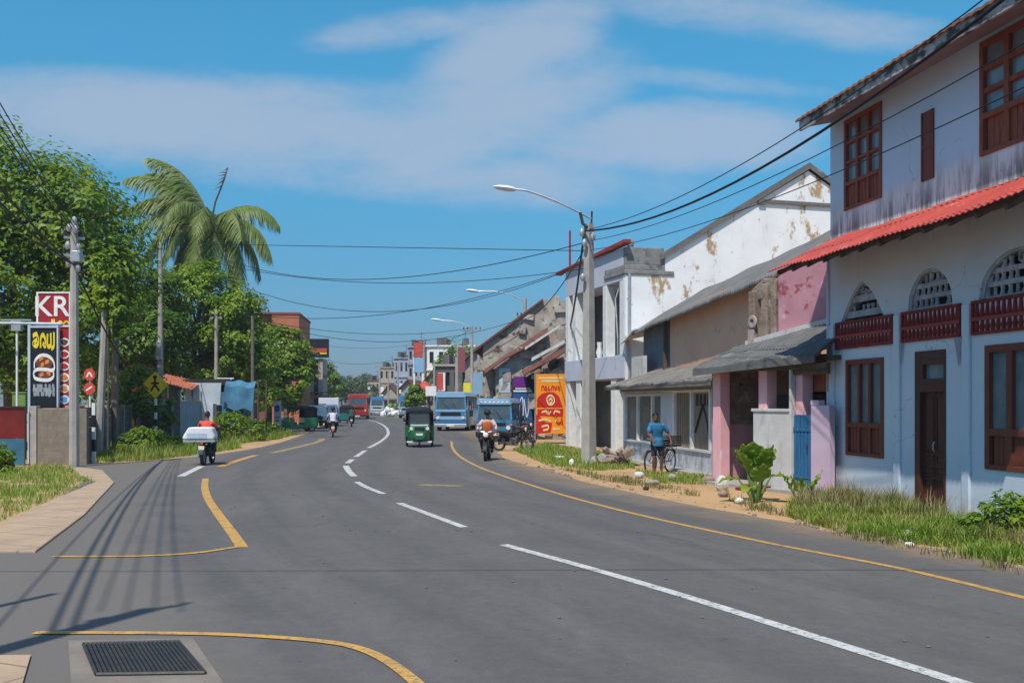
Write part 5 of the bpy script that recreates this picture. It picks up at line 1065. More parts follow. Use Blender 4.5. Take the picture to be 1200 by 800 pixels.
x, z = XZ(253.5, 362, 60); pole('utility_pole', 'slim grey pole behind the blue tarpaulin stall', (x, 60, 0), z, .14, .10, 'concrete', arms=[(z - .5, .35, 0)])
x, y = G(296, 512.5); z = XZ(296, 370, y)[1]; pole('utility_pole', 'thin straight yellowish wooden pole beside the flowering tree', (x, y, 0), z, .11, .09, 'pole_wood')
pole('utility_pole', 'concrete pole beside the camera casting its shadow on the side street', (-5.73, 4.09, 0), 9.5, .17, .12, 'concrete', arms=[(9.3, .5, .9)])
pole('utility_pole', 'second shorter pole beside the camera, left of the first', (-6.74, 5.58, 0), 8.4, .07, .06, 'concrete')
for i, (px, top, Y, lab) in enumerate(((497, 397, 150, 'far pole beside the red and white pylon'), (445, 428, 190, 'far pale pole left of the grey town buildings'), (455, 432, 175, 'far thin pole above the white stall clutter'), (466, 424, 165, 'far pole in front of the grey town buildings'), (474, 428, 205, 'far pole right of the blue-grey block'), (509, 425, 118, 'far pole above the blue bus'), (535, 418, 88, 'pole standing just left of the maroon hanging sign'), (561, 412, 82, 'pole carrying the pale blue panel'))):
    x, z = XZ(px, top, Y); pole('utility_pole', lab, (x, Y, 0), z, .16, .11, 'concrete', arms=[(z - .4, .8, 0)] if i in (0, 1, 3) else (), n=6)
NC = [0]
def cable(label, a, b, sag, r=.014, group='overhead cables across the street'):
    a, b = Vector(a), Vector(b); mb = MB(); n = 18; mb.tube([a.lerp(b, i / n) - Vector((0, 0, sag * 4 * (i / n) * (1 - i / n))) for i in range(n + 1)], r, 5)
    return tag(mb.build('overhead_cable', 'cable', None, True), label, 'cable', group)
def pt(px, py, Y): x, z = XZ(px, py, Y); return (x, Y, z)
TP = (PX.x - .15, PX.y - .1, 7.5)
cable('thick black cable from the near street lamp up to the lilac house eaves', TP, (7.7, 13.2, 8.3), .95, .03)
cable('thinner cable running just above the thick one to the lilac house', (PX.x, PX.y - .1, 7.55), (7.9, 12.4, 8.6), .75, .012)
cable('upper thin cable crossing in front of the brown windows of the lilac house', (PX.x + .1, PX.y - .1, 7.2), (7.35, 10.0, 6.9), .55, .010)
cable('lower thin cable crossing the narrow brown shutter of the lilac house', (PX.x + .1, PX.y - .1, 6.9), (7.45, 10.0, 6.3), .5, .010)
cable('thick cable sagging from the near street lamp to the ruined building', TP, (3.0, 59, 5.6), .9, .04)
c_ = pt(615, 372, 61)
cable('cable linking the near street lamp to the lamp before the ruin', (PX.x - .1, PX.y, 7.0), (c_[0], c_[1], 7.0), .5, .02)
for i, (a, b, sag, lab) in enumerate(((pt(253.5, 300, 60), pt(690, 283, 33), 1.3, 'dark cable from the slim pole over the road to the near street lamp'), (pt(240, 286, 56), pt(690, 294, 40), .0, 'topmost thin cable crossing the sky right of the palm'),
        (pt(253.5, 308, 60), pt(690, 314, 44), .9, 'thin cable drooping below the topmost one'), (pt(253.5, 322, 60), pt(663, 318, 47), 2.0, 'deeply sagging thin cable over the middle of the road'), (pt(253.5, 362, 60), pt(655, 320, 47), 1.2, 'cable rising from the slim pole to the white building coping'),
        (pt(296, 373, 59), pt(615, 372, 61), 1.4, 'cable from the thin wooden pole to the lamp before the ruin'), (pt(253.5, 364, 60), pt(553, 384, 80), .9, 'low cable from the slim pole to the lamp behind the van'),
        (pt(377, 420, 119), pt(553, 386, 80), 1.5, 'cable from the billboard roof to the lamp behind the van'), (pt(384, 405, 119), pt(497, 400, 150), .6, 'far cable from the billboard to the pole by the pylon'))): cable(lab, a, b, sag, .016)
x, y = G(87, 547)
for i, (dx, dz, s, r) in enumerate(((-.4, -.05, .3, .013), (-.15, -.05, .35, .013), (.15, -.1, .35, .013), (.4, -.1, .4, .013), (.0, -1.4, .55, .028), (.05, -1.9, .7, .028), (0, -3.0, .5, .014))):
    lab = ['topmost of the thin cables at the upper left corner', 'second of the thin cables at the upper left corner', 'third of the thin cables at the upper left corner', 'lowest of the thin cables at the upper left corner', 'thick twisted cable below the thin ones at the upper left', 'second thick cable crossing the huge left tree', 'low cable running over the left trees to the insulators'][i]
    cable(lab, (-5.73 + dx, 4.09, 9.45 + dz), (x + dx * .4, y, 7.5 + max(dz, -1.2)), s, r, 'cables from the near pole to the insulator pole')
cable('cable bundle sagging from the insulator pole past the leaning poles', (x, y, 6.3), pt(188, 462, 51), .9, .03, 'cables from the near pole to the insulator pole')
cable('loose cable hanging between the leaning pole and the tall pale pole', pt(124, 350, 38), pt(188, 440, 51), .7, .025, 'cables from the near pole to the insulator pole')
cable('short cable from the tall pale pole to the slim pole', pt(188, 405, 51), pt(253.5, 384, 60), .8, .022, 'cables from the near pole to the insulator pole')
# ------------------------------------------------------------------ vehicles (front faces local -y)
def paint(name, c, c2=None): return pmat(name, c, c2 or tuple(x * .9 for x in c), 1.2, .32, spec=.5, coat=.4, layers=[((.20, .17, .14), 2.2, .62, .85, (1, 1, 1), (.3, .9), .6)])
paint('tuk_green', (.012, .13, .05)); paint('bus_blue', (.05, .22, .46)); paint('bus_light', (.26, .44, .62)); paint('bus_red', (.50, .03, .02)); paint('car_white', (.66, .67, .68)); paint('truck_blue', (.06, .14, .34)); paint('van_blue', (.04, .20, .36)); paint('dull_green', (.03, .24, .10)); paint('tank_red', (.30, .02, .02)); paint('teal', (.02, .14, .14))
pmat('lamp_glass', (.75, .75, .72), None, 3, .15, spec=.6)
pmat('amber', (.75, .25, .03), None, 3, .3)
pmat('number_plate', (.75, .72, .6), None, 3, .5)
pmat('seat_black', (.015, .015, .016), None, 3, .5)
pmat('engine_grey', (.16, .16, .165), (.07, .07, .07), 9, .45, metal=.6)
def ring_xz(y, w, z0, z1, r=.12, top=None, n=3):
    """rounded rectangle ring in the xz plane; top = width at the top"""
    tw = (top if top is not None else w) / 2; bw = w / 2; out = []
    for (cx, cz, a0) in ((tw - r, z1 - r, 0), (-tw + r, z1 - r, 90), (-bw + r, z0 + r, 180), (bw - r, z0 + r, 270)):
        for k in range(n + 1): a = R(a0 + 90 * k / n); out.append((cx + r * math.cos(a), y, cz + r * math.sin(a)))
    return out
def add_wheel(t, x, y, r, w, hub='galvanised'):
    mb = MB(); mb.ring((x, y, r), r, w, r * .35, 22); wh = mb.build('wheel', 'rubber', t, True)
    mb = MB(); mb.tube([(x - w * .3, y, r), (x + w * .3, y, r)], r * .66, 18); mb.tube([(x - w * .42, y, r), (x + w * .42, y, r)], r * .25, 10); mb.build('rim', hub, wh); return wh
def lamps(t, pts, r, y, mat='lamp_glass', nm='headlight'):
    for x, z in pts: mb = MB(); mb.tube([(x, y - .05, z), (x, y + .04, z)], [r * .9, r], 12); mb.build(nm, mat, t, bevel=.004)
def bus(name, label, cat, loc, rz, L, Wd, H, body, roof, wind=(.47, .88), band=None, wheel_r=.45, grille='black', round_=.25, group=None, visor=None, nose=.0):
    t = thing(name, label, cat, loc, rz, group); z0 = .32; hw = Wd / 2; zb, zt = H * wind[0], H * wind[1]
    mb = MB(); mb.loft([ring_xz(0, Wd * .94, z0 + .1, zb, .12), ring_xz(.10, Wd, z0, zb, .06), ring_xz(L - .1, Wd, z0, zb, .06), ring_xz(L, Wd * .95, z0 + .1, zb, .12)]); mb.build('body', body, t, True)
    mb = MB(); mb.loft([ring_xz(.14, Wd * .92, zt, H - .06, .10, Wd * .8), ring_xz(.5, Wd * .98, zt, H, round_ * .6, Wd * .94), ring_xz(L - .4, Wd * .98, zt, H, round_ * .6, Wd * .94), ring_xz(L - .05, Wd * .92, zt, H - .08, .10, Wd * .8)]); mb.build('roof', roof, t, True)
    mb = MB(); q = .04  # pillars
    for sx in (-1, 1):
        mb.loft([[(sx * hw * .97, .04, zb), (sx * hw * .87, .04, zb), (sx * hw * .87, .14, zb), (sx * hw * .97, .14, zb)], [(sx * hw * .90, .18, zt + .02), (sx * hw * .80, .18, zt + .02), (sx * hw * .80, .28, zt + .02), (sx * hw * .90, .28, zt + .02)]])
        n = max(2, int(L / 1.4))
        for i in range(1, n + 1): y = .35 + (L - .5) * i / n; mb.bx(sx * hw * .98 - .04, sx * hw * .98 + .02, y - .06, y + .04, zb, zt + .02)
    mb.bx(-hw * .95, hw * .95, L - .12, L - .04, zb, zt + .02)
    mb.build('pillar', body, t)
    MB().add([(-hw * .9, .06, zb), (hw * .9, .06, zb), (hw * .84, .20, zt), (-hw * .84, .20, zt), (-hw * .9, .09, zb), (hw * .9, .09, zb), (hw * .84, .23, zt), (-hw * .84, .23, zt)], [(0, 1, 2, 3), (4, 7, 6, 5), (0, 4, 5, 1), (1, 5, 6, 2), (2, 6, 7, 3), (3, 7, 4, 0)]).build('windscreen', 'screen_glass', t)
    for sx in (-1, 1): MB().bx(sx * hw * .955 - .01, sx * hw * .955 + .01, .3, L - .15, zb, zt).build('side_window', 'dark_glass', t)
    mb = MB(); mb.bx(-hw * .62, hw * .62, -.012, .1, z0 + (zb - z0) * .62, z0 + (zb - z0) * .84)
    for k in range(3): z = z0 + (zb - z0) * (.64 + .065 * k); mb.bx(-hw * .6, hw * .6, -.022, -.013, z, z + .02)
    mb.build('grille', grille, t)
    if band: mb = MB(); mb.bx(-hw * .92, hw * .92, -.008, .1, z0 + (zb - z0) * .42, z0 + (zb - z0) * .60); mb.bx(-hw * .92, hw * .92, -.008, .1, z0 + (zb - z0) * .88, zb - .005); mb.build('front_band', band, t)
    if visor: 
        mb = MB(); mb.bx(-hw * .84, hw * .84, .10, .20, zt + .02, zt + .22); v = mb.build('visor', visor, t); mb = MB()
        for i in range(7): mb.ell((-hw * .7 + i * hw * .23, .09, zt + .12), (.06, .02, .05), 8, 5)
        mb.build('ornament', 'white', v)
    lamps(t, [(-hw * .76, z0 + (zb - z0) * .52), (hw * .76, z0 + (zb - z0) * .52)], .12, -.02); lamps(t, [(-hw * .9, z0 + (zb - z0) * .70), (hw * .9, z0 + (zb - z0) * .70)], .06, .01, 'amber', 'indicator')
    mb = MB(); mb.bx(-hw * .98, hw * .98, -.14, .05, z0 - .02, z0 + .2); mb.build('bumper', 'galvanised' if band else 'black', t, bevel=.03)
    mb = MB(); mb.bx(-.28, .28, -.155, -.142, z0 + .02, z0 + .15); mb.build('number_plate', 'number_plate', t)
    for sx in (-1, 1):
        mb = MB(); mb.tube([(sx * hw * .9, .1, zt - .1), (sx * (hw + .18), -.12, zt - .12), (sx * (hw + .2), -.12, zt - .3)], .018, 6); mb.bx(sx * (hw + .2) - .09, sx * (hw + .2) + .09, -.15, -.11, zt - .6, zt - .28); mb.build('mirror', 'black', t)
        add_wheel(t, sx * (hw - .17), L * .2, wheel_r, .26); add_wheel(t, sx * (hw - .17), L * .78, wheel_r, .26)
    mb = MB(); mb.tube([(-.1, .02, zb + .03), (-hw * .5, .1, zb + (zt - zb) * .55)], .012, 5); mb.tube([(.4, .02, zb + .03), (hw * .1, .1, zb + (zt - zb) * .55)], .012, 5); mb.build('wiper', 'black', t)
    mb = MB(); mb.bx(-hw * .85, hw * .85, .5, L - .4, .5, zb * .98); mb.build('interior', 'dark', t)
    return t
# auto rickshaw
def rickshaw(label, loc, rz, body='tuk_green', group='auto rickshaws'):
    t = thing('auto_rickshaw', label, 'auto rickshaw', loc, rz, group)
    mb = MB(); mb.loft([ring_xz(-1.28, .50, .38, .78, .16), ring_xz(-1.16, .74, .30, .92, .2), ring_xz(-.85, .92, .28, 1.0, .16), ring_xz(-.70, .98, .28, 1.0, .1)]); mb.build('nose', body, t, True)
    mb = MB(); mb.loft([ring_xz(-.70, 1.0, .26, .46, .06), ring_xz(-.35, 1.28, .24, .50, .08), ring_xz(.30, 1.32, .24, .52, .08), ring_xz(.32, 1.34, .24, .98, .08), ring_xz(1.15, 1.32, .26, 1.02, .1), ring_xz(1.32, 1.2, .36, .96, .14)]); mb.build('body', body, t, True)
    mb = MB(); 
    for sx in (-1, 1): mb.loft([[(sx * .66, -.62, .30), (sx * .60, -.66, .30), (sx * .60, -.3, .30), (sx * .66, -.3, .3)], [(sx * .63, -.70, 1.0), (sx * .57, -.72, 1.0), (sx * .57, -.45, 1.0), (sx * .63, -.42, 1.0)]])
    mb.build('side_panel', body, t)
    mb = MB(); mb.loft([ring_xz(-.90, .96, 1.58, 1.68, .045, .86), ring_xz(-.6, 1.16, 1.56, 1.78, .09, 1.0), ring_xz(.2, 1.26, 1.54, 1.82, .11, 1.06), ring_xz(1.1, 1.26, 1.50, 1.76, .11, 1.04), ring_xz(1.28, 1.16, 1.46, 1.66, .08, 1.0)]); mb.loft([ring_xz(1.16, 1.24, .98, 1.52, .05), ring_xz(1.24, 1.2, .98, 1.52, .05)]); 
    for sx in (-1, 1): mb.bx(sx * .625 - .015, sx * .625 + .015, .35, 1.18, .98, 1.55)
    mb.build('hood', 'black', t, True)
    mb = MB()
    for sx in (-1, 1): mb.tube([(sx * .48, -.78, .98), (sx * .44, -.84, 1.60)], .035, 6); mb.tube([(sx * .62, -.5, .98), (sx * .60, -.4, 1.58)], .025, 6); mb.tube([(sx * .62, .32, .95), (sx * .62, .34, 1.58)], .025, 6)
    mb.build('frame', 'black', t)
    mb = MB(); mb.add([(-.46, -.80, 1.0), (.46, -.80, 1.0), (.42, -.86, 1.58), (-.42, -.86, 1.58), (-.46, -.785, 1.0), (.46, -.785, 1.0), (.42, -.845, 1.58), (-.42, -.845, 1.58)], [(0, 1, 2, 3), (4, 7, 6, 5), (0, 4, 5, 1), (1, 5, 6, 2), (2, 6, 7, 3), (3, 7, 4, 0)]); mb.build('windscreen', 'screen_glass', t)
    mb = MB(); mb.bx(-.40, .40, -.90, -.80, .985, 1.03); mb.build('sun_strip', 'white', t)
    mb = MB(); mb.box((0, -1.23, .82), (.44, .1, .22)); mb.build('front_panel', 'black', t, bevel=.03)
    lamps(t, [(-.36, .86), (.36, .86)], .085, -1.13); lamps(t, [(-.45, .74), (.45, .74)], .04, -1.02, 'amber', 'indicator')
    mb = MB(); mb.box((-.34, -1.06, .26), (.44, .06, .07)); mb.box((.34, -1.06, .26), (.44, .06, .07)); mb.build('bumper', 'white', t, bevel=.015)
    mb = MB(); mb.box((0, -1.30, .60), (.30, .02, .1)); mb.build('number_plate', 'number_plate', t)
    add_wheel(t, 0, -1.0, .22, .10); add_wheel(t, -.58, .85, .23, .11); add_wheel(t, .58, .85, .23, .11)
    mb = MB(); mb.loft([ring_xz(-1.24, .2, .34, .44, .04), ring_xz(-1.0, .22, .42, .50, .04), ring_xz(-.78, .2, .34, .44, .04)]); mb.build('mudguard', body, t)
    mb = MB(); mb.bx(-.5, .5, .55, .75, .5, 1.15); mb.bx(-.5, .5, .2, .75, .45, .62); mb.bx(-.3, .3, -.4, -.1, .4, .66); mb.build('seat', 'seat_black', t, bevel=.04)
    for sx in (-1, 1): mb = MB(); mb.tube([(sx * .5, -.82, 1.15), (sx * .66, -.95, 1.2)], .012, 5); mb.ell((sx * .68, -.96, 1.24), (.05, .02, .08), 8, 6); mb.build('mirror', 'black', t)
    return t
x, y = G(489, 524.5); rickshaw('dark green auto rickshaw driving towards the camera in the middle of the road', (x, y + 1.1, 0), R(5))
x, y = G(345, 506); rickshaw('green auto rickshaw parked in the shade under the flowering tree', (x, y + 1, 0), R(-62), 'dull_green')
x, y = G(403, 496); rickshaw('small far auto rickshaw of teal colour in front of the red bus', (x, y + 1.6, 0), R(185), 'teal')
# buses and vans
x, y = G(528, 505); bus('bus', 'light blue bus with a white fronted band parked on the right behind the rickshaw', 'bus', (x, y, 0), R(-4), 7.5, 2.35, 2.8, 'bus_blue', 'bus_light', (.55, .86), 'bus_light')
x, y = G(579, 518); bus('van', 'blue passenger van with a pale roof and decorated visor, nearest of the vans', 'van', (x, y, 0), R(-6), 5.0, 1.92, 2.25, 'van_blue', 'bus_light', (.50, .85), None, .36, visor='bus_light')
x, y = G(419, 491); bus('bus', 'red bus driving away on the far left of the road', 'bus', (x, y, 0), R(6), 8.5, 2.5, 3.1, 'bus_red', 'bus_red', (.56, .84), None, .48, group=None)
x, y = G(442, 486); bus('bus', 'far grey-blue bus right of the red bus', 'bus', (x, y, 0), R(8), 8, 2.3, 3.0, 'bus_light', 'bus_blue', (.5, .82), 'car_white', .46)
x, y = G(477, 490); bus('van', 'far pale blue van behind the green rickshaw', 'van', (x, y, 0), R(4), 5, 2.2, 3.0, 'bus_light', 'bus_blue', (.5, .72), None, .38)
# white four-wheel drive
x, y = G(366, 502); t = thing('jeep', 'white four wheel drive with a black front guard parked by the billboard building', 'car', (x + .3, y, 0), R(8))
mb = MB(); mb.loft([ring_xz(0, 1.55, .5, .98, .1), ring_xz(.15, 1.72, .42, 1.05, .1), ring_xz(1.2, 1.76, .42, 1.12, .08), ring_xz(4.1, 1.76, .42, 1.12, .08), ring_xz(4.3, 1.66, .5, 1.06, .1)]); mb.build('body', 'car_white', t, True)
mb = MB(); mb.loft([ring_xz(1.15, 1.6, 1.08, 1.16, .03), ring_xz(1.6, 1.6, 1.1, 1.80, .06, 1.36), ring_xz(3.9, 1.62, 1.1, 1.84, .06, 1.4), ring_xz(4.2, 1.6, 1.1, 1.7, .06, 1.36)]); mb.build('cabin', 'car_white', t, True)
mb = MB(); mb.add([(-.72, 1.17, 1.18), (.72, 1.17, 1.18), (.60, 1.55, 1.70), (-.60, 1.55, 1.70)], [(0, 1, 2, 3)]); mb.build('windscreen', 'dark_glass', t)
for sx in (-1, 1):
    mb = MB(); mb.bx(sx * .77 - .02, sx * .77 + .02, 1.7, 3.8, 1.2, 1.65); mb.build('side_window', 'dark_glass', t); add_wheel(t, sx * .74, .8, .37, .22); add_wheel(t, sx * .74, 3.3, .37, .22)
mb = MB(); mb.bx(-.5, .5, -.03, .1, .68, .94); mb.build('grille', 'black', t); lamps(t, [(-.64, .82), (.64, .82)], .11, .02)
mb = MB(); mb.bx(-.84, .84, -.16, .02, .44, .62); mb.tube([(-.4, -.12, .6), (-.4, -.14, 1.0), (.4, -.14, 1.0), (.4, -.12, .6)], .035, 6); mb.build('front_guard', 'black', t)
mb = MB(); mb.bx(-.62, .62, 1.9, 3.6, 1.86, 1.93); mb.build('roof_rack', 'black', t)
# small box truck
x, y = G(386, 500); t = thing('box_truck', 'small truck with a blue cab and a white box body left of the red bus', 'truck', (x - .3, y + 1, 0), R(8))
mb = MB(); mb.loft([ring_xz(0, 1.5, .5, 1.15, .1), ring_xz(.1, 1.62, .42, 1.2, .08), ring_xz(.35, 1.58, .42, 1.85, .1, 1.4), ring_xz(1.5, 1.6, .42, 1.9, .08, 1.45)]); mb.build('cab', 'truck_blue', t, True)
mb = MB(); mb.add([(-.68, .14, 1.22), (.68, .14, 1.22), (.60, .335, 1.76), (-.60, .335, 1.76), (-.68, .08, 1.22), (.68, .08, 1.22), (.60, .30, 1.76), (-.60, .30, 1.76)], [(0, 1, 2, 3), (4, 7, 6, 5), (0, 4, 5, 1), (1, 5, 6, 2), (2, 6, 7, 3), (3, 7, 4, 0)]); mb.build('windscreen', 'screen_glass', t)
mb = MB(); mb.bx(-.85, .85, 1.6, 4.6, .75, 2.45); mb.build('box_body', 'car_white', t, bevel=.03); mb = MB(); mb.bx(-.55, .55, -.02, .08, .75, .95); mb.build('grille', 'black', t); lamps(t, [(-.6, .85), (.6, .85)], .1, 0)
mb = MB(); mb.bx(-.8, .8, -.1, .05, .4, .56); mb.build('bumper', 'galvanised', t)
for sx in (-1, 1): add_wheel(t, sx * .68, .8, .33, .2); add_wheel(t, sx * .68, 3.6, .33, .2)

# motorcycles (front -y) and bicycle
def motorcycle(label, loc, rz, tank='tank_red', group='motorcycles'):
    t = thing('motorcycle', label, 'motorcycle', loc, rz, group)
    for y in (-.64, .62):
        mb = MB(); mb.ring((0, y, .30), .30, .10, .08, 26); w = mb.build('wheel', 'rubber', t, True)
        mb = MB(); mb.ring((0, y, .30), .225, .05, .025, 26); mb.tube([(-.06, y, .3), (.06, y, .3)], .05, 8)
        for k in range(8): a = k * math.pi / 4; mb.tube([(0, y, .3), (0, y + .2 * math.cos(a), .3 + .2 * math.sin(a))], .008, 4)
        mb.build('rim', 'galvanised', w)
    mb = MB()
    for sx in (-.09, .09): mb.tube([(sx, -.64, .30), (sx, -.50, .72), (sx * .9, -.42, .95)], .022, 6); mb.tube([(sx, .62, .30), (sx, .1, .34), (sx, -.1, .30)], .02, 6); mb.tube([(sx, .62, .32), (sx * 1.3, .5, .66)], .025, 6)
    mb.tube([(0, -.44, .90), (0, -.05, .62), (0, .15, .60), (0, .75, .70)], .028, 6); mb.tube([(0, -.44, .86), (0, -.28, .40), (0, .12, .30), (0, .15, .60)], .025, 6); mb.build('frame', 'black', t, True)
    mb = MB(); mb.box((0, -.06, .42), (.26, .32, .26)); mb.tube([(0, -.1, .45), (0, -.2, .62)], [.10, .08], 8); mb.tube([(-.16, .02, .36), (.16, .02, .36)], .10, 10); mb.build('engine', 'engine_grey', t, bevel=.02)
    mb = MB(); mb.loft([[(p[0] * w, y, z + p[1] * h) for p in ((1, 0), (.8, .7), (0, 1), (-.8, .7), (-1, 0), (-.7, -.6), (.7, -.6))] for y, w, h, z in ((-.40, .06, .06, .82), (-.28, .13, .11, .80), (-.05, .13, .11, .76), (.10, .07, .06, .72))]); mb.build('fuel_tank', tank, t, True)
    mb = MB(); mb.loft([ring_xz(.04, .18, .70, .78, .03), ring_xz(.3, .26, .70, .80, .04), ring_xz(.62, .24, .74, .84, .04), ring_xz(.78, .16, .78, .84, .03)]); mb.build('seat', 'seat_black', t, True)
    mb = MB(); mb.tube([(-.36, -.26, 1.02), (-.18, -.38, 1.02), (0, -.42, .97), (.18, -.38, 1.02), (.36, -.26, 1.02)], .016, 6); mb.tube([(-.2, -.38, 1.02), (-.26, -.36, 1.2)], .008, 4); mb.tube([(.2, -.38, 1.02), (.26, -.36, 1.2)], .008, 4); mb.ell((-.27, -.36, 1.23), (.06, .015, .04), 8, 6); mb.ell((.27, -.36, 1.23), (.06, .015, .04), 8, 6); mb.build('handlebar', 'chrome', t)
    mb = MB(); mb.ell((0, -.52, .90), (.12, .08, .12)); h = mb.build('headlight', 'black', t, True); mb = MB(); mb.ell((0, -.575, .90), (.095, .04, .095)); mb.build('lens', 'lamp_glass', h, True)
    for y, a0, a1 in ((-.64, 60, 170), (.62, 10, 120)):
        mb = MB(); n = 8
        for e in (0, .012):
            mb.grid(lambda u, v: ((v - .5) * .14, y + (.345 + e) * math.cos(R(a0 + (a1 - a0) * u)), .30 + (.345 + e) * math.sin(R(a0 + (a1 - a0) * u))), n, 2)
        mb.build('mudguard', tank, t, True)
    mb = MB(); mb.tube([(.10, -.2, .42), (.14, -.16, .24), (.15, .1, .24), (.16, .7, .34)], [.025, .025, .04, .05], 8); mb.build('exhaust', 'chrome', t, True)
    mb = MB(); mb.box((0, .86, .72), (.10, .05, .07)); mb.build('tail_light', 'tin_red', t); mb = MB(); mb.box((0, .90, .58), (.18, .015, .12)); mb.build('number_plate', 'number_plate', t)
    return t
# ------------------------------------------------------------------ people
pmat('skin', (.17, .085, .05), (.14, .07, .04), 6, .6)
pmat('hair', (.010, .009, .008), None, 6, .6)
pmat('eye', (.02, .015, .012), None, 6, .3)
pmat('cloth_blue', (.035, .20, .36), (.02, .13, .25), 3, .9, .3, 12, [((.07, .32, .5), 5, .58, .7, (3, 3, .6))])
pmat('cloth_dark', (.035, .033, .035), (.025, .024, .026), 4, .9)
pmat('cloth_red', (.68, .10, .06), (.58, .08, .05), 3, .9, .2, 12)
pmat('cloth_denim', (.045, .065, .12), (.035, .05, .09), 4, .9)
pmat('cloth_white', (.62, .64, .68), (.55, .57, .61), 3, .9, .2, 12)
pmat('cloth_pink', (.60, .40, .36), (.52, .34, .31), 3, .9)
pmat('vest_orange', (.66, .16, .05), (.55, .13, .04), 3, .8)
pmat('cloth_green', (.03, .09, .08), None, 3, .9)
pmat('wrap_white', (.72, .72, .74), (.62, .62, .66), 2, .6, .4, 6, [((.45, .45, .50), 2.2, .6, .72, (1, 1, 2.5))])
def hand(mb, w, fw, side, curl=1.0, s=1.0):
    """palm from wrist w along fw, five fingers curled towards 'side' (palm normal)"""
    w = Vector(w); f = Vector(fw).normalized(); p = Vector(side).normalized(); p = (p - f * p.dot(f)).normalized(); q = f.cross(p)
    mb.tube([w - f * .01, w + f * .03, w + f * .085], [.026, .036, .034], 8)
    for i, ln in enumerate((.062, .072, .067, .052)):
        b = w + f * .08 + q * (.030 - .020 * i); k1 = b + (f * .75 + p * .35 * curl).normalized() * ln * .45; k2 = k1 + (f * (.6 - .6 * curl) + p).normalized() * ln * .35; e = k2 + (f * (.5 - 1.0 * curl) + p * .6).normalized() * ln * .3
        mb.tube([b - f * .02, b, k1, k2, e], [.010, .0105, .0098, .009, .008], 6)
    b = w + f * .03 + q * .03; mb.tube([b, b + (q * .7 + f * .6 + p * .3) * .035, b + (q * .5 + f * .9 + p * .9) * .05], [.014, .012, .010], 6)
def person(label, loc, rz, J, top, bottom, helmet=None, sleeves='short', legs='long', shoes='black', extra=None, name='person'):
    t = thing(name, label, 'person', loc, rz); V_ = lambda k: Vector(J[k]); mb = MB()
    pel, ch, nk, hd = V_('pelvis'), V_('chest'), V_('neck'), V_('head')
    mid = pel.lerp(ch, .45)
    def torso(m, g):
        rings = []
        for c, rx, ry in ((pel - Vector((0, 0, .09)), .12, .10), (pel, .165, .12), (mid, .145, .105), (ch, .175, .115), (ch.lerp(nk, .62), .15, .095), (ch.lerp(nk, .92), .07, .07)):
            rings.append([c + Vector(((rx + g) * math.cos(a), (ry + g) * math.sin(a), 0)) for a in [k * math.pi / 7 for k in range(14)]])
        m.loft(rings)
    torso(mb, 0); mb.tube([ch.lerp(nk, .7), nk, hd - Vector((0, 0, .06))], [.06, .052, .05], 10)
    mb.ell(hd + Vector((0, .01, .02)), (.076, .096, .112), 14, 10); mb.ell(hd + Vector((0, -.03, -.06)), (.055, .06, .05), 10, 8); mb.ell(hd + Vector((0, -.098, -.012)), (.013, .02, .022), 8, 6); mb.ell(hd + Vector((0, -.088, -.055)), (.024, .012, .008), 8, 6)
    for sx in (-1, 1):
        k = 'l' if sx < 0 else 'r'; s_, e_, w_ = V_('sh' + k), V_('el' + k), V_('wr' + k); h_, kn, an = V_('hip' + k), V_('kn' + k), V_('an' + k)
        mb.ell(hd + Vector((sx * .078, .012, -.005)), (.012, .02, .03), 6, 6)
        mb.tube([ch.lerp(s_, .4), s_, s_.lerp(e_, .5), e_, e_.lerp(w_, .35), w_], [.06, .056, .048, .038, .038, .026], 10); hand(mb, w_, J.get('hd' + k, tuple(w_ - e_)), J.get('pn' + k, (0, -.2, -1)))
        mb.tube([pel.lerp(h_, .6), h_, h_.lerp(kn, .5), kn, kn.lerp(an, .35), an], [.08, .09, .072, .052, .053, .036], 10); fo = Vector(J.get('ft' + k, (0, -1, 0))).normalized(); mb.tube([an, an + fo * -.04 + Vector((0, 0, -.045)), an + fo * .08 + Vector((0, 0, -.055)), an + fo * .17 + Vector((0, 0, -.065))], [.038, .042, .038, .026], 8)
    remeshed(mb, 'body', 'skin', t, .0105, 2)
    m = MB(); torso(m, .016)
    for k in 'lr':
        s_, e_, w_ = V_('sh' + k), V_('el' + k), V_('wr' + k)
        m.tube([ch.lerp(s_, .4), s_, s_.lerp(e_, .5), s_.lerp(e_, .85)] + ([e_, e_.lerp(w_, .4), e_.lerp(w_, .88)] if sleeves == 'long' else []), [.074, .074, .068, .064] + ([.054, .05, .042] if sleeves == 'long' else []), 10)
    if extra == 'long': m.tube([pel + Vector((0, 0, .05)), pel + Vector((0, .0, -.16))], [.175, .185], 12)
    remeshed(m, 'shirt', top, t, .016, 5)
    m = MB(); m.tube([pel + Vector((0, 0, .05)), pel - Vector((0, 0, .08))], [.165, .15], 12)
    for k in 'lr':
        h_, kn, an = V_('hip' + k), V_('kn' + k), V_('an' + k)
        m.tube([pel.lerp(h_, .6), h_, h_.lerp(kn, .5), h_.lerp(kn, .9)] + ([kn, kn.lerp(an, .4), kn.lerp(an, .93)] if legs == 'long' else []), [.1, .108, .092, .08] + ([.072, .07, .058] if legs == 'long' else []), 10)
    remeshed(m, 'trousers', bottom, t, .018, 5)
    if shoes:
        for k in 'lr':
            an = V_('an' + k); fo = Vector(J.get('ft' + k, (0, -1, 0))).normalized(); m = MB(); m.tube([an + fo * -.06 + Vector((0, 0, -.05)), an + fo * .03 + Vector((0, 0, -.052)), an + fo * .12 + Vector((0, 0, -.062)), an + fo * .19 + Vector((0, 0, -.066))], [.05, .052, .044, .03], 8); m.build('shoe', shoes, t, True)
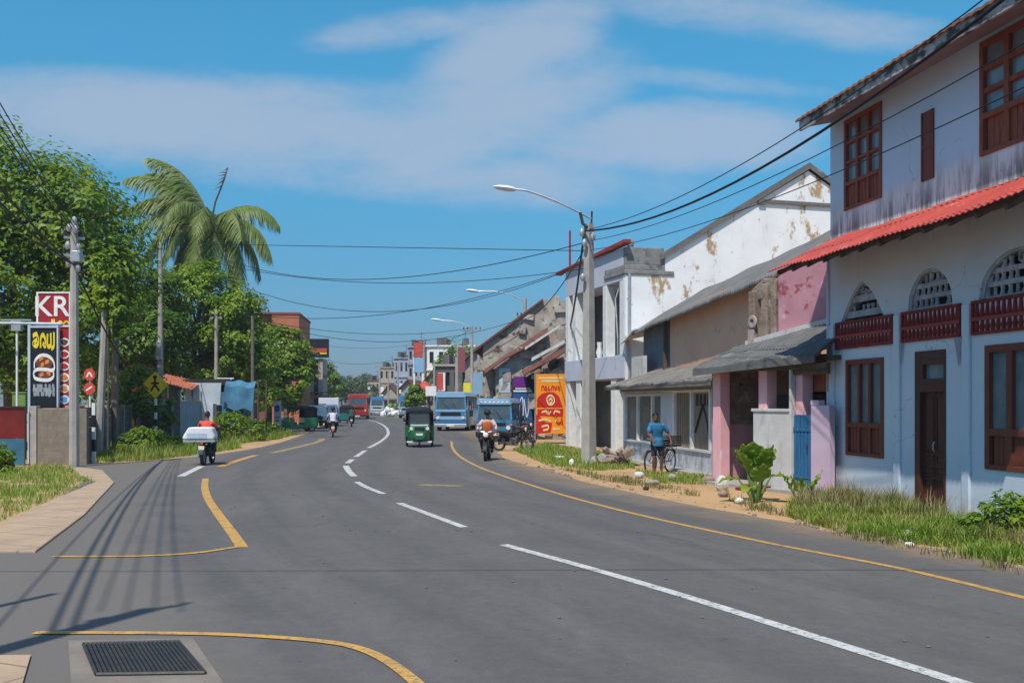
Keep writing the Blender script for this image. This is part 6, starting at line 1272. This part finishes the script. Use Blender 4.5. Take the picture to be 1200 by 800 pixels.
    for sx in (-1, 1): m = MB(); m.ell(hd + Vector((sx * .03, -.082, .018)), (.013, .012, .009), 8, 6); m.build('eye', 'eye', t, True)
    if helmet:
        m = MB(); c = hd + Vector((0, .012, .045))
        m.grid(lambda u, v: (c.x + .128 * math.cos(2 * math.pi * u) * math.sin(v * 1.85), c.y + .145 * math.sin(2 * math.pi * u) * math.sin(v * 1.85), c.z + .13 * math.cos(v * 1.85) - .012 * math.sin(2 * math.pi * u)), 22, 10); m.grid(lambda u, v: (c.x + .115 * math.cos(2 * math.pi * u) * math.sin(v * 1.8), c.y + .13 * math.sin(2 * math.pi * u) * math.sin(v * 1.8), c.z + .118 * math.cos(v * 1.8)), 22, 8)
        m.tube([(c.x - .1, c.y - .1, c.z + .0), (c.x, c.y - .155, c.z + .01), (c.x + .1, c.y - .1, c.z)], .018, 6); m.build('helmet', helmet, t, True)
    else:
        m = MB(); c = hd + Vector((0, .022, .035)); m.grid(lambda u, v: (c.x + .084 * math.cos(2 * math.pi * u) * math.sin(v * 1.75), c.y + .10 * math.sin(2 * math.pi * u) * math.sin(v * 1.75), c.z + .108 * math.cos(v * 1.75) + .02 * math.sin(2 * math.pi * u) * -1 * v), 20, 10); m.build('hair', 'hair', t, True)
    return t
RIDE = dict(pelvis=(0, .22, .90), chest=(0, .12, 1.24), neck=(0, .07, 1.44), head=(0, .02, 1.60), shl=(-.19, .11, 1.37), shr=(.19, .11, 1.37), ell=(-.31, -.06, 1.16), elr=(.31, -.06, 1.16), wrl=(-.33, -.22, 1.06), wrr=(.33, -.22, 1.06), hdl=(0, -1, -.3), hdr=(0, -1, -.3), pnl=(0, -.3, -1), pnr=(0, -.3, -1),
            hipl=(-.10, .18, .86), hipr=(.10, .18, .86), knl=(-.20, -.20, .76), knr=(.20, -.20, .76), anl=(-.17, .04, .37), anr=(.17, .04, .37))
def rider(px, py, rz, mlabel, plabel, top, bottom, helmet, tank='black', sleeves='short', dy=0.0):
    x, y = G(px, py); motorcycle(mlabel, (x, y + dy, 0), rz, tank); return person(plabel, (x, y + dy, 0), rz, RIDE, top, bottom, helmet, sleeves)
rider(233.5, 546, R(184), 'motorcycle ridden by the person in red, loaded with a white bundle', 'person in an orange-red shirt riding away with a white bundle behind', 'cloth_red', 'cloth_denim', None, 'black', dy=.9)
x, y = G(233.5, 546); t = thing('wrapped_bundle', 'wide white wrapped bundle tied on the motorcycle behind the rider in red', 'bundle', (x - .02, y + .9 - .60, .84), R(4))
mb = MB(); mb.loft([[(p[0] * a * .50 + sh_, yy_, p[1] * .85) for p in ((1, 0), (1.02, .12), (.86, .40), (.78, .46), (-.62, .46), (-.72, .38), (-1.0, .1), (-1.0, 0))] for yy_, a, sh_ in ((-.26, .93, -.04), (-.20, 1, -.04), (.2, 1, -.04), (.26, .93, -.04))]); mb.build('bundle', 'wrap_white', t, bevel=.04)
mb = MB(); mb.bx(-.52, .46, -.24, .22, -.08, -.005); mb.build('board', 'galvanised', t); mb = MB(); mb.bx(-.40, .22, -.275, -.262, .04, .20); mb.build('cloth_fold', 'pale_tarp', t)
rider(387, 512.5, R(190), 'motorcycle ridden away by the person in white on the left lane', 'person in a white shirt riding a motorcycle away on the left', 'cloth_white', 'cloth_dark', 'black', 'tank_red', dy=.9)
rider(410, 500.5, R(188), 'far dark motorcycle ahead of the rider in white', 'person in dark green riding a motorcycle near the red bus', 'cloth_green', 'cloth_dark', 'black', 'black', dy=.9)
rider(570.5, 540.5, R(-4), 'motorcycle coming towards the camera in front of the blue van', 'person in a pale shirt and orange vest riding towards the camera', 'cloth_pink', 'cloth_dark', 'black', 'black', 'long', dy=.7)
# the vest of that rider is clothing of his own
pr = [o for o in bpy.data.objects if o.get('label', '').startswith('person in a pale shirt')][0]
mb = MB(); ch, pel = Vector(RIDE['chest']), Vector(RIDE['pelvis'])
mb.loft([[c + Vector((rx * math.cos(a), ry * math.sin(a), 0)) for a in [k * math.pi / 8 for k in range(16)]] for c, rx, ry in ((pel, .20, .155), (pel.lerp(ch, .5), .18, .145), (ch, .20, .15), (ch + Vector((0, -.02, .10)), .16, .13))], False); mb.build('vest', 'vest_orange', pr, True)
# driver seated in the rickshaw
DRV = dict(RIDE); DRV.update({k: (v[0], v[1] - .48, v[2] - .12) for k, v in RIDE.items() if not k.startswith(('hd', 'pn', 'ft'))}); DRV['anl'] = (-.12, -.62, .36); DRV['anr'] = (.12, -.62, .36); DRV['knl'] = (-.2, -.62, .70); DRV['knr'] = (.2, -.62, .70)
x, y = G(489, 524.5); person('driver in a white shirt behind the windscreen of the green rickshaw', (x, y + 1.1 - .0, 0), R(5), DRV, 'cloth_white', 'cloth_dark')
# black motorcycles parked by the van
x, y = G(601, 529); motorcycle('black motorcycle parked askew in front of the blue van', (x, y + .5, 0), R(68), 'black')
x, y = G(612, 519); motorcycle('second parked motorcycle, partly hidden behind the black one by the van', (x, y + .8, 0), R(52), 'tank_red')

# man with the bicycle
bxy = G(773, 556)
def bicycle(label, loc, rz):
    t = thing('bicycle', label, 'bicycle', loc, rz)
    for y in (-.55, .55):
        mb = MB(); mb.ring((0, y, .34), .34, .045, .035, 30); w = mb.build('wheel', 'rubber', t, True); mb = MB(); mb.ring((0, y, .34), .31, .03, .015, 30)
        for k in range(14): a = k * math.pi / 7; mb.tube([(.015 * (-1) ** k, y, .34), (0, y + .3 * math.cos(a), .34 + .3 * math.sin(a))], .003, 3)
        mb.tube([(-.05, y, .34), (.05, y, .34)], .025, 8); mb.build('spokes', 'galvanised', w)
    mb = MB(); bb, st, hd, tp = (0, .12, .30), (0, .25, .78), (0, -.34, .66), (0, -.37, .84)
    for a, b in ((bb, st), (bb, hd), (st, tp), (hd, tp)): mb.tube([a, b], .018, 7)
    for sx in (-.045, .045): mb.tube([bb, (sx, .55, .34)], .010, 6); mb.tube([st, (sx, .55, .34)], .010, 6); mb.tube([(sx * .7, -.34, .66), (sx, -.55, .34)], .013, 6)
    mb.build('frame', 'iron', t, True)
    mb = MB(); mb.tube([(0, -.37, .84), (0, -.40, .98)], .014, 6); mb.tube([(-.28, -.22, .98), (-.2, -.38, 1.0), (0, -.42, .98), (.2, -.38, 1.0), (.28, -.22, .98)], .013, 6); mb.build('handlebar', 'chrome', t, True)
    mb = MB(); mb.tube([(0, .25, .78), (0, .26, .90)], .014, 6); mb.loft([ring_xz(.10, .05, .90, .94, .015), ring_xz(.2, .12, .89, .95, .02), ring_xz(.38, .18, .89, .96, .03)]); mb.build('saddle', 'seat_black', t, True)
    mb = MB(); mb.tube([(-.09, .12, .30), (.09, .12, .30)], .012, 6); mb.ring((.05, .12, .30), .10, .01, .02, 16); mb.tube([(.09, .12, .30), (.09, .02, .18)], .012, 5); mb.tube([(-.09, .12, .30), (-.09, .22, .42)], .012, 5); mb.box((.13, .02, .17), (.09, .06, .025)); mb.box((-.13, .22, .43), (.09, .06, .025)); mb.build('crank', 'chrome', t)
    mb = MB(); mb.bx(-.07, .07, .42, .86, .73, .75)
    for sx in (-.07, .07): mb.tube([(sx, .84, .74), (sx * .7, .55, .34)], .008, 5)
    mb.build('carrier', 'iron', t)
    for y in (-.55, .55):
        mb = MB(); mb.grid(lambda u, v: ((v - .5) * .06, y + .375 * math.cos(R(30 + 130 * u)), .34 + .375 * math.sin(R(30 + 130 * u))), 10, 2); mb.build('mudguard', 'iron', t, True)
    return t
BR = R(-38)
bicycle('old black bicycle held by the man in blue on the right verge', (bxy[0] + .1, bxy[1] + .55, 0), BR)
t = thing('basket', 'dark wire basket box on the rear carrier of the old bicycle', 'basket', (bxy[0] + .1, bxy[1] + .55, .752), BR)
mb = MB(); mb.bx(-.2, .2, .40, .86, 0, .02)
for k in range(6):
    z = .02 + k * .05; mb.bx(-.2, .2, .40, .41, z, z + .03); mb.bx(-.2, .2, .85, .86, z, z + .03); mb.bx(-.2, -.19, .41, .85, z, z + .03); mb.bx(.19, .2, .41, .85, z, z + .03)
for x in (-.195, .195):
    for y in (.405, .855): mb.box((x, y, .15), (.015, .015, .3))
mb.build('basket', 'iron', t)
STAND = dict(pelvis=(0, .05, .95), chest=(-.03, -.02, 1.27), neck=(-.06, -.05, 1.46), head=(-.10, -.09, 1.60), shl=(-.22, -.02, 1.40), shr=(.15, -.02, 1.38), ell=(-.30, -.10, 1.14), elr=(.32, .02, 1.16), wrl=(-.22, -.26, .98), wrr=(.36, -.08, .93), hdl=(.1, -.6, -.5), hdr=(0, -.3, -.9), pnl=(.6, 0, -.8), pnr=(-.8, 0, -.3),
             hipl=(-.09, .05, .90), hipr=(.09, .05, .90), knl=(-.11, -.03, .49), knr=(.12, .02, .48), anl=(-.10, .06, .085), anr=(.13, .10, .085))
person('man in a bright blue shirt and dark shorts leaning over an old bicycle', (bxy[0] - .05, bxy[1] + .02, 0), R(10), STAND, 'cloth_blue', 'cloth_dark', None, 'short', 'short', None, 'long')
# ------------------------------------------------------------------ far end of the street
pmat('maroon_', (.26, .085, .095), None, 2, .8)
pmat('town_grey', (.32, .33, .36), (.25, .26, .29), .9, .9, layers=[((.5, .47, .43), .8, .6, .72), ((.13, .13, .14), 1.1, .62, .76)])
pmat('town_blue', (.36, .39, .47), (.30, .33, .41), .9, .9, layers=[((.18, .18, .2), 1.0, .62, .76)])
pmat('town_tan', (.42, .36, .30), (.34, .29, .24), .9, .9, layers=[((.18, .15, .13), 1.1, .6, .74)])
pmat('streaked_grey', (.13, .12, .115), (.09, .085, .08), 1.2, .92, vec=(3, 3, .3), layers=[((.24, .225, .2), 1.4, .56, .72, (2.5, 2.5, .3))])
def block(name, label, px0, px1, top, Y, depth, mat, floors, bays, roof=None, rz=0.0, base='dark', gap=None):
    x0, z1 = XZ(px0, top, Y); x1, _ = XZ(px1, top, Y); w = x1 - x0; t = thing(name, label, 'building', ((x0 + x1) / 2, Y, 0), rz); fh = z1 / floors; holes = []
    for i in range(floors):
        for j in range(bays):
            c = -w / 2 + w * (j + .5) / bays; q = w / bays * .22
            holes.append((c - q, c + q, fh * i + (.1 if i == 0 else fh * .3), fh * i + fh * .78))
    mb = MB(); wall_holes(mb, -w / 2, w / 2, 0, z1, 0, .3, holes); mb.bx(-w / 2, -w / 2 + .3, .3, depth, 0, z1); mb.bx(w / 2 - .3, w / 2, .3, depth, 0, z1); mb.bx(-w / 2 + .3, w / 2 - .3, depth - .3, depth, 0, z1); mb.build('wall', mat, t)
    rr = random.Random(int(px0)); mt = MB()
    for k in range(3): cx = rr.uniform(-w / 2 + .6, w / 2 - .6); hh = rr.uniform(.5, 1.3); mt.tube([(cx, depth * .3, z1 + .2), (cx, depth * .3, z1 + .2 + hh)], rr.uniform(.3, .6), 10)
    mt.bx(-w * .3, -w * .1, .4, depth * .4, z1 + .2, z1 + 1.3); mt.tube([(w * .3, .5, z1), (w * .3, .5, z1 + 2.6)], .05, 5); mt.tube([(w * .3 - .6, .5, z1 + 2.3), (w * .3 + .6, .5, z1 + 2.3)], .03, 4); mt.build('roof_tank', 'streaked_grey', t)
    mt = MB()
    for k in range(max(1, bays // 2)): cx = -w / 2 + w * (2 * k + 1) / bays; mt.box((cx, -.6, fh * .95), (w / bays * rr.uniform(.8, 1.3), 1.1, .06), (.25, 0, 0))
    mt.build('shop_awning', rr.choice(['ruin_roof', 'bus_light', 'drab', 'tin_red']), t)
    mt = MB(); mt.bx(-w * .4, -w * .4 + .8, -.5, -.35, fh * 1.1, fh * 1.1 + 2.0); mt.build('signboard', rr.choice(['maroon_', 'sky_panel', 'sign_yellow', 'white']), t)
    for h in holes[:40]: MB().bx(h[0], h[1], .2, .26, h[2], h[3]).build('window', 'dark_glass', t)
    mb = MB(); mb.bx(-w / 2 - .2, w / 2 + .2, -.25, depth + .2, z1, z1 + .22)
    for i in range(1, floors): mb.bx(-w / 2 - .05, w / 2 + .05, -.22, -.003, fh * i - .08, fh * i + .1)
    mb.build('roof', roof or mat, t); return t
b = block('town_house', 'wide white building with a flat white roof far down the street', 500, 556, 406, 150, 14, 'white', 3, 5, rz=R(-4))
block('town_house', 'dark streaked concrete building above the parked light blue bus', 510, 549, 429, 112, 10, 'streaked_grey', 2, 4, 'drab', R(-6))
block('town_house', 'grey three storey house left of the red and white pylon', 478, 497, 407, 170, 12, 'town_grey', 4, 3, rz=R(-5))
block('town_house', 'blue-grey house with small windows, second block left of the pylon', 462, 479, 420, 195, 12, 'town_blue', 3, 3, rz=R(-5))
block('town_house', 'tan house behind the far thin poles', 444, 463, 431, 225, 12, 'town_tan', 3, 3, rz=R(-5))
block('town_house', 'low brown house at the far bend beyond the blue-grey bus', 430, 445, 446, 255, 12, 'town_tan', 2, 3, 'ruin_roof', R(-6))
def pitched(label, px0, px1, eave, ridge, Y, depth, mat, rz=0.0):
    x0, z0 = XZ(px0, eave, Y); x1, _ = XZ(px1, eave, Y); z1 = XZ(px0, ridge, Y)[1]; w = x1 - x0; t = thing('shop_house', label, 'building', ((x0 + x1) / 2, Y, 0), rz)
    mb = MB(); wall_holes(mb, -w / 2, w / 2, 0, z0, 0, .25, [(-w * .4, -w * .05, .1, z0 * .6), (w * .08, w * .42, .1, z0 * .6)]); mb.prism([(-w / 2, z0), (w / 2, z0), (0, z1 - .1)], .0, .25); mb.bx(-w / 2, -w / 2 + .25, .25, depth, 0, z0); mb.bx(w / 2 - .25, w / 2, .25, depth, 0, z0); mb.bx(-w / 2 + .25, w / 2 - .25, .9, 1.0, 0, z0); mb.build('wall', mat, t)
    mb = MB()
    for sg in (-1, 1): mb.prism([(sg * (w / 2 + .4), z0 - .3), (0, z1), (0, z1 + .12), (sg * (w / 2 + .4), z0 - .18)], -.5, depth)
    mb.build('roof', 'ruin_roof', t)
    mb = MB(); mb.prism([(-.9, z0 * .66), (0.0, z0 * .72), (0, z0 * .75), (-.9, z0 * .69)], -w / 2, w / 2, 'x'); mb.build('awning', 'asbestos', t); return t
pitched('old shop with a rusty pitched roof beyond the ruin, right of the maroon sign', 545, 574, 424, 408, 92, 9, 'ruin_wall', R(-4))
pitched('small old shop with a pitched roof under the white building far down the street', 499, 513, 446, 436, 135, 9, 'town_tan', R(-5))
pitched('small far shop with a rusty pitched roof behind the pale blue van', 470, 487, 454, 445, 150, 9, 'drab', R(-6))
pitched('tiny pitched roof shop at the far bend behind the white sacks', 449, 465, 460, 451, 190, 9, 'town_tan', R(-6))
t = thing('sign_pylon', 'red and white sign pylon rising between the far grey house and the white building', 'sign', (XZ(490, 430, 146)[0], 146, 0))
z = lambda py: XZ(0, py, 146)[1]
mb = MB(); mb.bx(-.6, .6, 0, .5, z(418), z(401)); mb.build('red_panel', 'tin_red', t); mb = MB(); mb.bx(-.6, .8, .0, .5, z(436), z(419)); mb.build('blue_panel', 'bus_light', t); mb = MB(); mb.bx(-.7, -.45, .1, .4, 0, z(419)); mb.bx(.5, .8, .1, .4, 0, z(419)); mb.build('post', 'white', t)
x, z1 = XZ(541, 408, 86); _, z0 = XZ(541, 436, 86); t = thing('hanging_sign', 'faded maroon upright sign beside the pale blue panel', 'sign', (x, 86, 0)); pmat('maroon', (.26, .085, .095), (.22, .07, .08), 2, .8)
mb = MB(); mb.bx(-.28, .28, 0, .1, z0, z1); mb.build('panel', 'maroon', t); mb = MB(); mb.tube([(-.35, .15, 0), (-.35, .15, z1 + .2)], .06, 6); mb.tube([(-.35, .15, z1 + .1), (.3, .1, z1 + .1)], .03, 6); mb.build('post', 'concrete', t)
x, z1 = XZ(560, 437, 69); _, z0 = XZ(560, 462, 69); t = thing('panel_sign', 'pale blue square panel on a post above the parked van', 'sign', (x, 69, 0)); mb = MB(); mb.bx(-.33, .33, -.05, .05, z0, z1); mb.build('panel', 'bus_light', t); mb = MB(); mb.tube([(0, .1, 0), (0, .1, z1)], .06, 6); mb.build('post', 'concrete', t)
x, z1 = XZ(498, 446, 120); t = thing('parasol', 'red and white parasol beside the small far tree', 'parasol', (x, 120, 0)); mb = MB(); mb.tube([(0, 0, 0), (0, 0, z1)], .05, 6); mb.build('pole', 'white', t)
mb = MB(); mb.tube([(0, 0, z1 - 1.0), (0, 0, z1 - .5), (0, 0, z1)], [1.0, .7, .03], 10); mb.build('canopy', 'tin_red', t); mb = MB(); mb.bx(-.5, .4, -.4, .2, 0, 1.6); mb.build('skirt', 'white', t)
for i, (px, py, Y, w_, h_, mt, lab) in enumerate(((505, 458, 105, 1.1, 1.0, 'white', 'small white signboard at the far right kerb, left of the blue bus'), (516, 447, 108, .6, 1.8, 'tin_red', 'narrow red upright signboard above the blue bus'), (549, 455, 80, .8, .9, 'sign_yellow', 'yellow signboard between the blue bus and the pale blue panel'), (480, 462, 140, 1.4, .8, 'sky_panel', 'far blue signboard above the pale blue van'), (471, 455, 160, .8, 1.6, 'white', 'far white upright signboard left of the small bright tree'))):
    x, z = XZ(px, py, Y); t = thing('shop_sign', lab, 'sign', (x, Y, 0), R(random.uniform(-8, 8)), 'shop signs along the far right kerb'); mb = MB(); mb.bx(-w_ / 2, w_ / 2, -.05, .05, z - h_ / 2, z + h_ / 2); pb = mb.build('board', mt, t)
    mb = MB(); mb.tube([(0, .1, 0), (0, .1, z)], .05, 6); mb.build('post', 'galvanised', t)
# goods piled along the far right kerb
def heap(name, label, cat, loc, n, spread, sz, mats, parts='bundle'):
    t = thing(name, label, cat, loc)
    for mt in mats:
        mb = MB()
        for i in range(n): h = random.random() ** 1.6; mb.ell((random.uniform(-1, 1) * spread[0] * (1 - .6 * h), random.uniform(-1, 1) * spread[1], .1 + h * spread[2]), tuple(sz * random.uniform(.6, 1.3) for _ in range(3)), 8, 6, tuple(random.uniform(0, 3) for _ in range(3)))
        mb.build(parts, mt, t)
    return t
x, y = G(459, 488); heap('white_sacks', 'heap of white sacks at the far kerb right of the grey-blue bus', 'sacks', (x, y, 0), 14, (1.6, .8, 1.6), .4, ('white', 'wrap_white', 'planter_green'))
x, y = G(617, 513); t = thing('flower_stall', 'table heaped with pale yellow and pink flowers by the blue kiosk', 'stall', (x, y, 0))
mb = MB(); mb.bx(-.65, .65, -.4, .4, .85, .9); 
for a in (-.6, .6):
    for b_ in (-.35, .35): mb.bx(a - .03, a + .03, b_ - .03, b_ + .03, 0, .85)
mb.bx(-.6, .1, -.38, -.34, .1, .8); mb.build('table', 'old_timber', t)
pmat('petal_cream', (.70, .60, .32), None, 3, .7); pmat('petal_pink', (.65, .36, .30), None, 3, .7)
for mt in ('petal_cream', 'petal_pink', 'planter_green'):
    mb = MB()
    for i in range(30): mb.ell((random.uniform(-.7, .8), random.uniform(-.35, .35), .92 + random.random() ** 1.5 * .75), tuple(random.uniform(.06, .13) for _ in range(3)), 7, 5)
    mb.build('flowers', mt, t)
# far trees, one by one
for i, (cx, top, Y, w, mt, lab) in enumerate(((380, 424, 140, 1.9, 'leaf_mid', 'tree beside the billboard building, above the white jeep'), (391, 440, 190, 3.6, 'leaf_far', 'round far tree left of the red bus'), (412, 443, 235, 6, 'leaf_far', 'broad pale far tree above the red bus'), (432, 441, 260, 5, 'leaf_far', 'far tree above the grey-blue bus'), (452, 452, 290, 6, 'leaf_far', 'lowest of the far trees at the bend'),
        (486, 452, 118, .95, 'leaf_mid', 'small bright tree beside the red and white parasol'), (540, 402, 128, 3.2, 'leaf_dark', 'dark tree above the streaked concrete building'), (522, 418, 165, 3.0, 'leaf_dark', 'dark tree behind the streaked concrete building, left of the taller one'), (400, 447, 280, 8, 'leaf_far', 'wide low far tree at the end of the street'))):
    x, z = XZ(cx, top, Y); b0 = max(.5, z * .25); h = z - b0; tree('street_tree', lab, 'tree', (x, Y), [(0, 0, b0 + h * .62, w * .8, w * .8, h * .4), (-w * .5, 0, b0 + h * .4, w * .7, w * .6, h * .36), (w * .5, 0, b0 + h * .38, w * .7, w * .6, h * .36)], 2600, .30 + Y * .0016, mt, .25, group=None, limbs=False)
np_pts = []
rows = [((-70 + i * 13 + random.uniform(-4, 4)), 330 + random.uniform(-25, 25), random.uniform(6, 10)) for i in range(16)]
P_ = []; N_ = []
for x, y, h in rows:
    a, b_ = crown_points([(x, y, h * .55, 7.5, 6, h * .48)], 900, .3, 26); P_.append(a); N_.append(b_)
v, f = leaf_quads(np.concatenate(P_), np.concatenate(N_), 1.0); o = np_mesh('far_wood', v, f, 'leaf_far'); tag(o, 'distant belt of trees closing the street', 'wood', kind='stuff')
rows = [(-75 + random.uniform(-6, 6) - i * .12 * 0, 70 + i * 16, random.uniform(7, 10)) for i in range(12)]
P_ = []; N_ = []
for x, y, h in rows:
    a, b_ = crown_points([(x + 32 - .18 * y, y, h * .55, 5.5, 6, h * .48)], 800, .3, 26); P_.append(a); N_.append(b_)
v, f = leaf_quads(np.concatenate(P_), np.concatenate(N_), .7); o = np_mesh('far_wood', v, f, 'leaf_mid'); tag(o, 'tree belt in the gardens behind the left side of the street', 'wood', kind='stuff')

# ------------------------------------------------------------------ right verge: grass, plants, stones
def Pl(*p): return [G(*q) for q in p]
grass('right_verge_grass', 'tall rough grass in front of the lilac house', [Pl((918, 604), (938, 589), (976, 584), (1085, 603), (1200, 622), (1320, 645), (1500, 690), (1700, 745), (1650, 790), (1400, 722), (1320, 694), (1200, 663), (1140, 655), (1065, 637), (1000, 627), (950, 614))], 52000, .22, 'grass_green', .016, .8, -.05, 1.4)
grass('dry_grass', 'dry seeding grass tufts along the wall of the lilac house', [Pl((930, 600), (945, 588), (1020, 590), (1110, 606), (1110, 618), (1010, 612)), Pl((1130, 622), (1200, 630), (1200, 650), (1140, 640))], 6000, .38, 'grass_dry', .012, .6, .05, 1.6)
grass('sparse_grass', 'thin low grass on the sandy verge past the pink house', [Pl((600, 527), (640, 521), (735, 536), (745, 549), (700, 552), (640, 545)), Pl((745, 553), (830, 559), (828, 569), (770, 566))], 14000, .17, 'grass_green', .022, .5, .05, 1.6)
grass('stray_grass', 'stray dry tufts on the sandy strip beside the asphalt', [Pl((850, 585), (905, 596), (925, 606), (880, 600)), Pl((640, 546), (800, 574), (830, 585), (700, 562)), Pl((930, 612), (1195, 668), (1195, 676), (1000, 634))], 2600, .14, 'grass_dry', .016, .6, .25, 2.5)
xw, yw = G(1175, 640); tree('weed_bush', 'leafy green weed bush against the lilac wall at the right edge', 'bush', (xw + .15, yw + .5), [(.2, 0, .34, .45, .35, .32), (.65, .1, .32, .4, .35, .28), (-.35, -.1, .2, .3, .3, .2)], 1800, .09, 'leaf_mid', .02)
def big_leaf_plant(name, label, loc, stalks, cat='plant'):
    """stalks: (azimuth, lean, height, leaf length, leaf width)"""
    t = thing(name, label, cat, loc); sm = MB()
    for az, lean, h, L, wd in stalks:
        c, s = math.cos(R(az)), math.sin(R(az)); b = Vector((.05 * c, .05 * s, 0)); tip = Vector((c * lean, s * lean, h)); sm.tube([b, b.lerp(tip, .5) + Vector((0, 0, .08 * h)), tip], [.035, .028, .015], 6)
        d = (Vector((c, s, .35)) * (.4 + lean)).normalized() if lean > .25 else Vector((c * .5, s * .5, 1)).normalized(); sd = d.cross(Vector((0, 0, 1))).normalized(); up_ = sd.cross(d)
        def lf(u, v):
            w_ = wd * math.sin(math.pi * min(1, .06 + .94 * u) ** .8) ; q = (v - .5) * 2
            return tip + d * (L * u) + Vector((0, 0, -.5 * L * u * u * (1 if lean > .25 else .3))) + sd * q * w_ + up_ * (.22 * abs(q) * w_ + .03 * math.sin(u * 20) * abs(q))
        m = MB(); m.grid(lf, 12, 6); m.build('leaf', 'banana_leaf', t, True)
    sm.build('stem', 'planter_green', t, True); return t
x, y = G(886, 588); big_leaf_plant('broad_leaf_plant', 'tall broad leaved plant growing before the white low wall', (x, y, 0), [(200, .20, .62, .60, .24), (250, .10, .70, .72, .26), (300, .16, .64, .66, .25), (20, .20, .60, .62, .24), (340, .28, .50, .52, .22), (140, .22, .66, .55, .24), (180, .34, .44, .50, .22), (275, .24, .42, .52, .22), (90, .12, .72, .64, .26), (235, .26, .30, .42, .18), (215, .14, .74, .6, .25), (320, .12, .72, .6, .24)])
x, y = G(940, 590); big_leaf_plant('broad_leaf_plant', 'low spiky leaved plant at the foot of the blue door', (x, y, 0), [(180, .18, .18, .62, .09), (215, .10, .18, .55, .08), (250, .06, .2, .48, .08), (320, .14, .16, .55, .09), (10, .16, .2, .62, .09), (150, .16, .2, .5, .08), (280, .12, .12, .4, .07)])
# loose things on the verge
def stone(label, px, py, s, mat='concrete', name='stone', sq=(1, 1, .7)):
    x, y = G(px, py); mb = MB(); mb.ell((0, 0, s * sq[2] * .42), (s * .5 * sq[0], s * .5 * sq[1], s * .5 * sq[2]), 12, 8, (0, 0, random.uniform(0, 3)))
    mb.v = [tuple(Vector(v) * (1 + .28 * noise.noise(Vector(v) * (2.2 / s) + Vector((px, py, 0))))) for v in mb.v]
    o = mb.build(name, mat); o.location = (x, y, 0); return tag(o, label, name.replace('_', ' '))
stone('pale painted stone beside the foot of the pink pillar', 846, 575, .32, 'lowwall_white', sq=(1, .9, 1.15)); stone('reddish stone left of the pink pillar', 830, 566, .30, 'rubble_wall'); stone('small white stone in the grass left of the street lamp', 670, 546, .22, 'white', sq=(.7, .7, 1.2))
stone('pale stone on the sand before the bicycle', 749, 560, .28, 'lowwall_white'); stone('grey stone beside the bicycle wheel', 788, 563, .26, 'concrete'); stone('dark small stone near the road edge below the bicycle', 757, 574, .14, 'dark'); stone('pale stone on the sand below the tall leafed plant', 867, 590, .2, 'lowwall_white'); stone('brown stone left of the leafed plant', 848, 582, .22, 'rubble_wall'); stone('dark stone lying on the sand left of the bicycle', 735, 563, .18, 'dark')
stone('flat grey slab lying on the sand before the bicycle', 764, 567, .6, 'concrete', 'slab', (1, .6, .2)); stone('flat stone in the grass far left of the street lamp', 655, 538, .5, 'lowwall_white', 'slab', (1, .6, .3))
stone('crumpled white paper in the tall grass below the door', 1063, 632, .22, 'white', 'paper', (1, .7, .6)); stone('crumpled white bag near the road edge of the grass', 1066, 640, .14, 'white', 'paper', (1, .7, .5))
x, y = G(718, 545); t = thing('rubble_heap', 'heap of rubble and broken blocks right of the street lamp foot', 'rubble', (x, y, 0))
mb = MB(); m2 = MB()
for i in range(26): (mb if i % 3 else m2).box((random.uniform(-.75, .7), random.uniform(-.3, .5), random.uniform(.05, .5) * (1 if i % 2 else .5)), (random.uniform(.15, .4), random.uniform(.15, .3), random.uniform(.12, .3)), tuple(random.uniform(-.6, .6) for _ in range(3)))
mb.build('block', 'rubble_wall', t, bevel=.03); m2.build('slab', 'concrete', t, bevel=.03)
# gravel and litter scattered on the sandy strip: uncountable
V = []; mb = MB(); strips = [Pl((600, 541), (640, 553), (800, 594), (900, 612), (880, 596), (760, 568), (640, 546)), Pl((930, 616), (1200, 668), (1200, 662), (940, 608))]
for st in strips:
    xs = [p[0] for p in st]; ys = [p[1] for p in st]
    for _ in range(500):
        x, y = random.uniform(min(xs), max(xs)), random.uniform(min(ys), max(ys))
        if inpoly(np.array([x]), np.array([y]), st)[0]: s = .015 + .05 * random.random() ** 3; mb.ell((x, y, s * .4), (s, s * random.uniform(.6, 1), s * .7), 6, 4, (0, 0, random.uniform(0, 3)))
tag(mb.build('gravel', 'rubble_wall'), 'loose gravel scattered on the sandy strip beside the road', 'gravel', kind='stuff')
mb = MB()
for _ in range(160):
    y = random.uniform(7.5, 30); xx = -.42 * y + 6 + random.uniform(-4.5, 3.4); s = .008 + .022 * random.random() ** 3; mb.ell((xx, y, .02), (s, s * .8, s * .5), 6, 4, (0, 0, random.uniform(0, 3)))
tag(mb.build('grit', 'old_asphalt'), 'small pale grit and leaf scraps on the asphalt', 'grit', kind='stuff')
# ------------------------------------------------------------------ the air down the street
mb = MB(); mb.bx(-640, 640, -40, 900, -1, 30); hz = mb.build('haze', 'white'); hz.data.materials.clear()
m = bpy.data.materials.new('haze'); m.use_nodes = True; nt = m.node_tree; nt.nodes.clear(); out = nt.nodes.new('ShaderNodeOutputMaterial'); v = nt.nodes.new('ShaderNodeVolumePrincipled')
v.inputs['Color'].default_value = (.92, .95, 1, 1); v.inputs['Density'].default_value = .0005; v.inputs['Anisotropy'].default_value = .3; nt.links.new(v.outputs[0], out.inputs['Volume']); hz.data.materials.append(m); tag(hz, 'thin bright haze softening the far end of the street', 'haze', kind='stuff')
